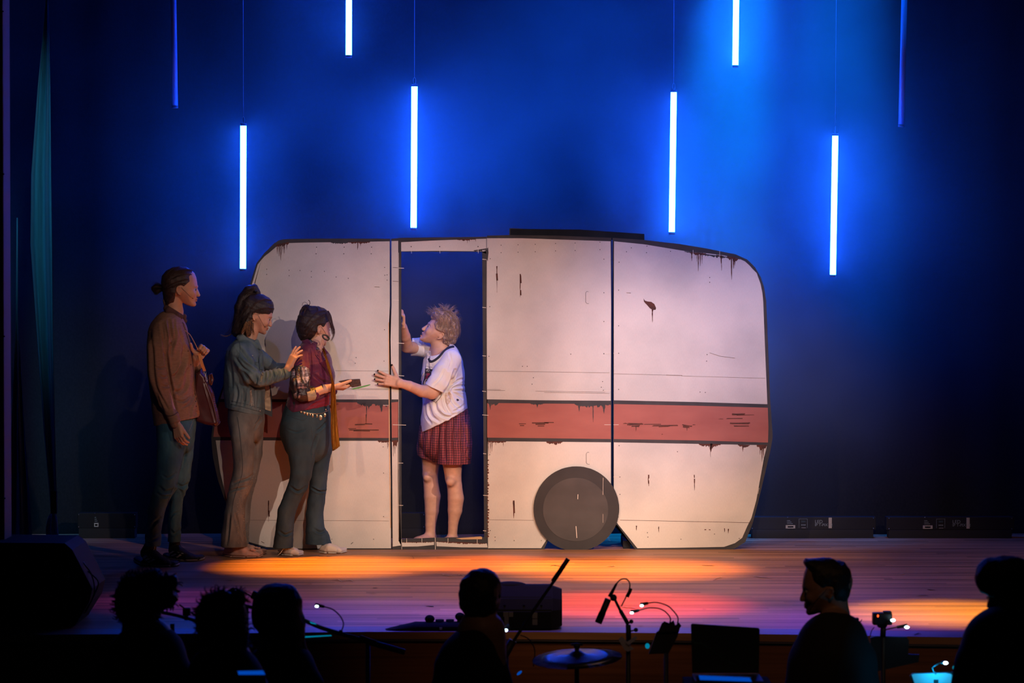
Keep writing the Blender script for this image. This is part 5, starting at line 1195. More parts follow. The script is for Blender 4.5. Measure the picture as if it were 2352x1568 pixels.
    for path, n in ((zz([(1175, 600), (1150, 680), (1110, 780), (1085, 850), (1095, 960), (1100, 1080), (1108, 1200)]), 90), (zz([(1070, 770), (1045, 880), (1040, 1000), (1045, 1100), (1050, 1220)]), 70), (zz([(1215, 600), (1190, 680), (1165, 790)]), 30), (zz([(1140, 930), (1130, 1080), (1125, 1180)]), 30)):
        bm = bmesh.new(); P = smooth_path(path, 12)
        for _ in range(n):
            p = P[rr.randrange(len(P))]; x, y = p[0] + rr.gauss(0, 1.6), p[1] + rr.gauss(0, 2.0); q = onto(x, y, [jn], .0008, None)
            if q is not None: add_ball(bm, q, (rr.uniform(.001, .0026), .0014, rr.uniform(.001, .003)), seg=6, rings=4)
        me = bpy.data.meshes.new('bleached_stitching'); bm.to_mesh(me); bm.free(); o = link('bleached_stitching', me, M_jfade, jn); o['kind'] = 'stuff'
    n_, ns = shoe([(521, 1276), (540, 1279), (565, 1280), (585, 1279.5), (597, 1276)], Y0-.10, (13, 14, 15, 15, 9), [(526, 1264, 12, 12), (545, 1262, 12, 13), (560, 1264, 11, 13), (580, 1270, 8, 14), (592, 1273, 5.5, 10)], root, M_pink, M_pink, sole_h=2.2)
    f_, fs = shoe([(540, 1268), (560, 1271), (580, 1273), (595, 1272.5), (605, 1270)], Y0+.10, (12, 13, 14, 14, 9), [(548, 1254, 10, 11), (562, 1256, 10, 12), (578, 1260, 8, 12), (592, 1265, 6.5, 12), (600, 1267, 4.5, 9)], root, M_pink, M_pink, sole_h=2.2)
    for s_, (a, b_) in ((n_, (581, 1262)), (f_, (592, 1257))):
        q = W(a, b_, Y0 - .14 if s_ is n_ else Y0+.06); bm = bmesh.new(); add_ball(bm, q + Vector((-.009, 0, .001)), (.009, .004, .005)); add_ball(bm, q + Vector((.009, 0, -.002)), (.009, .004, .005)); add_ball(bm, q, .004); from_bm('bow', bm, M_pink, s_)
woman_denim()

# ---------------------------------------------------------------- woman in burgundy jacket
def woman_burgundy():
    Y0 = -0.30
    root = empty('person', (W(705, 1272, Y0).x, Y0, 0), 'person in burgundy jacket and coin belt with hair bun, holding out a dark cake slab', 'person')
    fr = frame(733, 757, Y0-.06, 86, 1, -4, 34)
    S = Solid(*bounds(650, 870, 690, 960, Y0-.32, Y0+.36), VO)
    head_solid(S, fr, False)
    limb(S, [(722, 772, Y0, 18, 18), (721, 792, Y0, 17, 18), (715, 815, Y0, 18, 24)], .012)
    S.seg(W(736, 780, Y0-.02), W(726, 806, Y0-.03), .030, .036, .02)
    limb(S, [(715, 815, Y0, 18, 24), (712, 880, Y0, 20, 26), (706, 930, Y0, 20, 26)], .012)
    limb(S, [(700, 842, Y0-.08, 8), (693, 895, Y0-.20, 8), (722, 902, Y0-.185, 10), (745, 893, Y0-.15, 9.8), (764, 889, Y0-.13, 8.8, 7)], .02)
    wr = W(764, 889, Y0-.13); hand_solid(S, wr, W(800, 890, Y0-.08)-wr, (0.08, 0.35, 0.95), 1, .170, curls=((24, 12, 8), (22, 14, 10), (16, 22, 18), (12, 30, 24)), spread=4, thumb=(.5, 8))
    limb(S, [(736, 842, Y0+.08, 7), (752, 892, Y0+.17, 7), (778, 900, Y0+.08, 8)], .02)
    wr = W(776, 900, Y0+.08); hand_solid(S, wr, Vector((.9, -.35, .15)), (0, 0, 1), -1, .165, curl=(10, 16, 10))
    body = solid_obj(S, 'body', [SK_FAIR, M_lip], root, mi=face_mi(fr), big=True)
    face_parts(fr, body, H_DARK); headmic(fr, body)
    H = Solid(*bounds(676, 780, 678, 800, Y0-.18, Y0+.16), .0025)
    hair_cap(H, fr, [(.44, .22), (.47, .34), (.41, .50), (.26, .60), (.08, .635), (-.14, .61), (-.32, .52), (-.45, .36), (-.49, .15), (-.47, -.05), (-.42, -.20), (-.34, -.32)], [(-.20, -.36), (-.10, -.16), (-.07, 0), (-.05, .11), (.03, .13), (.10, .08), (.14, .10), (.20, .20), (.30, .24), (.38, .22)])
    limb(H, [(705, 728, Y0, 16), (702, 718, Y0, 14, 15), (704, 711, Y0, 12, 14)], .008)
    limb(H, [(712, 713, Y0-.03, 11, 13), (722, 711, Y0-.02, 9, 12), (724, 718, Y0-.02, 8, 11)], .004)
    hair = solid_obj(H, 'hair', H_DARK, root, lambda v, f: hair_groove(fr, .0018, 32)(rough(v, f, .003, 26), f))
    tube_obj('hair_curl', [W(a, b_, Y0-.03) for a, b_ in ((708, 703), (706, 697), (700, 693), (695, 696), (694, 702))], .0013, H_DARK, hair, 5)
    tube_obj('hair_curl', [W(a, b_, Y0-.03) for a, b_ in ((709, 702), (712, 697), (711, 691), (708, 689))], .002, H_DARK, hair, 5)
    strands('hair_strands', [[W(754, 714, Y0-.02), W(760, 726, Y0-.04), W(763, 742, Y0-.045), W(767, 758, Y0-.03), W(766, 772, Y0-.02), W(761, 782, Y0-.01)], [W(750, 718, Y0-.05), W(756, 735, Y0-.07), W(761, 752, Y0-.06), W(764, 768, Y0-.04)], [W(752, 715, Y0-.04), W(759, 732, Y0-.06), W(763, 750, Y0-.05), W(765, 766, Y0-.04)]], 22, .003, .0008, H_BROWN, hair, 12, .001)
    strands('hair_strands', [[(703, 770), (697, 772), (693, 777)], [(748, 714), (730, 718), (712, 734), (700, 752)], [(745, 728), (728, 734), (710, 748), (700, 762)], [(744, 742), (730, 744), (716, 754), (706, 768)], [(750, 722), (738, 724), (722, 738), (708, 756)]], 16, .003, .0008, H_BROWN, hair, 13, .0005, on=[hair], Yd=Y0-.08)
    strands('hair_strands', [[(692, 726), (694, 712), (704, 704), (716, 710)], [(698, 732), (700, 716), (708, 708), (714, 722)], [(718, 702), (728, 706), (730, 714), (722, 720)]], 14, .003, .0008, H_BROWN, hair, 14, .001, on=[hair], Yd=Y0-.02)
    c = W(748.5, 774.5, Y0-.155); bm = bmesh.new()
    add_tube(bm, [c + Vector((.0195*math.cos(t*math.pi/12), .004*math.sin(t*math.pi/12), .0135*math.sin(t*math.pi/12) - .008*math.cos(t*math.pi/12))) for t in range(24)], .0055, 8, closed=True); ering = from_bm('earring', bm, M_cable, root)
    tube_obj('earring_hook', [fp(fr, .0, -.10, .34), c + Vector((-.014, .01, .018))], .0009, M_steel, ering, 5)
    # jacket
    S = Solid(*bounds(640, 785, 770, 960, Y0-.34, Y0+.34), .0032)
    rows(S, [(803, 690, 734, .09), (814, 681, 750, .15), (835, 673, 762, .18), (865, 668, 769, .175), (890, 664, 768, .165), (915, 662, 760, .16), (940, 656, 750, .165), (965, 654, 748, .165)], Y0, .17, .012)
    limb(S, [(692, 826, Y0-.14, 19), (690, 850, Y0-.18, 22), (688, 880, Y0-.20, 23), (694, 903, Y0-.205, 18), (708, 905, Y0-.19, 15), (720, 903, Y0-.18, 14)], .016)
    limb(S, [(740, 828, Y0+.14, 15), (752, 880, Y0+.18, 14), (764, 898, Y0+.12, 11)], .02)
    S.ball(W(742, 800, Y0-.06), (.045, .09, .045), .006, sub=True)
    S.cutplane(W(700, 940, Y0), (W(707, 980, Y0)-W(700, 941, Y0)))
    folds = [([(712, 805), (714, 840), (712, 870)], 2.6, 2.8), ([(740, 815), (746, 840), (755, 862)], 2.4, 2.4), ([(720, 860), (740, 875), (760, 880)], 3, 2.6), ([(725, 920), (738, 914), (752, 908)], 2.6, 2.4), ([(715, 935), (728, 925), (745, 920)], 2.4, 2), ([(676, 850), (680, 880), (684, 905)], 2.4, 2.6), ([(700, 846), (704, 875), (704, 895)], 2.2, 2.4), ([(690, 845), (692, 870), (690, 895)], 2, 2), ([(668, 895), (674, 920), (672, 938)], 3, 2.6)]
    jk = solid_obj(S, 'jacket', M_burg, root, lambda v, f: rough(crease(v, f, Y0, folds), f, .0024, 20, .001, 70))
    patch('sequin_sleeve', [[(664, 850), (672, 840), (690, 838), (708, 846), (713, 866), (712, 885), (722, 888), (726, 898), (722, 919), (706, 921), (690, 922), (672, 915), (667, 890)]], jk, M_sequin, jk, .0016, None, 4)
    patch('silver_pattern', [[(693, 843), (700, 841), (708, 846), (712, 856), (711, 868), (705, 880), (700, 880), (694, 868), (692, 855)], [(679, 862), (690, 866), (693, 878), (700, 884), (704, 890), (698, 893), (690, 890), (682, 893), (684, 880)], [(669, 850), (678, 848), (680, 856), (673, 868), (670, 876)]], jk, M_silver, jk, .003, None, 4)
    patch('cream_cuff', [[(704, 900), (722, 896), (727, 908), (724, 917), (708, 920)]], jk, M_cream, jk, .004, None, 3)
    patch('silver_pattern', [[(675, 905), (681, 900), (683, 912), (677, 915)], [(686, 905), (690, 903), (689, 915), (685, 914)]], jk, M_silver, jk, .003, None, 3)
    patch('top', [[(700, 941), (712, 930), (735, 918), (755, 908), (756, 930), (748, 936), (720, 943)]], jk, M_burg2, jk, .002, None, 3)
    seam('lapel', [(712, 783), (722, 800), (733, 812), (725, 815), (745, 838), (763, 868)], 2.6, jk, M_burg, jk, .003, n=6)
    K = Solid(*bounds(692, 765, 772, 870, Y0-.24, Y0+.2), .0025)
    K.chain([W(703, 784, Y0-.07), W(716, 800, Y0-.115), (W(728, 815, Y0-.15))], [(.020, .010), (.022, .008), (.006, .005)], .006)
    K.chain([W(730, 806, Y0-.13), W(741, 830, Y0-.165), W(757, 858, Y0-.14)], [(.014, .006), (.019, .006), (.006, .005)], .006)
    K.chain([W(742, 802, Y0+.03), W(757, 828, Y0-.02)], [(.014, .006), (.008, .006)], .006)
    K.seg(W(700, 784, Y0-.05), W(700, 784, Y0+.05), .018, .018, .01)
    solid_obj(K, 'collar', M_burg, jk)
    bm = bmesh.new(); rr = random.Random(4)
    P = smooth_path([(718, 784), (729, 796), (736, 808), (742, 818), (747, 832)], 8)
    for i in range(60):
        p = P[rr.randrange(len(P))]; add_ball(bm, W(p[0] + rr.gauss(0, 2.4), p[1] + rr.gauss(0, 2.4), Y0 - .125 - rr.random()*.02), rr.uniform(.0012, .003), seg=6, rings=4)
    o = from_bm('beaded_scarf', bm, M_silver, root); o['kind'] = 'stuff'
    B2 = Solid(*bounds(708, 765, 772, 850, Y0-.2, Y0+.15), .0025); B2.chain([W(712, 784, Y0-.07), W(728, 802, Y0-.10), W(744, 830, Y0-.13)], [(.014, .01), (.015, .01), (.008, .006)], .004); solid_obj(B2, 'neck_scarf', M_sequin, root, lambda v, f: rough(v, f, .003, 60))
    # gold gauze scarf
    def gauze(name, rw, Y, m):
        bm = bmesh.new(); G = []
        for (y, a, b_, yo) in rw:
            row = []
            for k in range(13):
                t = k/12; row.append(bm.verts.new(W(a + (b_-a)*t, y, Y + yo + .010*math.sin(t*14 + y*.02))))
            G.append(row)
        for r1, r2 in zip(G, G[1:]):
            for k in range(12): bm.faces.new((r1[k], r1[k+1], r2[k+1], r2[k]))
        bmesh.ops.solidify(bm, geom=bm.faces[:], thickness=.0015)
        return from_bm(name, bm, m, root, True)
    gauze('gold_scarf', [(800, 739, 745, 0), (820, 746, 751, -.03), (845, 752, 759, -.045), (865, 758, 764, -.05), (878, 761, 767, -.045), (900, 760, 771, -.02), (940, 760, 773, 0), (980, 760, 776, 0), (1010, 761, 779, 0), (1024, 762, 781, 0), (1030, 763, 774, 0), (1035, 763, 766, 0)], Y0-.155, M_gold)
    # chain belt with coins
    bm = bmesh.new(); P = smooth_path([(688, 944), (702, 947), (720, 950), (738, 949), (752, 943)], 6)
    # flared dark jeans
    S = Solid(*bounds(615, 785, 925, 1270, Y0-.30, Y0+.32), .0035)
    rows(S, [(930, 657, 757, .155), (960, 649, 760, .165), (990, 643, 760, .17), (1010, 650, 760, .15)], Y0, .16, .02)
    rows(S, [(975, 645, 733, .10, Y0-.08), (1023, 657, 726, .095, Y0-.10), (1056, 665, 722, .088, Y0-.105), (1088, 667, 716, .08, Y0-.11), (1112, 663, 708, .072, Y0-.11), (1142, 651, 691, .066, Y0-.11), (1175, 638, 679, .066, Y0-.11), (1208, 634, 674, .072, Y0-.11), (1240, 630, 673, .085, Y0-.11), (1270, 625, 673, .095, Y0-.11)], Y0, .08, .016)
    rows(S, [(985, 700, 760, .095, Y0+.09), (1030, 712, 763, .09, Y0+.11), (1071, 713, 755, .08, Y0+.115), (1119, 711, 750, .07, Y0+.12), (1153, 706, 746, .066, Y0+.12), (1182, 703, 742, .066, Y0+.12), (1218, 702, 746, .072, Y0+.12), (1236, 702, 757, .082, Y0+.12), (1270, 700, 768, .095, Y0+.12)], Y0, .08, .016)
    S.below(W(650, 1256.5, Y0-.1).z)
    folds = [([(668, 1118), (685, 1128), (702, 1118)], 2.6, 3), ([(716, 1120), (732, 1128), (748, 1128)], 2.0, 3.6), ([(642, 1220), (655, 1228), (670, 1222)], 2.6, 3.4), ([(722, 1215), (735, 1222), (748, 1218)], 2.6, 3), ([(728, 1000), (722, 1018), (716, 1040)], 3, 3.4), ([(728, 990), (740, 980), (750, 968)], 2.6, 2.6), ([(660, 985), (680, 992), (700, 986)], 2, 1.4)]
    jn = solid_obj(S, 'jeans', M_jeansdark, root, lambda v, f: rough(crease(v, f, Y0, folds), f, .0022, 14, .0008, 60))
    zz = lambda pts: [(560 + a/4.61, 980 + b_/4.61) for a, b_ in pts]
    seam('seam', zz([(715, 0), (728, 150), (725, 330), (705, 520), (640, 690), (575, 830), (530, 960), (505, 1080)]), 1.0, jn, M_jseam, jn, .0008, n=6)
    seam('seam', zz([(925, 300), (905, 450), (880, 600), (868, 690)]), 1.0, jn, M_jseam, jn, .0008); seam('seam', zz([(780, 660), (868, 690)]), 1.2, jn, M_jseam, jn, .0008)
    seam('seam', [(671, 957), (683, 962), (697, 965), (706, 958)], 1.2, jn, M_jseam, jn, .0008); seam('seam', [(660, 953), (690, 956), (714, 956), (745, 950)], 1.0, jn, M_jseam, jn, .0008); seam('seam', [(745, 950), (744, 965), (738, 982)], 1.0, jn, M_jseam, jn, .0008)
    chain = seam('belt_chain', [(688, 944), (702, 947), (720, 950), (738, 949), (752, 943)], 1.2, [jn, jk], M_coin, root, .004)
    for x, y, rx, rz in ((699, 948, 2.6, 3.0), (705.5, 951, 2.6, 3), (712, 952, 2, 2.4), (717.5, 954.5, 2.4, 4), (727, 955, 2, 3.6), (735, 958.5, 4, 6), (744.5, 953, 3, 4.5), (692, 946, 2.4, 2.4), (747, 941, 1.6, 2)):
        q = onto(x, y, [jn, jk], .005, Y0-.16); bm = bmesh.new(); add_ball(bm, q, (rx*.0027, .0025, rz*.0027), seg=12, rings=8); from_bm('coin', bm, M_coin, chain)
    # bracelets
    c = W(743, 893, Y0-.15); ax = Vector((.95, 0, .25)).normalized(); u = ax.cross(Vector((0, 1, 0))).normalized(); v = ax.cross(u)
    bm = bmesh.new()
    for t in range(22): add_ball(bm, c + (u*math.cos(t*math.pi/11) + v*math.sin(t*math.pi/11))*.0285, .0042, seg=8, rings=6)
    from_bm('bead_bracelet', bm, M_cable, root)
    n_, ns = shoe([(648, 1271), (660, 1275), (675, 1276), (690, 1273.5)], Y0-.10, (12, 14, 15, 10), [(652, 1262, 10, 11), (664, 1262, 10, 13), (676, 1266, 8.5, 14), (687, 1270, 5.5, 10)], root, M_canvas, M_canvas, sole_h=2.2)
    f_, fs = shoe([(742, 1269), (755, 1270.5), (772, 1270.5), (789, 1267)], Y0+.12, (12, 14, 15, 10), [(746, 1258, 9, 11), (757, 1257, 9, 13), (772, 1261, 8, 14), (785, 1264, 5, 10)], root, M_canvas, M_canvas, sole_h=2.2)
    for s_, a, b_, Yq in ((n_, 650, 1258, Y0-.17), (f_, 741, 1262, Y0+.05)):
        tube_obj('lace', [W(a+8, b_, Yq), W(a, b_+3, Yq), W(a-6, b_+12, Yq), W(a-12, b_+17, Yq)] if s_ is n_ else [W(a+3, b_, Yq), W(a+1, b_+4, Yq), W(a+3, b_+9, Yq)], .0022, M_canvas, s_, 6)
    for k in range(3):
        a = W(664 + k*4, 1254.5 + k*2, Y0-.13); tube_obj('lace', [a, a + Vector((.006, -.01, -.004)), a + Vector((.012, -.004, -.010))], .0018, M_canvas, n_, 6)
    # what she holds
    t = empty('cake_slab', W(805, 886, Y0-.08), 'dark brown slab of cake held out on a green leaf by the person with the coin belt', 'cake')
    bm = bmesh.new()
    fr_ = [(797, 873), (826, 871), (829, 886), (808, 890), (803, 880)]
    add_poly(bm, pl(fr_, Y0-.115), 0, (0, .015, 0)); add_poly(bm, pl([(777, 876), (797, 872), (806, 873), (812, 889), (796, 884)], Y0-.10), 0, (0, .10, 0))
    add_poly(bm, pl([(800, 872), (825, 871), (828, 886), (810, 889)], Y0-.10), 0, (0, .09, 0))
    M_cake = mat('dark_cake', (0.085, 0.035, 0.022), 0.7, noise=((90, 90, 90), (0.03, 0.014, 0.012), 1.0, 4), bump=((120, 120, 120), 0.8, 0.004))
    from_bm('cake', bm, M_cake, t)
    M_leaf = mat('green_leaf', (0.10, 0.34, 0.07), 0.5)
    bm = bmesh.new(); add_poly(bm, pl([(806, 893), (822, 889), (848, 883), (850.5, 884), (846, 886), (824, 892), (812, 894)], Y0-.11), 0, (0, .05, 0)); from_bm('leaf', bm, M_leaf, t)
woman_burgundy()

# ---------------------------------------------------------------- blond player leaning out of the doorway
def man_door():
    Y0 = 0.33
    root = empty('person', (W(1010, 1240, Y0).x, Y0, 0), 'barefoot blond person in white printed tee and maroon checked shorts in the caravan doorway', 'person')
    fr = frame(1011, 771, Y0-.07, 84, -1, 36, -2)
    tips = []
    S = Solid(*bounds(856, 1090, 670, 1266, -0.12, Y0+.30), VO)
    head_solid(S, fr, True, .03)
    limb(S, [(1008, 782, Y0, 20, 19), (1012, 798, Y0, 21, 22), (1014, 822, Y0, 24, 34)], .014)
    limb(S, [(1018, 822, Y0, 20, 26), (1020, 900, Y0, 24, 28), (1022, 980, Y0, 28, 28), (1022, 1025, Y0, 28, 28)], .014)
    # near arm across the doorway, hand flat on the left panel
    limb(S, [(1030, 836, Y0-.08, 13), (1008, 878, Y0-.19, 15), (992, 900, Y0-.21, 16)], .02)
    limb(S, [(992, 900, Y0-.21, 16), (968, 898, Y0-.26, 13.5), (940, 886, Y0-.33, 11.5), (916, 879, Y0-.375, 9.5, 7)], .012)
    wr = W(918, 879.5, -0.038); hand_solid(S, wr, W(868, 867, -0.030)-wr, (0, 1, -.05), -1, .182, curls=((3, 4, 3), (2, 3, 2), (2, 3, 2), (3, 5, 3)), spread=8.5, thumb=(.95, 4), tips=tips, k=.003)
    # far arm: elbow behind the jamb, hand gripping its edge
    limb(S, [(1012, 812, Y0+.02, 15), (995, 805, Y0+.10, 14), (960, 800, Y0+.12, 14.5), (934, 796, Y0, 14), (930, 772, Y0-.10, 12.5), (926, 750, Y0-.19, 9)], .014)
    wr = W(927, 750, Y0-.20); 
    hand_solid(S, wr, Vector((-.02, -.2, 1)), (-1, -.1, 0), -1, .150, curls=((10, 40, 30), (24, 60, 40), (30, 70, 40), (35, 75, 40)), spread=2, thumb=(.7, 30))
    S.chain([W(925, 738, .08), W(921, 724, 0.0), W(916, 722, -.012)], [.010, .009, .008], .004)
    # bare legs and feet
    limb(S, [(1038, 1010, Y0-.08, 27, 30), (1039, 1062, Y0-.08, 23, 26), (1041, 1098, Y0-.08, 18.5), (1044, 1114, Y0-.08, 17), (1047, 1144, Y0-.08, 18.5), (1045, 1172, Y0-.08, 16.5), (1041, 1200, Y0-.08, 11.5), (1039, 1232, Y0-.08, 10.5)], .012)
    limb(S, [(1000, 1000, Y0+.09, 26, 30), (990, 1053, Y0+.09, 22, 26), (988, 1088, Y0+.09, 18), (989, 1102, Y0+.09, 17), (993, 1140, Y0+.09, 19), (992, 1172, Y0+.09, 16), (989, 1205, Y0+.09, 12), (989, 1232, Y0+.09, 11.5)], .012)
    S.ball(W(1035, 1106, Y0-.13), .030, .02); S.ball(W(982, 1096, Y0+.045), .028, .02)
    for cx, Yc in ((1032, Y0-.08), (980, Y0+.09)):
        zf = 0.022; a = Vector((W(cx+10, 1240, Yc).x, Yc+.02, .035)); b_ = Vector((a.x-.075, Yc-.08, .026)); c = Vector((a.x-.13, Yc-.13, .016))
        S.chain([a, b_, c], [(.038, .034), (.026, .042), (.014, .044)], .02)
        for k in range(5):
            s_ = Vector((-.5, .85, 0)).normalized()*(-.034+.017*k); p = c + s_ + Vector((0, 0, -.002)); S.seg(p, p + Vector((-.022, -.022, -.002)), .0095 if k != 4 else .012, .008 if k != 4 else .010, .004)
    S.below(0.0)
    nails = np.array([[*(t[0])] for t in tips[:5]], np.float32)
    fm = face_mi(fr, .03)
    hd = (W(870, 864, -.03)-W(918, 879.5, -.038)).normalized()
    def mi(c):
        m = fm(c)
        for q in nails:
            d = np.linalg.norm(c - (q + np.array(hd)*0.002 + np.array([0, -.004, 0], np.float32)), axis=1); m = np.where((d < .0072) & (c[:, 1] < q[1]+.001), 2, m)
        return m
    body = solid_obj(S, 'body', [SK_FAIR, M_lip, M_nail], root, mi=mi, big=True)
    face_parts(fr, body, H_BLOND)
    bm = bmesh.new(); add_ball(bm, fp(fr, .412, -.240, 0), (.007, .010, .0035), seg=12, rings=6); from_bm('teeth', bm, M_teeth, body)
    # messy blond hair
    H = Solid(*bounds(972, 1066, 690, 800, Y0-.17, Y0+.15), .0025)
    hair_cap(H, fr, [(.49, .24), (.54, .32), (.56, .42), (.52, .55), (.42, .64), (.30, .70), (.16, .73), (0, .71), (-.20, .61), (-.34, .47), (-.45, .27), (-.46, .08), (-.42, -.08), (-.34, -.16)], [(-.20, -.13), (-.12, -.02), (-.06, .10), (.02, .14), (.10, .08), (.20, .08), (.27, .15), (.34, .25), (.42, .26)], .385)
    hair = solid_obj(H, 'hair', H_BLOND, root, lambda v, f: hair_groove(fr, .0032, 24)(rough(v, f, .011, 30, .005, 80), f))
    g = lambda p, Yo=-.06: [W(a, b_, Y0 + Yo + .01*i) for i, (a, b_) in enumerate(p)]
    strands('hair_strands', [g([(1006, 716), (999, 709), (996, 705)]), g([(998, 718), (991, 712), (986, 711)], -.03), g([(1020, 712), (1016, 705), (1009, 701)]), g([(1026, 712), (1026, 705), (1031, 701)], -.03), g([(1034, 716), (1038, 708), (1044, 706)]), g([(1042, 722), (1048, 715), (1052, 717)], -.03), g([(994, 722), (986, 720), (983, 716)], 0), g([(1048, 732), (1055, 730), (1058, 736)], 0)], 26, .008, .0007, H_BLOND, hair, 21, .003)
    strands('hair_strands', [[(994, 722), (1006, 730), (1008, 744), (1002, 756)], [(1004, 716), (1018, 728), (1022, 746), (1014, 760)], [(1014, 712), (1030, 726), (1036, 746), (1032, 768)], [(1024, 712), (1040, 726), (1048, 746), (1046, 770)], [(1020, 722), (1030, 740), (1030, 762), (1026, 778)], [(1034, 716), (1048, 730), (1054, 750), (1050, 774)], [(1008, 724), (1014, 738), (1010, 752), (1000, 760)], [(1036, 744), (1042, 762), (1038, 780)], [(1026, 756), (1030, 770), (1034, 783)], [(1000, 712), (1016, 710), (1030, 714), (1044, 724)], [(990, 718), (1004, 712), (1020, 714)]], 34, .006, .0009, H_BLOND, hair, 22, .003, on=[hair], Yd=Y0-.04)
    # tee
    S = Solid(*bounds(930, 1085, 775, 995, Y0-.30, Y0+.32), .0032)
    limb(S, [(1036, 826, Y0-.14, 24), (1020, 855, Y0-.18, 25), (1006, 878, Y0-.20, 24), (994, 900, Y0-.21, 24)], .016)
    nrm = W(985, 925, 0)-W(999, 895, 0); S.cutplane(W(997, 891, Y0-.2), nrm)     # square-cut sleeve opening
    rows(S, [(808, 1012, 1048, .10), (818, 992, 1056, .16), (838, 972, 1064, .19), (860, 968, 1067, .18), (895, 969, 1067, .175), (925, 971, 1072, .185), (945, 970, 1074, .195), (965, 967, 1074, .20), (990, 967, 1074, .20)], Y0, .18, .014)
    limb(S, [(992, 805, Y0+.12, 20), (966, 797, Y0+.12, 21), (946, 797, Y0+.10, 21)], .016)
    # trims: hem runs up to the right, sleeves are cut square
    S.cutplane(W(1000, 976, Y0), (W(1014, 1003, Y0)-W(1000, 976, Y0)))
    pf = V3(W(943.5, 797, Y0)); S.cutplane(pf, (-1, 0, .1))
    S.ball(W(1005, 798, Y0-.05), (.080, .13, .062), .006, rot=Matrix.Rotation(-.55, 3, 'Y'), sub=True)
    folds = [([(1045, 850), (1035, 880), (1022, 900)], 3, 4.5), ([(1062, 870), (1045, 878), (1032, 890)], 2.4, 3.4), ([(1066, 885), (1048, 888), (1034, 893)], 2.4, 3), ([(1068, 898), (1052, 896), (1036, 896)], 2.2, 2.6), ([(1030, 900), (1042, 925), (1058, 940)], 2.6, 3), ([(1020, 905), (1024, 930), (1036, 950)], 2.6, 3), ([(1000, 925), (1005, 945), (1028, 958), (1045, 950)], 3, 4), ([(985, 930), (992, 955), (1010, 968)], 3, 3.4), ([(976, 930), (980, 955), (990, 972)], 2.4, 2.4), ([(1010, 935), (1020, 950), (1040, 955)], 2.2, -2.2), ([(985, 818), (984, 840), (988, 860)], 2.2, 2.6), ([(978, 815), (977, 845), (978, 875)], 2.2, 2.2), ([(1032, 810), (1036, 830), (1030, 850)], 2.2, 1.6), ([(1020, 850), (1010, 870), (995, 885)], 2.4, 1.6), ([(1062, 915), (1048, 905), (1036, 898)], 2.2, 2.4), ([(1040, 945), (1052, 940), (1066, 930)], 2.2, 2.2)]
    tee = solid_obj(S, 'tee_shirt', M_tee, root, lambda v, f: rough(crease(v, f, Y0, folds), f, .0022, 18, .0006, 60))
    seam('neck_rib', [(1041, 796), (1030, 799), (1019, 808), (1008, 820), (997, 828), (989, 830), (985, 824)], 6.5, tee, M_navy, tee, .000, n=6)
    zz = lambda pts: [(840 + a/8.71, 820 + b_/8.71) for a, b_ in pts]
    M_printdk = mat('print_dark', (0.03, 0.018, 0.022), 0.7); M_printrd = mat('print_red', (0.38, 0.02, 0.05), 0.7); M_printwh = mat('print_white', (0.78, 0.74, 0.72), 0.7)
    patch('print_band', [zz([(1195, 180), (1335, 205), (1340, 245), (1192, 220)])], tee, M_printwh, tee, .0022, None, 3); seam('print_line', zz([(1195, 178), (1335, 202)]), .8, tee, M_printdk, tee, .0022); seam('print_line', zz([(1192, 226), (1340, 252)]), 1.4, tee, M_printdk, tee, .0022)
    patch('print_panel', [zz([(1190, 228), (1338, 254), (1300, 370), (1240, 440), (1165, 540), (1140, 545), (1170, 430), (1185, 320)])], tee, M_printdk, tee, .002, None, 3)
    patch('print_red', [zz([(1215, 315), (1290, 330), (1262, 400), (1225, 430), (1205, 430), (1208, 380)])], tee, M_printrd, tee, .003, None, 3)
    seam('print_stripe', zz([(1165, 310), (1140, 380), (1120, 450), (1108, 540)]), 2.6, tee, M_printwh, tee, .002); seam('print_line', zz([(1150, 310), (1125, 370), (1108, 440)]), .7, tee, M_printdk, tee, .003); seam('print_stripe', zz([(1225, 440), (1195, 480), (1175, 545)]), 2.0, tee, M_printwh, tee, .004)
    def letters(s, a, b_, size, m, par):
        q = onto(a, b_, [tee], .004, None)
        if q is None: return
        o = text_obj('print_letters', s, q, size, m, par, rot=(math.pi/2, -R(8), 0), depth=.0004)
        for v in o.data.vertices:
            x, y, z = v.co.x, v.co.y + DC, v.co.z - HC; dep = y*CP - z*SP; up = y*SP + z*CP
            p = onto(1176 + FPX*x/dep, 784 - FPX*up/dep, [tee], .006, None)
            if p is not None: v.co = p
    letters('TO', *zz([(1200, 300)])[0], .021, M_printwh, tee); letters('CI', *zz([(1213, 372)])[0], .015, M_printwh, tee)
    patch('print_panel', [zz([(1262, 812), (1420, 672), (1480, 700), (1455, 760), (1380, 862), (1340, 868)])], tee, M_printdk, tee, .0022, None, 3)
    patch('print_red', [zz([(1290, 812), (1380, 735), (1400, 760), (1350, 830)])], tee, mat('print_maroon', (0.10, 0.02, 0.03), .7), tee, .0032, None, 3)
    patch('print_band', [zz([(1490, 705), (1520, 722), (1490, 800), (1400, 905), (1378, 880), (1460, 785)])], tee, M_printwh, tee, .003, None, 3); seam('print_line', zz([(1524, 722), (1492, 806), (1400, 912)]), .9, tee, M_printdk, tee, .0028); seam('print_line', zz([(1250, 822), (1320, 865), (1380, 885)]), .9, tee, M_printdk, tee, .0028)
    patch('stain', [zz([(1600, 720), (1680, 690), (1720, 760), (1700, 880), (1640, 960), (1600, 900), (1590, 800)])], tee, mat('brown_stain', (0.52, 0.37, 0.26), .9, noise=((60, 60, 60), (0.74, 0.66, 0.60), 1.0, 3)), tee, .0010, None, 3)
    patch('badge', [zz([(1820, 832), (1850, 838), (1868, 862), (1835, 880), (1810, 862)])], tee, M_printdk, tee, .0018, None, 2)
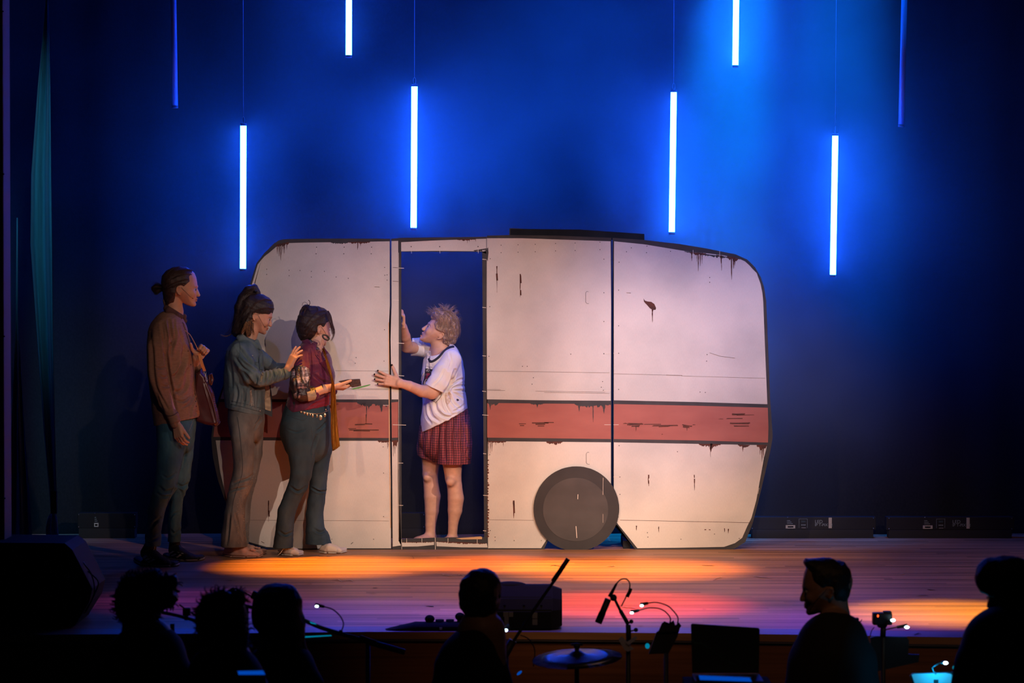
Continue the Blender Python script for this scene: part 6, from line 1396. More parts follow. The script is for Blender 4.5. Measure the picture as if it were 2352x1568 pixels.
    # shorts
    S = Solid(*bounds(945, 1095, 925, 1085, Y0-.30, Y0+.32), .0032)
    rows(S, [(938, 1000, 1066, .13), (955, 990, 1076, .145), (975, 975, 1081, .155), (990, 966, 1083, .165), (1005, 962, 1083, .17)], Y0, .17, .016)
    rows(S, [(990, 1000, 1083, .11, Y0-.08), (1025, 1004, 1084, .115, Y0-.09), (1080, 1004, 1081, .12, Y0-.09)], Y0, .1, .012)
    rows(S, [(985, 962, 1020, .11, Y0+.08), (1030, 957, 1012, .115, Y0+.09), (1070, 960, 1010, .12, Y0+.09)], Y0, .1, .012)
    S.cutplane(W(1040, 1063, Y0), (W(1040, 1090, Y0)-W(1040, 1063, Y0)) + Vector((-.0, 0, 0)))
    S.cutplane(W(975, 1053, Y0), (W(964, 1084, Y0)-W(975, 1053, Y0)))
    folds = [([(1072, 950), (1070, 985), (1074, 1020)], 3, 3.4), ([(1058, 955), (1054, 1000), (1056, 1040)], 3, 3), ([(1040, 965), (1036, 1005), (1038, 1050)], 3, 3), ([(1022, 972), (1020, 1010), (1022, 1055)], 3, 3.6), ([(1008, 975), (1004, 1020), (1002, 1060)], 3.4, 4), ([(990, 985), (986, 1015), (984, 1050)], 3, 3), ([(974, 985), (970, 1010), (970, 1045)], 3, 2.6), ([(1064, 945), (1062, 965), (1064, 985)], 1.6, 2), ([(1048, 950), (1046, 975)], 1.6, 2), ([(1074, 1030), (1070, 1048), (1078, 1058)], 2.2, 2.6)]
    solid_obj(S, 'shorts', M_plaid, root, lambda v, f: rough(crease(v, f, Y0, folds), f, .0035, 20, .001, 60))
man_door()
# ================================================================ stage dressing
def curtain(name, rws, Y, label, amp=0.05, waves=2.5, thick=0.004):
    bm = bmesh.new(); G = []; n = 40
    for (y, a, b_) in rws:
        row = []
        for k in range(n+1):
            t = k/n; p = W(a + (b_-a)*t, y, Y); p.y += amp*math.cos(t*2*math.pi*waves + 0.6) * min(1, (b_-a)/25.0); p.z = max(p.z, 0.005); row.append(bm.verts.new(p))
        G.append(row)
    for r1, r2 in zip(G, G[1:]):
        for k in range(n): bm.faces.new((r1[k], r1[k+1], r2[k+1], r2[k]))
    bmesh.ops.solidify(bm, geom=bm.faces[:], thickness=thick)
    for f in bm.faces: f.smooth = True
    return bm
t = empty('curtain', W(120, 1245, -0.75), 'tall teal side curtain gathered at its foot, the one nearer the caravan', 'curtain', 'teal side curtains'); t.location.z = 0
bm = curtain('cloth', [(-420, 113, 116), (0, 104, 112), (100, 95, 114.5), (200, 85, 117), (400, 70, 119), (560, 68, 121), (760, 82, 123), (1000, 100, 128), (1130, 112, 131), (1180, 116, 131)], -0.75, '', .022, 1.5); from_bm('cloth', bm, M_teal, t)
M_curtlow = mat('pale_blue_lining', (0.16, 0.27, 0.36), 0.7, sheen=.3)
bm = curtain('gathered_foot', [(1178, 115, 128), (1190, 108, 132), (1215, 103, 134), (1250, 105, 138), (1256, 105, 139)], -0.75, '', .03, 2.6); from_bm('gathered_foot', bm, M_curtlow, t)
a = W(124, 1153, -0.80); bm = bmesh.new(); add_box(bm, a, (.035, .03, .135)); from_bm('tie_band', bm, M_black, t)
t = empty('curtain', W(45, 1245, -1.15), 'teal side curtain beside the grey wall, narrow above and wide at its foot', 'curtain', 'teal side curtains'); t.location.z = 0
bm = curtain('cloth', [(500, 38, 41), (720, 36, 41), (800, 33, 46), (900, 28, 52), (1000, 23, 58), (1100, 18, 66), (1200, 10, 73), (1264, 4, 76)], -1.15, '', .03, 2.2); from_bm('cloth', bm, M_teal, t)
# LED battens along the foot of the back cloth
M_batten = mat('batten_housing', (0.012, 0.012, 0.015), 0.6, spec=.2)
M_label = mat('label_paper', (0.42, 0.40, 0.38), 0.7)
M_print = mat('label_grey_print', (0.20, 0.26, 0.30), 0.6)
def batten(x0, x1, ytop, ybot, label, full=True, Y=0.78):
    a, b_ = W(x0, ybot, Y), W(x1, ytop, Y); cx = (a.x+b_.x)/2; wx = b_.x-a.x; h = b_.z-a.z; z0 = a.z
    t = empty('light_batten', (cx, Y, 0), label, 'light', 'light battens along the back cloth')
    bm = bmesh.new(); add_box(bm, (cx, Y+.05, z0 + h/2), (wx, .10, h), bevel=.004); hs = from_bm('housing', bm, M_batten, t)
    bm = bmesh.new(); add_box(bm, (cx, Y+.055, z0/2), (wx*.96, .11, z0), bevel=.003); from_bm('base', bm, M_black, t)
    f = lambda u, v: Vector((a.x + wx*u, Y-.0015, z0 + h*v))
    def lab(u0, u1, v0, v1, m, nm): 
        p, q = f(u0, v0), f(u1, v1); bm = bmesh.new(); add_box(bm, ((p.x+q.x)/2, Y-.001, (p.z+q.z)/2), (q.x-p.x, .002, q.z-p.z)); return from_bm(nm, bm, m, hs)
    lab(.285, .36, .10, .36, M_label, 'asset_label'); lab(.30, .345, .17, .28, M_print, 'label_print')
    for k in range(3): lab(.295, .34-.01*k, .46+.12*k, .50+.12*k, M_print, 'label_print')
    if full:
        lab(.39, .392, .15, .85, M_print, 'display_frame'); lab(.455, .457, .15, .85, M_print, 'display_frame'); lab(.39, .457, .84, .86, M_print, 'display_frame'); lab(.41, .445, .14, .17, M_label, 'display_frame')
        lab(.408, .442, .58, .72, mat('lcd', (.03, .06, .08), .2), 'display')
        for k in range(4): lab(.408+.0095*k, .414+.0095*k, .33, .42, M_print, 'key')
        text_obj('lettering', 'LED', f(.515, .52), h*.36, M_print, hs); text_obj('lettering', 'IP T-PIX 12', f(.515, .28), h*.30, M_print, hs)
        lab(.625, .65, .12, .95, M_label, 'asset_label')
    for u, v in ((.02, .9), (.3, .98), (.98, .9), (.02, .1), (.98, .1)):
        bm = bmesh.new(); add_ball(bm, f(u, v) + Vector((0, -.001, 0)), .0035, seg=8, rings=6); from_bm('screw', bm, M_steel, hs)
    return t
batten(1722, 2012, 1187, 1216, 'long black light batten with LED lettering lying directly right of the caravan')
batten(2036, 2330, 1187, 1217, 'long black light batten with LED lettering at the right border, lying before the back cloth')
batten(178, 312, 1178, 1213, 'black light batten on the floor at the far left, behind the leftmost person', False)
batten(850, 976, 1178, 1213, 'black light batten seen low through the left half of the doorway', False)
# ---- monitor wedges
M_wedge = mat('speaker_paint', (0.009, 0.009, 0.009), 0.75, spec=.12, bump=((200, 200, 200), .4, .001))
M_grille = mat('speaker_grille', (0.005, 0.005, 0.005), 0.8, spec=.1)
def prism_x(bm, prof, x0, x1, mi=0):
    n = len(prof); A = [bm.verts.new((x0, y, z)) for y, z in prof]; B = [bm.verts.new((x1, y, z)) for y, z in prof]
    f = bm.faces.new(A); f.material_index = mi; f = bm.faces.new(list(reversed(B))); f.material_index = mi
    for i in range(n): q = bm.faces.new((A[i], B[i], B[(i+1) % n], A[(i+1) % n])); q.material_index = mi
e0 = ground(1210, 1449); z_ = lambda py, Y: W(1210, py, Y).z
Ys = e0.y + 0.03
xl, xr = W(1122, 1400, Ys).x, W(1270, 1400, Ys).x
t = empty('stage_monitor', ((xl+xr)/2, Ys+.15, 0), 'black wedge monitor speaker on the stage edge behind the centre musician', 'speaker')
h1 = z_(1343, Ys+.10); h2 = z_(1372, Ys+.03); h3 = z_(1402, Ys)
bm = bmesh.new(); prism_x(bm, [(Ys+.004, .004), (Ys, h3), (Ys+.03, h2), (Ys+.09, h1), (Ys+.13, h1+.004), (Ys+.36, .10), (Ys+.36, .004)], xl, xr)
bmesh.ops.recalc_face_normals(bm, faces=bm.faces); bmesh.ops.bevel(bm, geom=bm.edges[:], offset=.006, segments=2, affect='EDGES'); from_bm('cabinet', bm, M_wedge, t)
bm = bmesh.new(); prism_x(bm, [(Ys+.012, .005), (Ys+.008, h3), (Ys+.035, h2-.004), (Ys+.095, h1-.006), (Ys+.13, h1-.004), (Ys+.355, .10), (Ys+.355, .005)], xr, xr+.045)
for v in bm.verts:
    if v.co.x > xr + .04:
        v.co.y = Ys + .15 + (v.co.y-Ys-.15)*.86; v.co.z = .10 + (v.co.z-.10)*.84
from_bm('side_cheek', bm, M_wedge, t)
bm = bmesh.new(); add_box(bm, ((xl+xr)/2, Ys-.001, h3*.52), ((xr-xl)*.94, .006, h3*.86), bevel=.002); from_bm('connector_panel', bm, M_grille, t)
for u, v, w_, hh in ((.27, .82, .035, .03), (.35, .82, .03, .03), (.28, .5, .03, .05), (.72, .75, .035, .04), (.72, .45, .035, .04)):
    bm = bmesh.new(); add_box(bm, (xl + (xr-xl)*u, Ys-.005, h3*v), (w_*.7, .003, hh*.8)); from_bm('rating_label', bm, mat('dim_label', (.07, .065, .06), .7), t)
bm = bmesh.new(); hb = Vector((W(1172, 1340, Ys+.12).x, Ys+.12, h1)); add_ball(bm, hb + Vector((0, 0, -.006)), (.085, .03, .022), seg=24, rings=12); from_bm('handle', bm, M_wedge, t)
for u in (.25, .55, .82):
    bm = bmesh.new(); add_ball(bm, (xl + (xr-xl)*u, Ys+.012, h3 + (h2-h3)*.4), .006, seg=10, rings=6); from_bm('screw', bm, M_grille, t)
# big wedge, left corner
g0 = ground(110, 1441); Yw = g0.y
t = empty('stage_monitor', (W(90, 1400, Yw).x, Yw+.2, 0), 'large black wedge speaker in the left corner of the stage, cables at its side', 'speaker')
prof = [(14, 1246), (148, 1247), (166, 1262), (212, 1352), (204, 1384), (172, 1436), (120, 1440), (-120, 1440), (-120, 1246)]
bm = bmesh.new(); add_poly(bm, [Vector((W(a, b_, Yw).x, Yw, max(.003, W(a, b_, Yw).z))) for a, b_ in prof], 0, (0, .45, 0)); bmesh.ops.recalc_face_normals(bm, faces=bm.faces); cab = from_bm('cabinet', bm, M_wedge, t)
for a, b_, r_ in ((157, 1266, 4), (155, 1322, 4), (182, 1373, 4), (120, 1408, 5)):
    c = W(a, b_, Yw-.004); bm = bmesh.new(); add_tube(bm, [c + Vector((math.cos(k*.785)*r_*mpp(Yw), 0, math.sin(k*.785)*r_*mpp(Yw))) for k in range(8)], .003, 6, closed=True); from_bm('corner_screw', bm, mat('dim_label', (.07, .065, .06), .7), t)
bm = bmesh.new(); add_poly(bm, pl([(158, 1320), (163, 1318), (186, 1366), (181, 1370)], Yw-.003), 0, (0, .003, 0)); from_bm('grille_strip', bm, M_grille, t)
for q in ([(184, 1294), (196, 1298), (210, 1318), (217, 1350), (212, 1375), (196, 1402)], [(190, 1313), (212, 1320), (226, 1337), (218, 1362), (200, 1400), (192, 1408)]):
    P = [W(a, b_, Yw+.05) for a, b_ in q]; P[0].y += .1
    for p in P: p.z = max(p.z, .005)
    o = tube_obj('speaker_cable', [Vector(p) for p in smooth_path([tuple(p) for p in P], 6)], .0035, M_cable, t, 8)
# ---- floor scraps and marks
def scrap(pts, label, m, nm='tape_scrap', cat='tape', grp='scraps on the boards'):
    g = [ground(a, b_, 0.0) for a, b_ in pts]; bm = bmesh.new(); P = smooth_path([tuple(p) for p in g], 3) if len(g) > 2 else [np.array(g[0]), np.array(g[1])]
    rr = random.Random(len(label)); wd = .016
    top, bot = [], []
    for i, p in enumerate(P):
        w_ = wd*rr.uniform(.4, 1.2); top.append(Vector((p[0], p[1]+w_, .0022))); bot.append(Vector((p[0], p[1]-w_, .0045)))
    tv = [bm.verts.new(p) for p in top]; bv = [bm.verts.new(p) for p in bot]
    for i in range(len(tv)-1): bm.faces.new((tv[i], tv[i+1], bv[i+1], bv[i]))
    bmesh.ops.solidify(bm, geom=bm.faces[:], thickness=.003)
    o = from_bm(nm, bm, m); tag(o, label, cat, grp); return o
M_tapeW = mat('white_tape', (.75, .70, .66), .6); M_tapeK = mat('black_tape', (.02, .018, .018), .6)
scrap([(764, 1333), (775, 1331), (785, 1336), (795, 1334), (806, 1333), (812, 1337)], 'crumpled pale tape on the boards below the coin-belt person', M_tapeW)
scrap([(1016, 1320), (1026, 1322), (1038, 1323)], 'short pale tape strip on the boards below the doorway', M_tapeW)
scrap([(1052, 1321), (1060, 1321), (1067, 1324), (1080, 1324)], 'thin pale tape piece left of the centre musician\'s hair', M_tapeW)
scrap([(1394, 1300), (1402, 1301), (1412, 1300)], 'small pale fleck on the orange light pool below the wheel', M_tapeW)
scrap([(1640, 1332), (1647, 1328), (1658, 1326)], 'curled pale tape flap on the boards below the right panel', M_tapeW)
scrap([(1730, 1324), (1750, 1326), (1773, 1328)], 'thin pale tape line on the boards below the right end of the caravan', M_tapeW)
scrap([(1430, 1394), (1445, 1396), (1460, 1397)], 'faint pale scratch in the red light pool beside the microphone', M_tapeW)
scrap([(2069, 1318), (2079, 1319)], 'tiny pale fleck on the boards at the right', M_tapeW)
scrap([(2209, 1439), (2219, 1440)], 'tiny pale fleck near the stage edge beside the rightmost musician', M_tapeW)
for pts, l in (([(946, 1276), (949, 1280), (951, 1284)], 'black bit on the boards just below the door sill'), ([(704, 1342), (711, 1341), (716, 1342)], 'black tape bit above the long-haired musician'), ([(857, 1350), (866, 1350)], 'black tape bit below the left light pool, upper one'), ([(848, 1362), (862, 1363)], 'black tape bit below the left light pool, lower one'), ([(1264, 1300), (1272, 1298), (1284, 1300), (1298, 1302)], 'black tape cross behind the tip of the boom pole'), ([(978, 1392), (996, 1393)], 'black tape bit above the pedal board'), ([(1612, 1298), (1640, 1299)], 'black smear on the boards below the right panel'), ([(1614, 1399), (1622, 1400)], 'black speck above the laptop lid'), ([(2110, 1368), (2124, 1367), (2132, 1369)], 'black arrow-shaped tape on the boards at the right'), ([(2130, 1354), (2150, 1355)], 'dark blue tape bit above the yellow light pool'), ([(1468, 1437), (1476, 1438)], 'black bit at the stage edge left of the music stand'), ([(520, 1333), (531, 1333)], 'black bit on the boards below the denim-jacket person'), ([(2100, 1458), (2110, 1455), (2116, 1458)], 'small dark loop on the stage edge at the right')):
    scrap(pts, l, M_tapeK)
# ---- pedal board on the stage edge
Yp = ground(1000, 1448).y + .05
t = empty('pedal_board', (W(1000, 1448, Yp).x, Yp, 0), 'low black pedal board with two round knobs on the stage edge', 'equipment')
S = Solid(*bounds(868, 1075, 1400, 1456, Yp-.10, Yp+.12), .004)
m_ = mpp(Yp)
S.chain([W(884, 1447, Yp), W(920, 1442, Yp), W(955, 1438, Yp), W(1060, 1438, Yp)], [(.006, .05), (.014, .06), (.022, .07), (.024, .07)], .008)
S.seg(W(948, 1433, Yp), W(972, 1433, Yp), .008, .008, .004)
S.below(.002); solid_obj(S, 'case', M_grille, t)
for cx, cy_ in ((987, 1421), (1056.5, 1415.5)):
    bm = bmesh.new(); c = W(cx, cy_, Yp); add_ball(bm, c, (.024, .024, .020)); add_tube(bm, [c - Vector((0, 0, .05)), c], .014, 12); from_bm('knob', bm, M_grille, t)
for x0, x1, y in ((1000, 1020, 1425), (1024, 1043, 1425)):
    a, b_ = W(x0, y, Yp), W(x1, y, Yp); bm = bmesh.new(); add_tube(bm, [Vector(((a.x+b_.x)/2, Yp, a.z-.03)), Vector(((a.x+b_.x)/2, Yp, a.z+.006))], (b_.x-a.x)/2, 20); from_bm('dial', bm, M_grille, t)
a = W(1012.6, 1443, Yp-.078); bm = bmesh.new(); add_box(bm, a, (.013, .003, .012)); from_bm('sticker', bm, mat('dim_sticker', (.3, .3, .32), .6), t)

# ================================================================ musicians in the pit
M_cloth = mat('dark_clothes', (0.010, 0.010, 0.012), 0.9, bump=((60, 60, 60), .3, .003))
M_clothblue = mat('dark_blue_clothes', (0.012, 0.016, 0.03), 0.9)
def frizz(hair, n, ln=.022, seed=5):
    rr = random.Random(seed); me = hair.data; bm = bmesh.new(); vs = me.vertices
    for _ in range(n):
        v = vs[rr.randrange(len(vs))]; nn = Vector(v.normal); p = Vector(v.co); s = nn.cross(Vector((rr.random(), rr.random(), rr.random()))).normalized(); l = ln*rr.uniform(.5, 1.4)
        P = [p - nn*.003, p + nn*l*.4 + s*l*.25, p + nn*l*.75 + s*l*.05, p + nn*l*.9 - s*l*.3]
        add_tube(bm, P, [.0024, .0024, .0018, .0008], 4)
    me2 = bpy.data.meshes.new('hair_curls'); bm.to_mesh(me2); bm.free(); return link('hair_curls', me2, H_BLACK, hair)
def musician(name_label, ear, Y, hpx, facing, yaw, pitch, top, line, sh, extra_hair=None, neck=None, curly=0.0, headset=False, cloth=None, hairD=.33, zroot=None):
    root = empty('person', (sh[0][0], Y, ZP), name_label, 'person'); m_ = mpp(Y)
    root.location.x = W(sh[0][0], 1500, Y).x
    fr = frame(ear[0], ear[1], Y, hpx, facing, pitch, yaw)
    hc = fp(fr, 0, 0, 0); nb = W(sh[0][0], sh[0][1], Y)
    S = Solid((min(hc.x, nb.x)-.34, Y-.30, -.62), (max(hc.x, nb.x)+.34, Y+.32, hc.z+.22), .006)
    head_solid(S, fr)
    S.chain([fp(fr, -.08, -.15, 0), fp(fr, -.12, -.45, 0), nb], [(.058, .058), (.056, .058), (.075, .075)], .02)
    S.chain([nb, nb - Vector((0, 0, .35)), Vector((nb.x, Y, -.55))], [(.10, .09), (.11, .10), (.12, .10)], .02)
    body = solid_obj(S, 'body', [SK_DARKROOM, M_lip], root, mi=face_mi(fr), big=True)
    face_parts(fr, body, H_BLACK)
    H = Solid((hc.x-.24, Y-.24, hc.z-.42), (hc.x+.24, Y+.24, hc.z+.26), .005)
    hair_cap(H, fr, top, line, .36, hairD)
    for q in (extra_hair or []):
        H.seg(W(q[0], q[1], Y+q[5] if len(q) > 5 else Y), W(q[2], q[3], Y+q[5] if len(q) > 5 else Y), q[4]*m_, (q[6] if len(q) > 6 else q[4])*m_, .02)
    hair = solid_obj(H, 'hair', H_BLACK, root, lambda v, f: rough(v, f, .004 + curly, 26, .002 + curly*.6, 70))
    # clothed trunk: px outline rows, then seated legs to the pit floor
    T = Solid((nb.x-.42, Y-.34, ZP+.02), (nb.x+.42, Y+.62, nb.z+.12), .010)
    P, Q = [], []
    for (x, y, hw, dh) in sh[1:]:
        P.append(W(x, y, Y)); Q.append((hw*m_, dh))
    zb = -.50; P.append(Vector((P[-1].x, Y, min(P[-1].z-.2, zb)))); Q.append((Q[-1][0]*.9, .13))
    T.chain(P, Q, .03)
    pv = P[-1]
    for s_ in (-1, 1):
        T.chain([pv + Vector((.09*s_, 0, 0)), pv + Vector((.13*s_, .40, .02)), Vector((pv.x+.14*s_, Y+.42, ZP+.10))], [.085, .065, .05], .03)
        T.seg(Vector((pv.x+.14*s_, Y+.42, ZP+.06)), Vector((pv.x+.15*s_, Y+.56, ZP+.05)), .04, .035, .02)
        T.chain([W(sh[2][0], sh[2][1], Y) + Vector((s_*(sh[2][2]*m_-.03), 0, -.05)), Vector((pv.x + .22*s_, Y+.05, pv.z+.25)), Vector((pv.x+.10*s_, Y+.30, pv.z+.30))], [.055, .045, .035], .03)
    solid_obj(T, 'clothes', cloth or M_cloth, root, lambda v, f: rough(v, f, .008, 9))
    if headset: headmic(fr, body)
    if curly > .004: frizz(hair, 420)
    return root, fr, hair
CAPB = [(.35, .50), (.20, .60), (.0, .64), (-.18, .61), (-.34, .53), (-.46, .38), (-.49, .2), (-.47, .03), (-.43, -.14), (-.36, -.26)]
LINB = [(-.22, -.28), (-.12, -.16), (-.09, .0), (-.05, .115), (.05, .13), (.12, .10), (.19, .17), (.27, .23), (.31, .34)]
musician('dark silhouetted musician with bushy curly hair, leftmost in the pit', (352, 1398), -6.45, 128, 1, 62, 0, CAPB, LINB, [(342, 1468), (340, 1482, 52, .13), (338, 1520, 92, .16), (336, 1580, 100, .16)],
         [(348, 1345, 350, 1375, 34), (325, 1362, 318, 1400, 30), (375, 1350, 384, 1372, 24), (350, 1335, 352, 1336, 22), (395, 1335, 396, 1338, 13), (330, 1420, 335, 1445, 32)], curly=.006)
musician('dark silhouetted musician with curly top knot, between the bushy-haired and long-haired ones', (538, 1440), -7.25, 128, 1, 85, 0, CAPB, LINB, [(518, 1515), (518, 1528, 56, .12), (518, 1560, 88, .16), (518, 1600, 92, .16)],
         [(520, 1372, 540, 1372, 16), (505, 1378, 515, 1385, 18), (548, 1368, 552, 1376, 11), (518, 1405, 518, 1430, 46, 0, 50), (516, 1450, 516, 1500, 54, 0, 46)], curly=.006)
musician('dark silhouetted musician with smooth long hair, left of the glowing stand lamp', (668, 1424), -6.2, 132, 1, 85, 0, CAPB, LINB, [(645, 1500), (645, 1515, 52, .12), (645, 1550, 84, .16), (645, 1600, 90, .16)],
         [(644, 1396, 645, 1420, 50, 0, 50), (648, 1440, 650, 1490, 54, 0, 46), (640, 1378, 650, 1380, 36, 0, 40), (690, 1480, 694, 1500, 12)], curly=.001)
r_, fr_, hr_ = musician('dark silhouetted short-haired musician in front of the wedge speaker at centre', (1140, 1386), -6.2, 126, 1, 72, 2, CAPB, [(-.18, -.30), (-.08, -.16), (-.07, .0), (-.04, .115), (.05, .13), (.10, .06), (.14, .17), (.25, .25), (.31, .34)], [(1106, 1450), (1098, 1462, 34, .10), (1088, 1490, 58, .15), (1078, 1530, 80, .16), (1078, 1600, 84, .17)],
         [(1095, 1345, 1115, 1340, 26), (1104, 1322, 1122, 1326, 14)], curly=.002)
musician('dark silhouetted musician with quiff and headset facing left, between laptop and camera', (1905, 1362), -6.2, 130, -1, 4, -2, [(.38, .42), (.44, .52), (.40, .60), (.26, .60), (.10, .62), (-.06, .60), (-.16, .55), (-.30, .52), (-.40, .38), (-.42, .2), (-.41, .03), (-.36, -.12), (-.30, -.22)],
         [(-.18, -.22), (-.10, -.10), (-.09, .0), (-.05, .115), (.05, .13), (.12, .10), (.19, .17), (.27, .23), (.34, .34)], [(1915, 1450), (1918, 1462, 40, .12), (1915, 1484, 82, .17), (1912, 1520, 96, .18), (1910, 1600, 104, .18)], headset=True)
musician('dark silhouetted musician standing tallest at the right border', (2310, 1372), -7.2, 143, -1, 38, -8, CAPB, LINB, [(2318, 1460), (2320, 1462, 60, .12), (2320, 1490, 112, .17), (2322, 1530, 124, .18), (2322, 1620, 128, .18)],
         [(2285, 1325, 2320, 1322, 46), (2300, 1290, 2305, 1292, 10)], curly=.001)

# ---- pit equipment
M_lampcyan = emis('lamp_cyan', (0.25, 0.75, 1.0), 16.0)
def P3(pts, Y): return [Vector(p) for p in smooth_path([tuple(W(a, b_, Y)) for a, b_ in pts], 5)] if len(pts) > 2 else [W(a, b_, Y) for a, b_ in pts]
def gooseneck(neck, headpts, glow, Y, label, grp='gooseneck lamps', base=None, gr=3.3):
    t = empty('stand_lamp', W(neck[-1][0], neck[-1][1], Y), label, 'lamp', grp); m_ = mpp(Y)
    tube_obj('gooseneck', P3(neck, Y), 1.5*m_, M_cable, t, 8)
    bm = bmesh.new(); add_tube(bm, P3(headpts, Y), [3.2*m_, 4.4*m_] if len(headpts) == 2 else 4*m_, 12); hd = from_bm('lamp_head', bm, M_cable, t)
    bm = bmesh.new(); add_ball(bm, W(glow[0], glow[1], Y-.008), (gr*m_*1.2, .004, gr*m_*.75), seg=14, rings=8); from_bm('bulb', bm, M_lampwhite, hd)
    if base:
        bm = bmesh.new(); add_box(bm, W(base[0], base[1], Y), (8*m_, .03, 8*m_), bevel=.002); from_bm('clip', bm, M_cable, t)
    return t
def stand(top, Y, label, desk=None, nm='music_stand', cat='stand', grp=None, spread=.17):
    """thin post with tripod feet on the pit floor"""
    a = W(top[0], top[1], Y); t = empty(nm, (a.x, Y, ZP), label, cat, grp)
    tube_obj('post', [a, Vector((a.x, Y, ZP+.18))], .010, M_cable, t, 10)
    for k in range(3):
        an = k*2.094+.5; tube_obj('leg', [Vector((a.x, Y, ZP+.30)), Vector((a.x+spread*math.cos(an), Y+spread*math.sin(an), ZP+.012))], .007, M_cable, t, 8)
    return t
# microphone booms at the left
t = stand((396, 1432), -5.4, 'boom microphone stand beside the bushy-haired musician', nm='microphone_stand', grp='microphone stands at the left')
tube_obj('boom_arm', P3([(350, 1402), (402, 1412), (470, 1431)], -5.4), .0075, M_cable, t, 10); tube_obj('neck', P3([(412, 1388), (430, 1401), (462, 1420), (480, 1434)], -5.4), .0035, M_cable, t, 8)
bm = bmesh.new(); add_box(bm, W(429, 1404, -5.4), (.034, .03, .034), bevel=.005); add_tube(bm, [W(429, 1412, -5.4), W(427, 1424, -5.4)], .008, 8); from_bm('clamp', bm, M_cable, t)
t = stand((566, 1392), -5.4, 'boom microphone stand between the top-knot and long-haired musicians', nm='microphone_stand', grp='microphone stands at the left')
tube_obj('neck', P3([(534, 1352), (548, 1353), (575, 1368), (602, 1383)], -5.4), .0035, M_cable, t, 8); tube_obj('boom_arm', P3([(552, 1387), (625, 1408)], -5.4), .0075, M_cable, t, 10)
tube_obj('microphone', P3([(538, 1351), (525, 1361)], -5.4), [.008, .012], M_cable, t, 10)
bm = bmesh.new(); add_box(bm, W(588, 1368, -5.4), (.040, .03, .036), rot=Matrix.Rotation(.4, 3, 'Y'), bevel=.005); from_bm('clamp', bm, M_cable, t)
t = empty('rounded_object', W(292, 1405, -6.1), 'small dark rounded object with pale underside left of the bushy-haired musician', 'lamp')  # unidentified rounded object, built in the form of a clip lamp
tube_obj('stem', P3([(292, 1408), (292, 1470), (293, 1575)], -6.1) + [Vector((W(293, 1575, -6.1).x, -6.1, ZP+.01))], .007, M_cable, t, 8)
bm = bmesh.new(); add_box(bm, W(292, 1402, -6.1), (.050, .05, .030), rot=Matrix.Rotation(-.25, 3, 'Y'), bevel=.008); from_bm('lamp_head', bm, M_cable, t)
bm = bmesh.new(); add_box(bm, W(296, 1414, -6.1), (.026, .04, .005), rot=Matrix.Rotation(-.15, 3, 'Y')); from_bm('pale_underside', bm, M_stripeW, t)
gooseneck([(745, 1393), (764, 1399), (781, 1414), (789, 1432), (784, 1449)], [(745, 1393), (724, 1388)], (727.5, 1392), -5.8, 'lamp on a thin gooseneck glowing right of the long-haired musician', base=(783, 1450))
t = stand((845, 1472), -5.8, 'long boom stand sloping down to the right of the long-haired musician', nm='boom_stand')
tube_obj('boom_arm', P3([(690, 1420), (735, 1440), (790, 1457), (860, 1476)], -5.8), .009, M_cable, t, 10); tube_obj('counterweight', P3([(828, 1464), (862, 1478), (905, 1490), (930, 1497)], -5.8), .013, M_cable, t, 10)
bm = bmesh.new(); add_poly(bm, pl([(822, 1458), (830, 1458), (866, 1472), (856, 1479), (832, 1468)], -5.84), 0, (0, .003, 0)); from_bm('name_tape', bm, mat('dim_tape', (.10, .10, .12), .6), t)
bm = bmesh.new(); add_poly(bm, pl([(711, 1427), (724, 1431), (727, 1434), (714, 1431)], -5.84), 0, (0, .003, 0)); add_poly(bm, pl([(696, 1461), (760, 1458), (762, 1460), (700, 1464)], -5.84), 0, (0, .003, 0)); from_bm('painted_glint', bm, emis('cyan_glint', (0.0, .30, .5), .6), t)  # cyan highlights on the boom, put in as glowing slips
def screen(pts, Y, label, col, s, nm='tablet'):
    bm = bmesh.new(); P = pl(pts, Y); t = empty(nm, P[0], label, 'tablet', 'lit tablets in the pit'); add_poly(bm, [Vector(p) + Vector((0, .004, -.004)) for p in pl([(pts[0][0]-4, pts[0][1]-3), (pts[1][0]+4, pts[1][1]-3), (pts[2][0]+4, pts[2][1]+40), (pts[3][0]-4, pts[3][1]+40)], Y)], 0, (0, .008, 0)); from_bm('case', bm, M_cable, t)
    bm = bmesh.new(); add_poly(bm, P, 0, (0, .003, 0)); from_bm('screen', bm, emis(label[:8] + '_screen', col, s), t)
    a = Vector(P[0]); tube_obj('stem', [Vector(((P[0].x+P[1].x)/2, Y+.02, P[0].z-.06)), Vector(((P[0].x+P[1].x)/2, Y+.02, ZP+.01))], .01, M_cable, t, 8)
screen([(546, 1541), (604, 1540), (609, 1549), (548, 1549)], -7.75, 'glowing blue edge of a tablet below the top-knot musician', (0.0, .10, .75), .55)
screen([(1605, 1551), (1722, 1556), (1727, 1565), (1608, 1561)], -7.2, 'glowing blue edge of a tablet below the laptop', (0.0, .14, .9), .7)
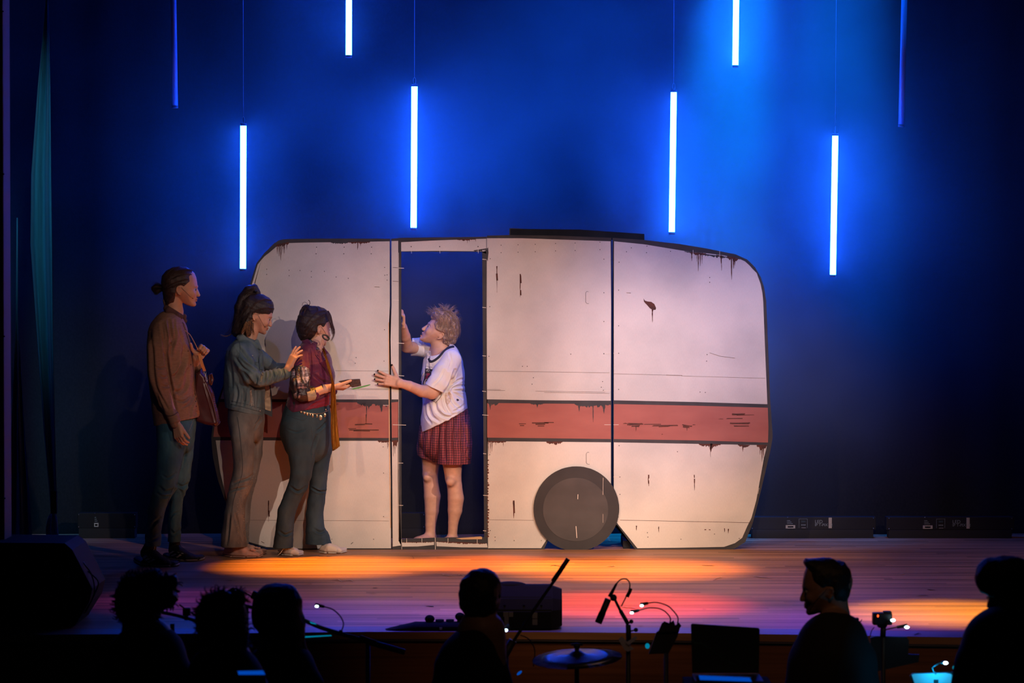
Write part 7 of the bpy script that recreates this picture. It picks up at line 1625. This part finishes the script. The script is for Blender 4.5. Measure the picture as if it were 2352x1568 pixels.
# boom pole in front of the wedge
t = stand((1163, 1500), -5.25, 'tall boom pole slanting up in front of the wedge speaker', nm='boom_stand')
tube_obj('boom_arm', P3([(1296, 1300), (1230, 1395), (1186, 1462), (1120, 1560)], -5.25), .007, M_cable, t, 10); tube_obj('boom_tip', P3([(1305, 1283), (1270, 1335)], -5.25), .0105, M_cable, t, 10)
tube_obj('counterweight', P3([(1178, 1470), (1145, 1532)], -5.25), .018, M_cable, t, 12)
tube_obj('cable', P3([(1195, 1458), (1215, 1468), (1228, 1492), (1225, 1530)], -5.25), .0025, M_cable, t, 6)
bm = bmesh.new(); add_ball(bm, W(1151, 1538, -5.31), (.007, .004, .016)); from_bm('clamp_glint', bm, emis('violet_glint', (.12, .16, .75), .8), t)  # violet highlight on chrome, imitated by a glowing ball
bm = bmesh.new(); add_ball(bm, W(1193, 1545, -5.31), (.014, .004, .006), rot=Matrix.Rotation(-.7, 3, 'Y')); add_ball(bm, W(1139, 1545, -5.31), .006); from_bm('clamp_glint', bm, emis('blue_glint', (0, .08, .5), .7), t)  # blue highlights on chrome, likewise glowing balls
gooseneck([(1150, 1452), (1156, 1440), (1168, 1436), (1172, 1442)], [(1170, 1441), (1160, 1447)], (1161, 1447), -5.7, 'lamp glowing at the stage edge right of the centre musician\'s neck', gr=4.2)
# cymbal
Yc = -6.0; t = stand((1325, 1480), Yc, 'blue-lit cymbal on its stand in the pit right of the centre musician', nm='cymbal', cat='cymbal')
M_cym = mat('cymbal_bronze', (.30, .34, .40), .32, metal=.9, bump=((3, 3, 300), .2, .001))
bm = bmesh.new(); c = W(1325, 1503, Yc); n = 48; prev = None; R_ = 104*mpp(Yc)
tilt = Matrix.Rotation(-.06, 3, 'Y') @ Matrix.Rotation(.10, 3, 'X')
rings = []
for r_, z in ((.03, .018), (.10, .016), (.17, .004), (.25, 0), (.6, -.006), (1.0, -.016)):
    rings.append([bm.verts.new(c + tilt @ Vector((R_*r_*math.cos(k*2*math.pi/n), R_*r_*math.sin(k*2*math.pi/n), z))) for k in range(n)])
for a, b_ in zip(rings, rings[1:]):
    for k in range(n): f = bm.faces.new((a[k], a[(k+1) % n], b_[(k+1) % n], b_[k])); f.smooth = True
bm.faces.new(rings[0]); bmesh.ops.solidify(bm, geom=bm.faces[:], thickness=.002); from_bm('cymbal_plate', bm, M_cym, t, True)
bm = bmesh.new(); add_ball(bm, W(1325, 1483, Yc), (.014, .014, .014)); add_box(bm, W(1325, 1480, Yc), (.05, .006, .010), bevel=.002); from_bm('wing_nut', bm, M_cable, t)
# condenser microphone with cable loop
Ym = -5.4; t = stand((1443, 1436), Ym, 'long microphone hanging from a stand with a looped cable, right of the wedge', nm='microphone_stand')
m_ = mpp(Ym)
tube_obj('microphone', P3([(1374, 1430), (1397, 1375)], Ym), [7.2*m_, 7.6*m_], M_cable, t, 16); tube_obj('windshield', P3([(1374, 1430), (1384, 1406)], Ym), 8.2*m_, M_grille, t, 16); tube_obj('connector', P3([(1400, 1370), (1416, 1340)], Ym), [4.6*m_, 2.6*m_], M_cable, t, 12)
tube_obj('cable', P3([(1416, 1340), (1425, 1331), (1437, 1329), (1445, 1336), (1446, 1350), (1438, 1370), (1427, 1392)], Ym), 1.5*m_, M_cable, t, 8)
bm = bmesh.new(); add_ball(bm, W(1409, 1372, Ym), (8*m_, .014, 8*m_)); from_bm('pivot', bm, M_cable, t)
tube_obj('cable_clip', P3([(1440, 1370), (1447, 1357), (1450, 1351)], Ym), [4.5*m_, 4*m_, 2.5*m_], M_cable, t, 8)
tube_obj('arm', P3([(1411, 1374), (1428, 1408), (1443, 1437)], Ym), [2.6*m_, 4*m_] if False else 3.2*m_, M_cable, t, 10); tube_obj('arm_sleeve', P3([(1425, 1402), (1441, 1430)], Ym), 4.6*m_, M_cable, t, 10)
tube_obj('post_sleeve', P3([(1443, 1434), (1444, 1470)], Ym), 6*m_, M_cable, t, 12)
for a, b_ in (((1450, 1427), 5), ((1460.5, 1446), 5)):
    bm = bmesh.new(); add_ball(bm, W(a[0], a[1], Ym), (b_*m_, .01, b_*m_)); add_tube(bm, P3([(1443, a[1]+4), a], Ym), 1.8*m_, 6); from_bm('wing_screw', bm, M_cable, t)
bm = bmesh.new(); add_poly(bm, pl([(1420, 1468), (1429, 1461), (1455, 1490), (1442, 1496), (1434, 1492)], Ym-.03), 0, (0, .004, 0)); add_poly(bm, pl([(1437, 1476), (1460, 1460), (1464, 1465), (1444, 1482)], Ym-.036), 0, (0, .004, 0)); from_bm('pale_tape', bm, mat('pale_tape', (.40, .33, .34), .7), t)
# music stand with two lamps
Yd = -5.5; t = stand((1530, 1500), Yd, 'black music stand with two clipped lamps left of the laptop')
bm = bmesh.new(); add_poly(bm, pl([(1508, 1452), (1516, 1446), (1558, 1440), (1563, 1436), (1556, 1462), (1536, 1500), (1490, 1502)], Yd), 0, (0, .02, .0)); from_bm('desk', bm, M_cable, t)
bm = bmesh.new(); add_poly(bm, pl([(1512, 1452), (1520, 1432), (1526, 1427), (1530, 1436), (1542, 1434), (1547, 1424), (1551, 1436), (1560, 1430), (1565, 1437), (1555, 1450)], Yd-.012), 0, (0, .012, 0)); from_bm('clip', bm, M_cable, t)
gooseneck([(1489, 1384.6), (1508, 1383), (1532, 1390), (1547, 1403), (1557, 1418), (1556, 1433)], [(1489, 1384.6), (1471, 1388)], (1474, 1390.5), Yd, 'upper lamp of the pair on the music stand beside the microphone')
gooseneck([(1468, 1401), (1491, 1395.6), (1517, 1398), (1533, 1409), (1540, 1421), (1537, 1434)], [(1468, 1401), (1449, 1405)], (1451, 1407), Yd, 'lower lamp of the pair on the music stand beside the microphone')
bm = bmesh.new(); add_ball(bm, W(1487, 1483, Yd-.03), (.010, .004, .012)); o = from_bm('painted_glint', bm, emis('cyan_glint', (0.0, .30, .5), .6), t)  # cyan glint imitated by a small glowing ball
# laptop
Yl = -6.0; lp = pl([(1587, 1434), (1590, 1431.5), (1742, 1441.5), (1745, 1445), (1743, 1545), (1590, 1545)], Yl)
t = empty('laptop', lp[4], 'open dark laptop seen from behind its lid, in the pit', 'laptop')
bm = bmesh.new(); add_poly(bm, lp, 0, (0, .007, 0)); from_bm('lid', bm, mat('laptop_lid', (.012, .022, .032), .35, spec=.6), t)
bm = bmesh.new(); a = W(1590, 1546, Yl); b_ = W(1744, 1546, Yl); add_box(bm, ((a.x+b_.x)/2, Yl-.11, a.z-.008), (b_.x-a.x, .23, .014), bevel=.003); from_bm('keyboard_base', bm, M_cable, t)
bm = bmesh.new(); add_poly(bm, pl([(1590, 1465), (1596, 1474), (1612, 1476), (1640, 1495), (1668, 1516), (1690, 1527), (1700, 1532), (1680, 1525), (1655, 1508), (1632, 1491), (1610, 1479), (1594, 1478), (1589, 1470)], Yl-.0008)); from_bm('lid_reflection', bm, mat('lid_teal', (.02, .07, .08), .4), t)  # teal reflection on the lid, painted as a coloured patch
bm = bmesh.new(); add_box(bm, ((a.x+b_.x)/2, Yl-.10, a.z-.035), (.36, .30, .03), bevel=.004); 
tb = from_bm('pit_table', bm, mat('table_cloth', (.005, .005, .006), .95, spec=.05)); tag(tb, 'dark table top carrying the laptop', 'table')
for sx in (-.16, .16):
    for sy in (-.12, .12): tube_obj('leg', [Vector(((a.x+b_.x)/2+sx, Yl-.10+sy, a.z-.05)), Vector(((a.x+b_.x)/2+sx, Yl-.10+sy, ZP))], .015, M_cable, tb, 8)
# camera device and lamps on a stand at the right
Yk = -5.4; m_ = mpp(Yk); t = stand((2029, 1436), Yk, 'black stand with a dark board, right of the headset musician')
bm = bmesh.new(); add_poly(bm, pl([(2000, 1464), (2012, 1461), (2083, 1463), (2088, 1470), (2086, 1502), (2112, 1503), (2110, 1520), (1998, 1545)], Yk), 0, (0, .02, 0)); from_bm('desk', bm, M_cable, t)
tube_obj('post_sleeve', P3([(2029, 1438), (2028, 1462)], Yk), 6.5*m_, M_cable, t, 10)
t = empty('video_camera', W(2026, 1436, Yk), 'small black camera with a red light on the stand at the right', 'camera')
bm = bmesh.new(); add_box(bm, W(2026, 1420, Yk), (44*m_, .05, 28*m_), bevel=.006); add_ball(bm, W(2026, 1436, Yk), (12*m_, .02, 6*m_)); from_bm('camera_body', bm, M_cable, t); bm = bmesh.new(); add_box(bm, W(2038, 1407, Yk), (18*m_, .04, 8*m_), bevel=.003); from_bm('viewfinder', bm, M_cable, t)
bm = bmesh.new(); add_ball(bm, W(2016.5, 1414, Yk-.026), (2.2*m_, .003, 3.2*m_)); from_bm('red_light', bm, emis('record_red', (1, .10, .02), 2.2), t)
gooseneck([(2036, 1436), (2040, 1430), (2046, 1426)], [(2042, 1428), (2048, 1425)], (2051, 1424), Yk-.05, 'lamp glowing against the right side of the small camera', gr=4.4)
gooseneck([(2032, 1446), (2050, 1442), (2068, 1438)], [(2060, 1440), (2084, 1436)], (2083, 1440), Yk-.05, 'lamp glowing on a short arm right of the small camera', gr=4.4)
tube_obj('cable', P3([(2008, 1440), (2002, 1448), (1999, 1460)], Yk), .002, M_cable, t, 6)
t = empty('radio_pack', W(1965, 1425, -5.85), 'tiny dark clip with a teal light behind the headset musician', 'clip')
bm = bmesh.new(); add_box(bm, W(1965, 1424, -5.85), (.028, .02, .022), bevel=.005); from_bm('case', bm, M_cable, t); bm = bmesh.new(); add_ball(bm, W(1962, 1424.5, -5.863), .003); from_bm('status_light', bm, emis('teal_led', (0, .5, .5), 1.5), t)
tube_obj('antenna', P3([(1973, 1432), (1980, 1422)], -5.85), .002, M_cable, t, 6)
tube_obj('stem', [W(1966, 1428, -5.85), Vector((W(1966, 1428, -5.85).x, -5.85, ZP+.01))], .006, M_cable, t, 6)
# lamp and lit score at the lower right
Yq = -6.3; t = stand((2150, 1560), Yq, 'music stand with a cyan-lit paper score at the bottom right')
bm = bmesh.new(); add_poly(bm, pl([(2090, 1552), (2096, 1546), (2190, 1543), (2205, 1600), (2110, 1606)], Yq+.004), 0, (0, .01, 0)); from_bm('desk', bm, M_cable, t)
sc_o = empty('sheet_music', W(2150, 1570, Yq), 'bright cyan-lit paper score at the bottom right border', 'paper')
bm = bmesh.new(); add_poly(bm, pl([(2094, 1549), (2100, 1547), (2172, 1545), (2184, 1547), (2196, 1560), (2202, 1600), (2112, 1603)], Yq), 0, (0, .002, 0)); from_bm('page', bm, mat('score_paper', (.85, .85, .85), .7), sc_o)
q = gooseneck([(2150, 1548), (2140, 1534), (2156, 1522), (2166, 1520)], [(2162, 1520), (2172, 1521)], (2172, 1522), Yq-.10, 'brightest lamp, bursting white above the cyan-lit score', gr=4.4)
l = bpy.data.lights.new('lamp_light', 'POINT'); l.energy = 0.55; l.color = (0.0, .50, 1.0); l.shadow_soft_size = .01; o = bpy.data.objects.new('lamp_light', l); C.objects.link(o); o.location = W(2152, 1536, Yq-.07)
bm = bmesh.new(); add_ball(bm, W(2193, 1533, Yq-.05), (.009, .004, .010)); o = from_bm('painted_glint', bm, emis('cyan_reflect', (0.0, .35, .55), .8), q)  # glowing ball put in as a cyan highlight
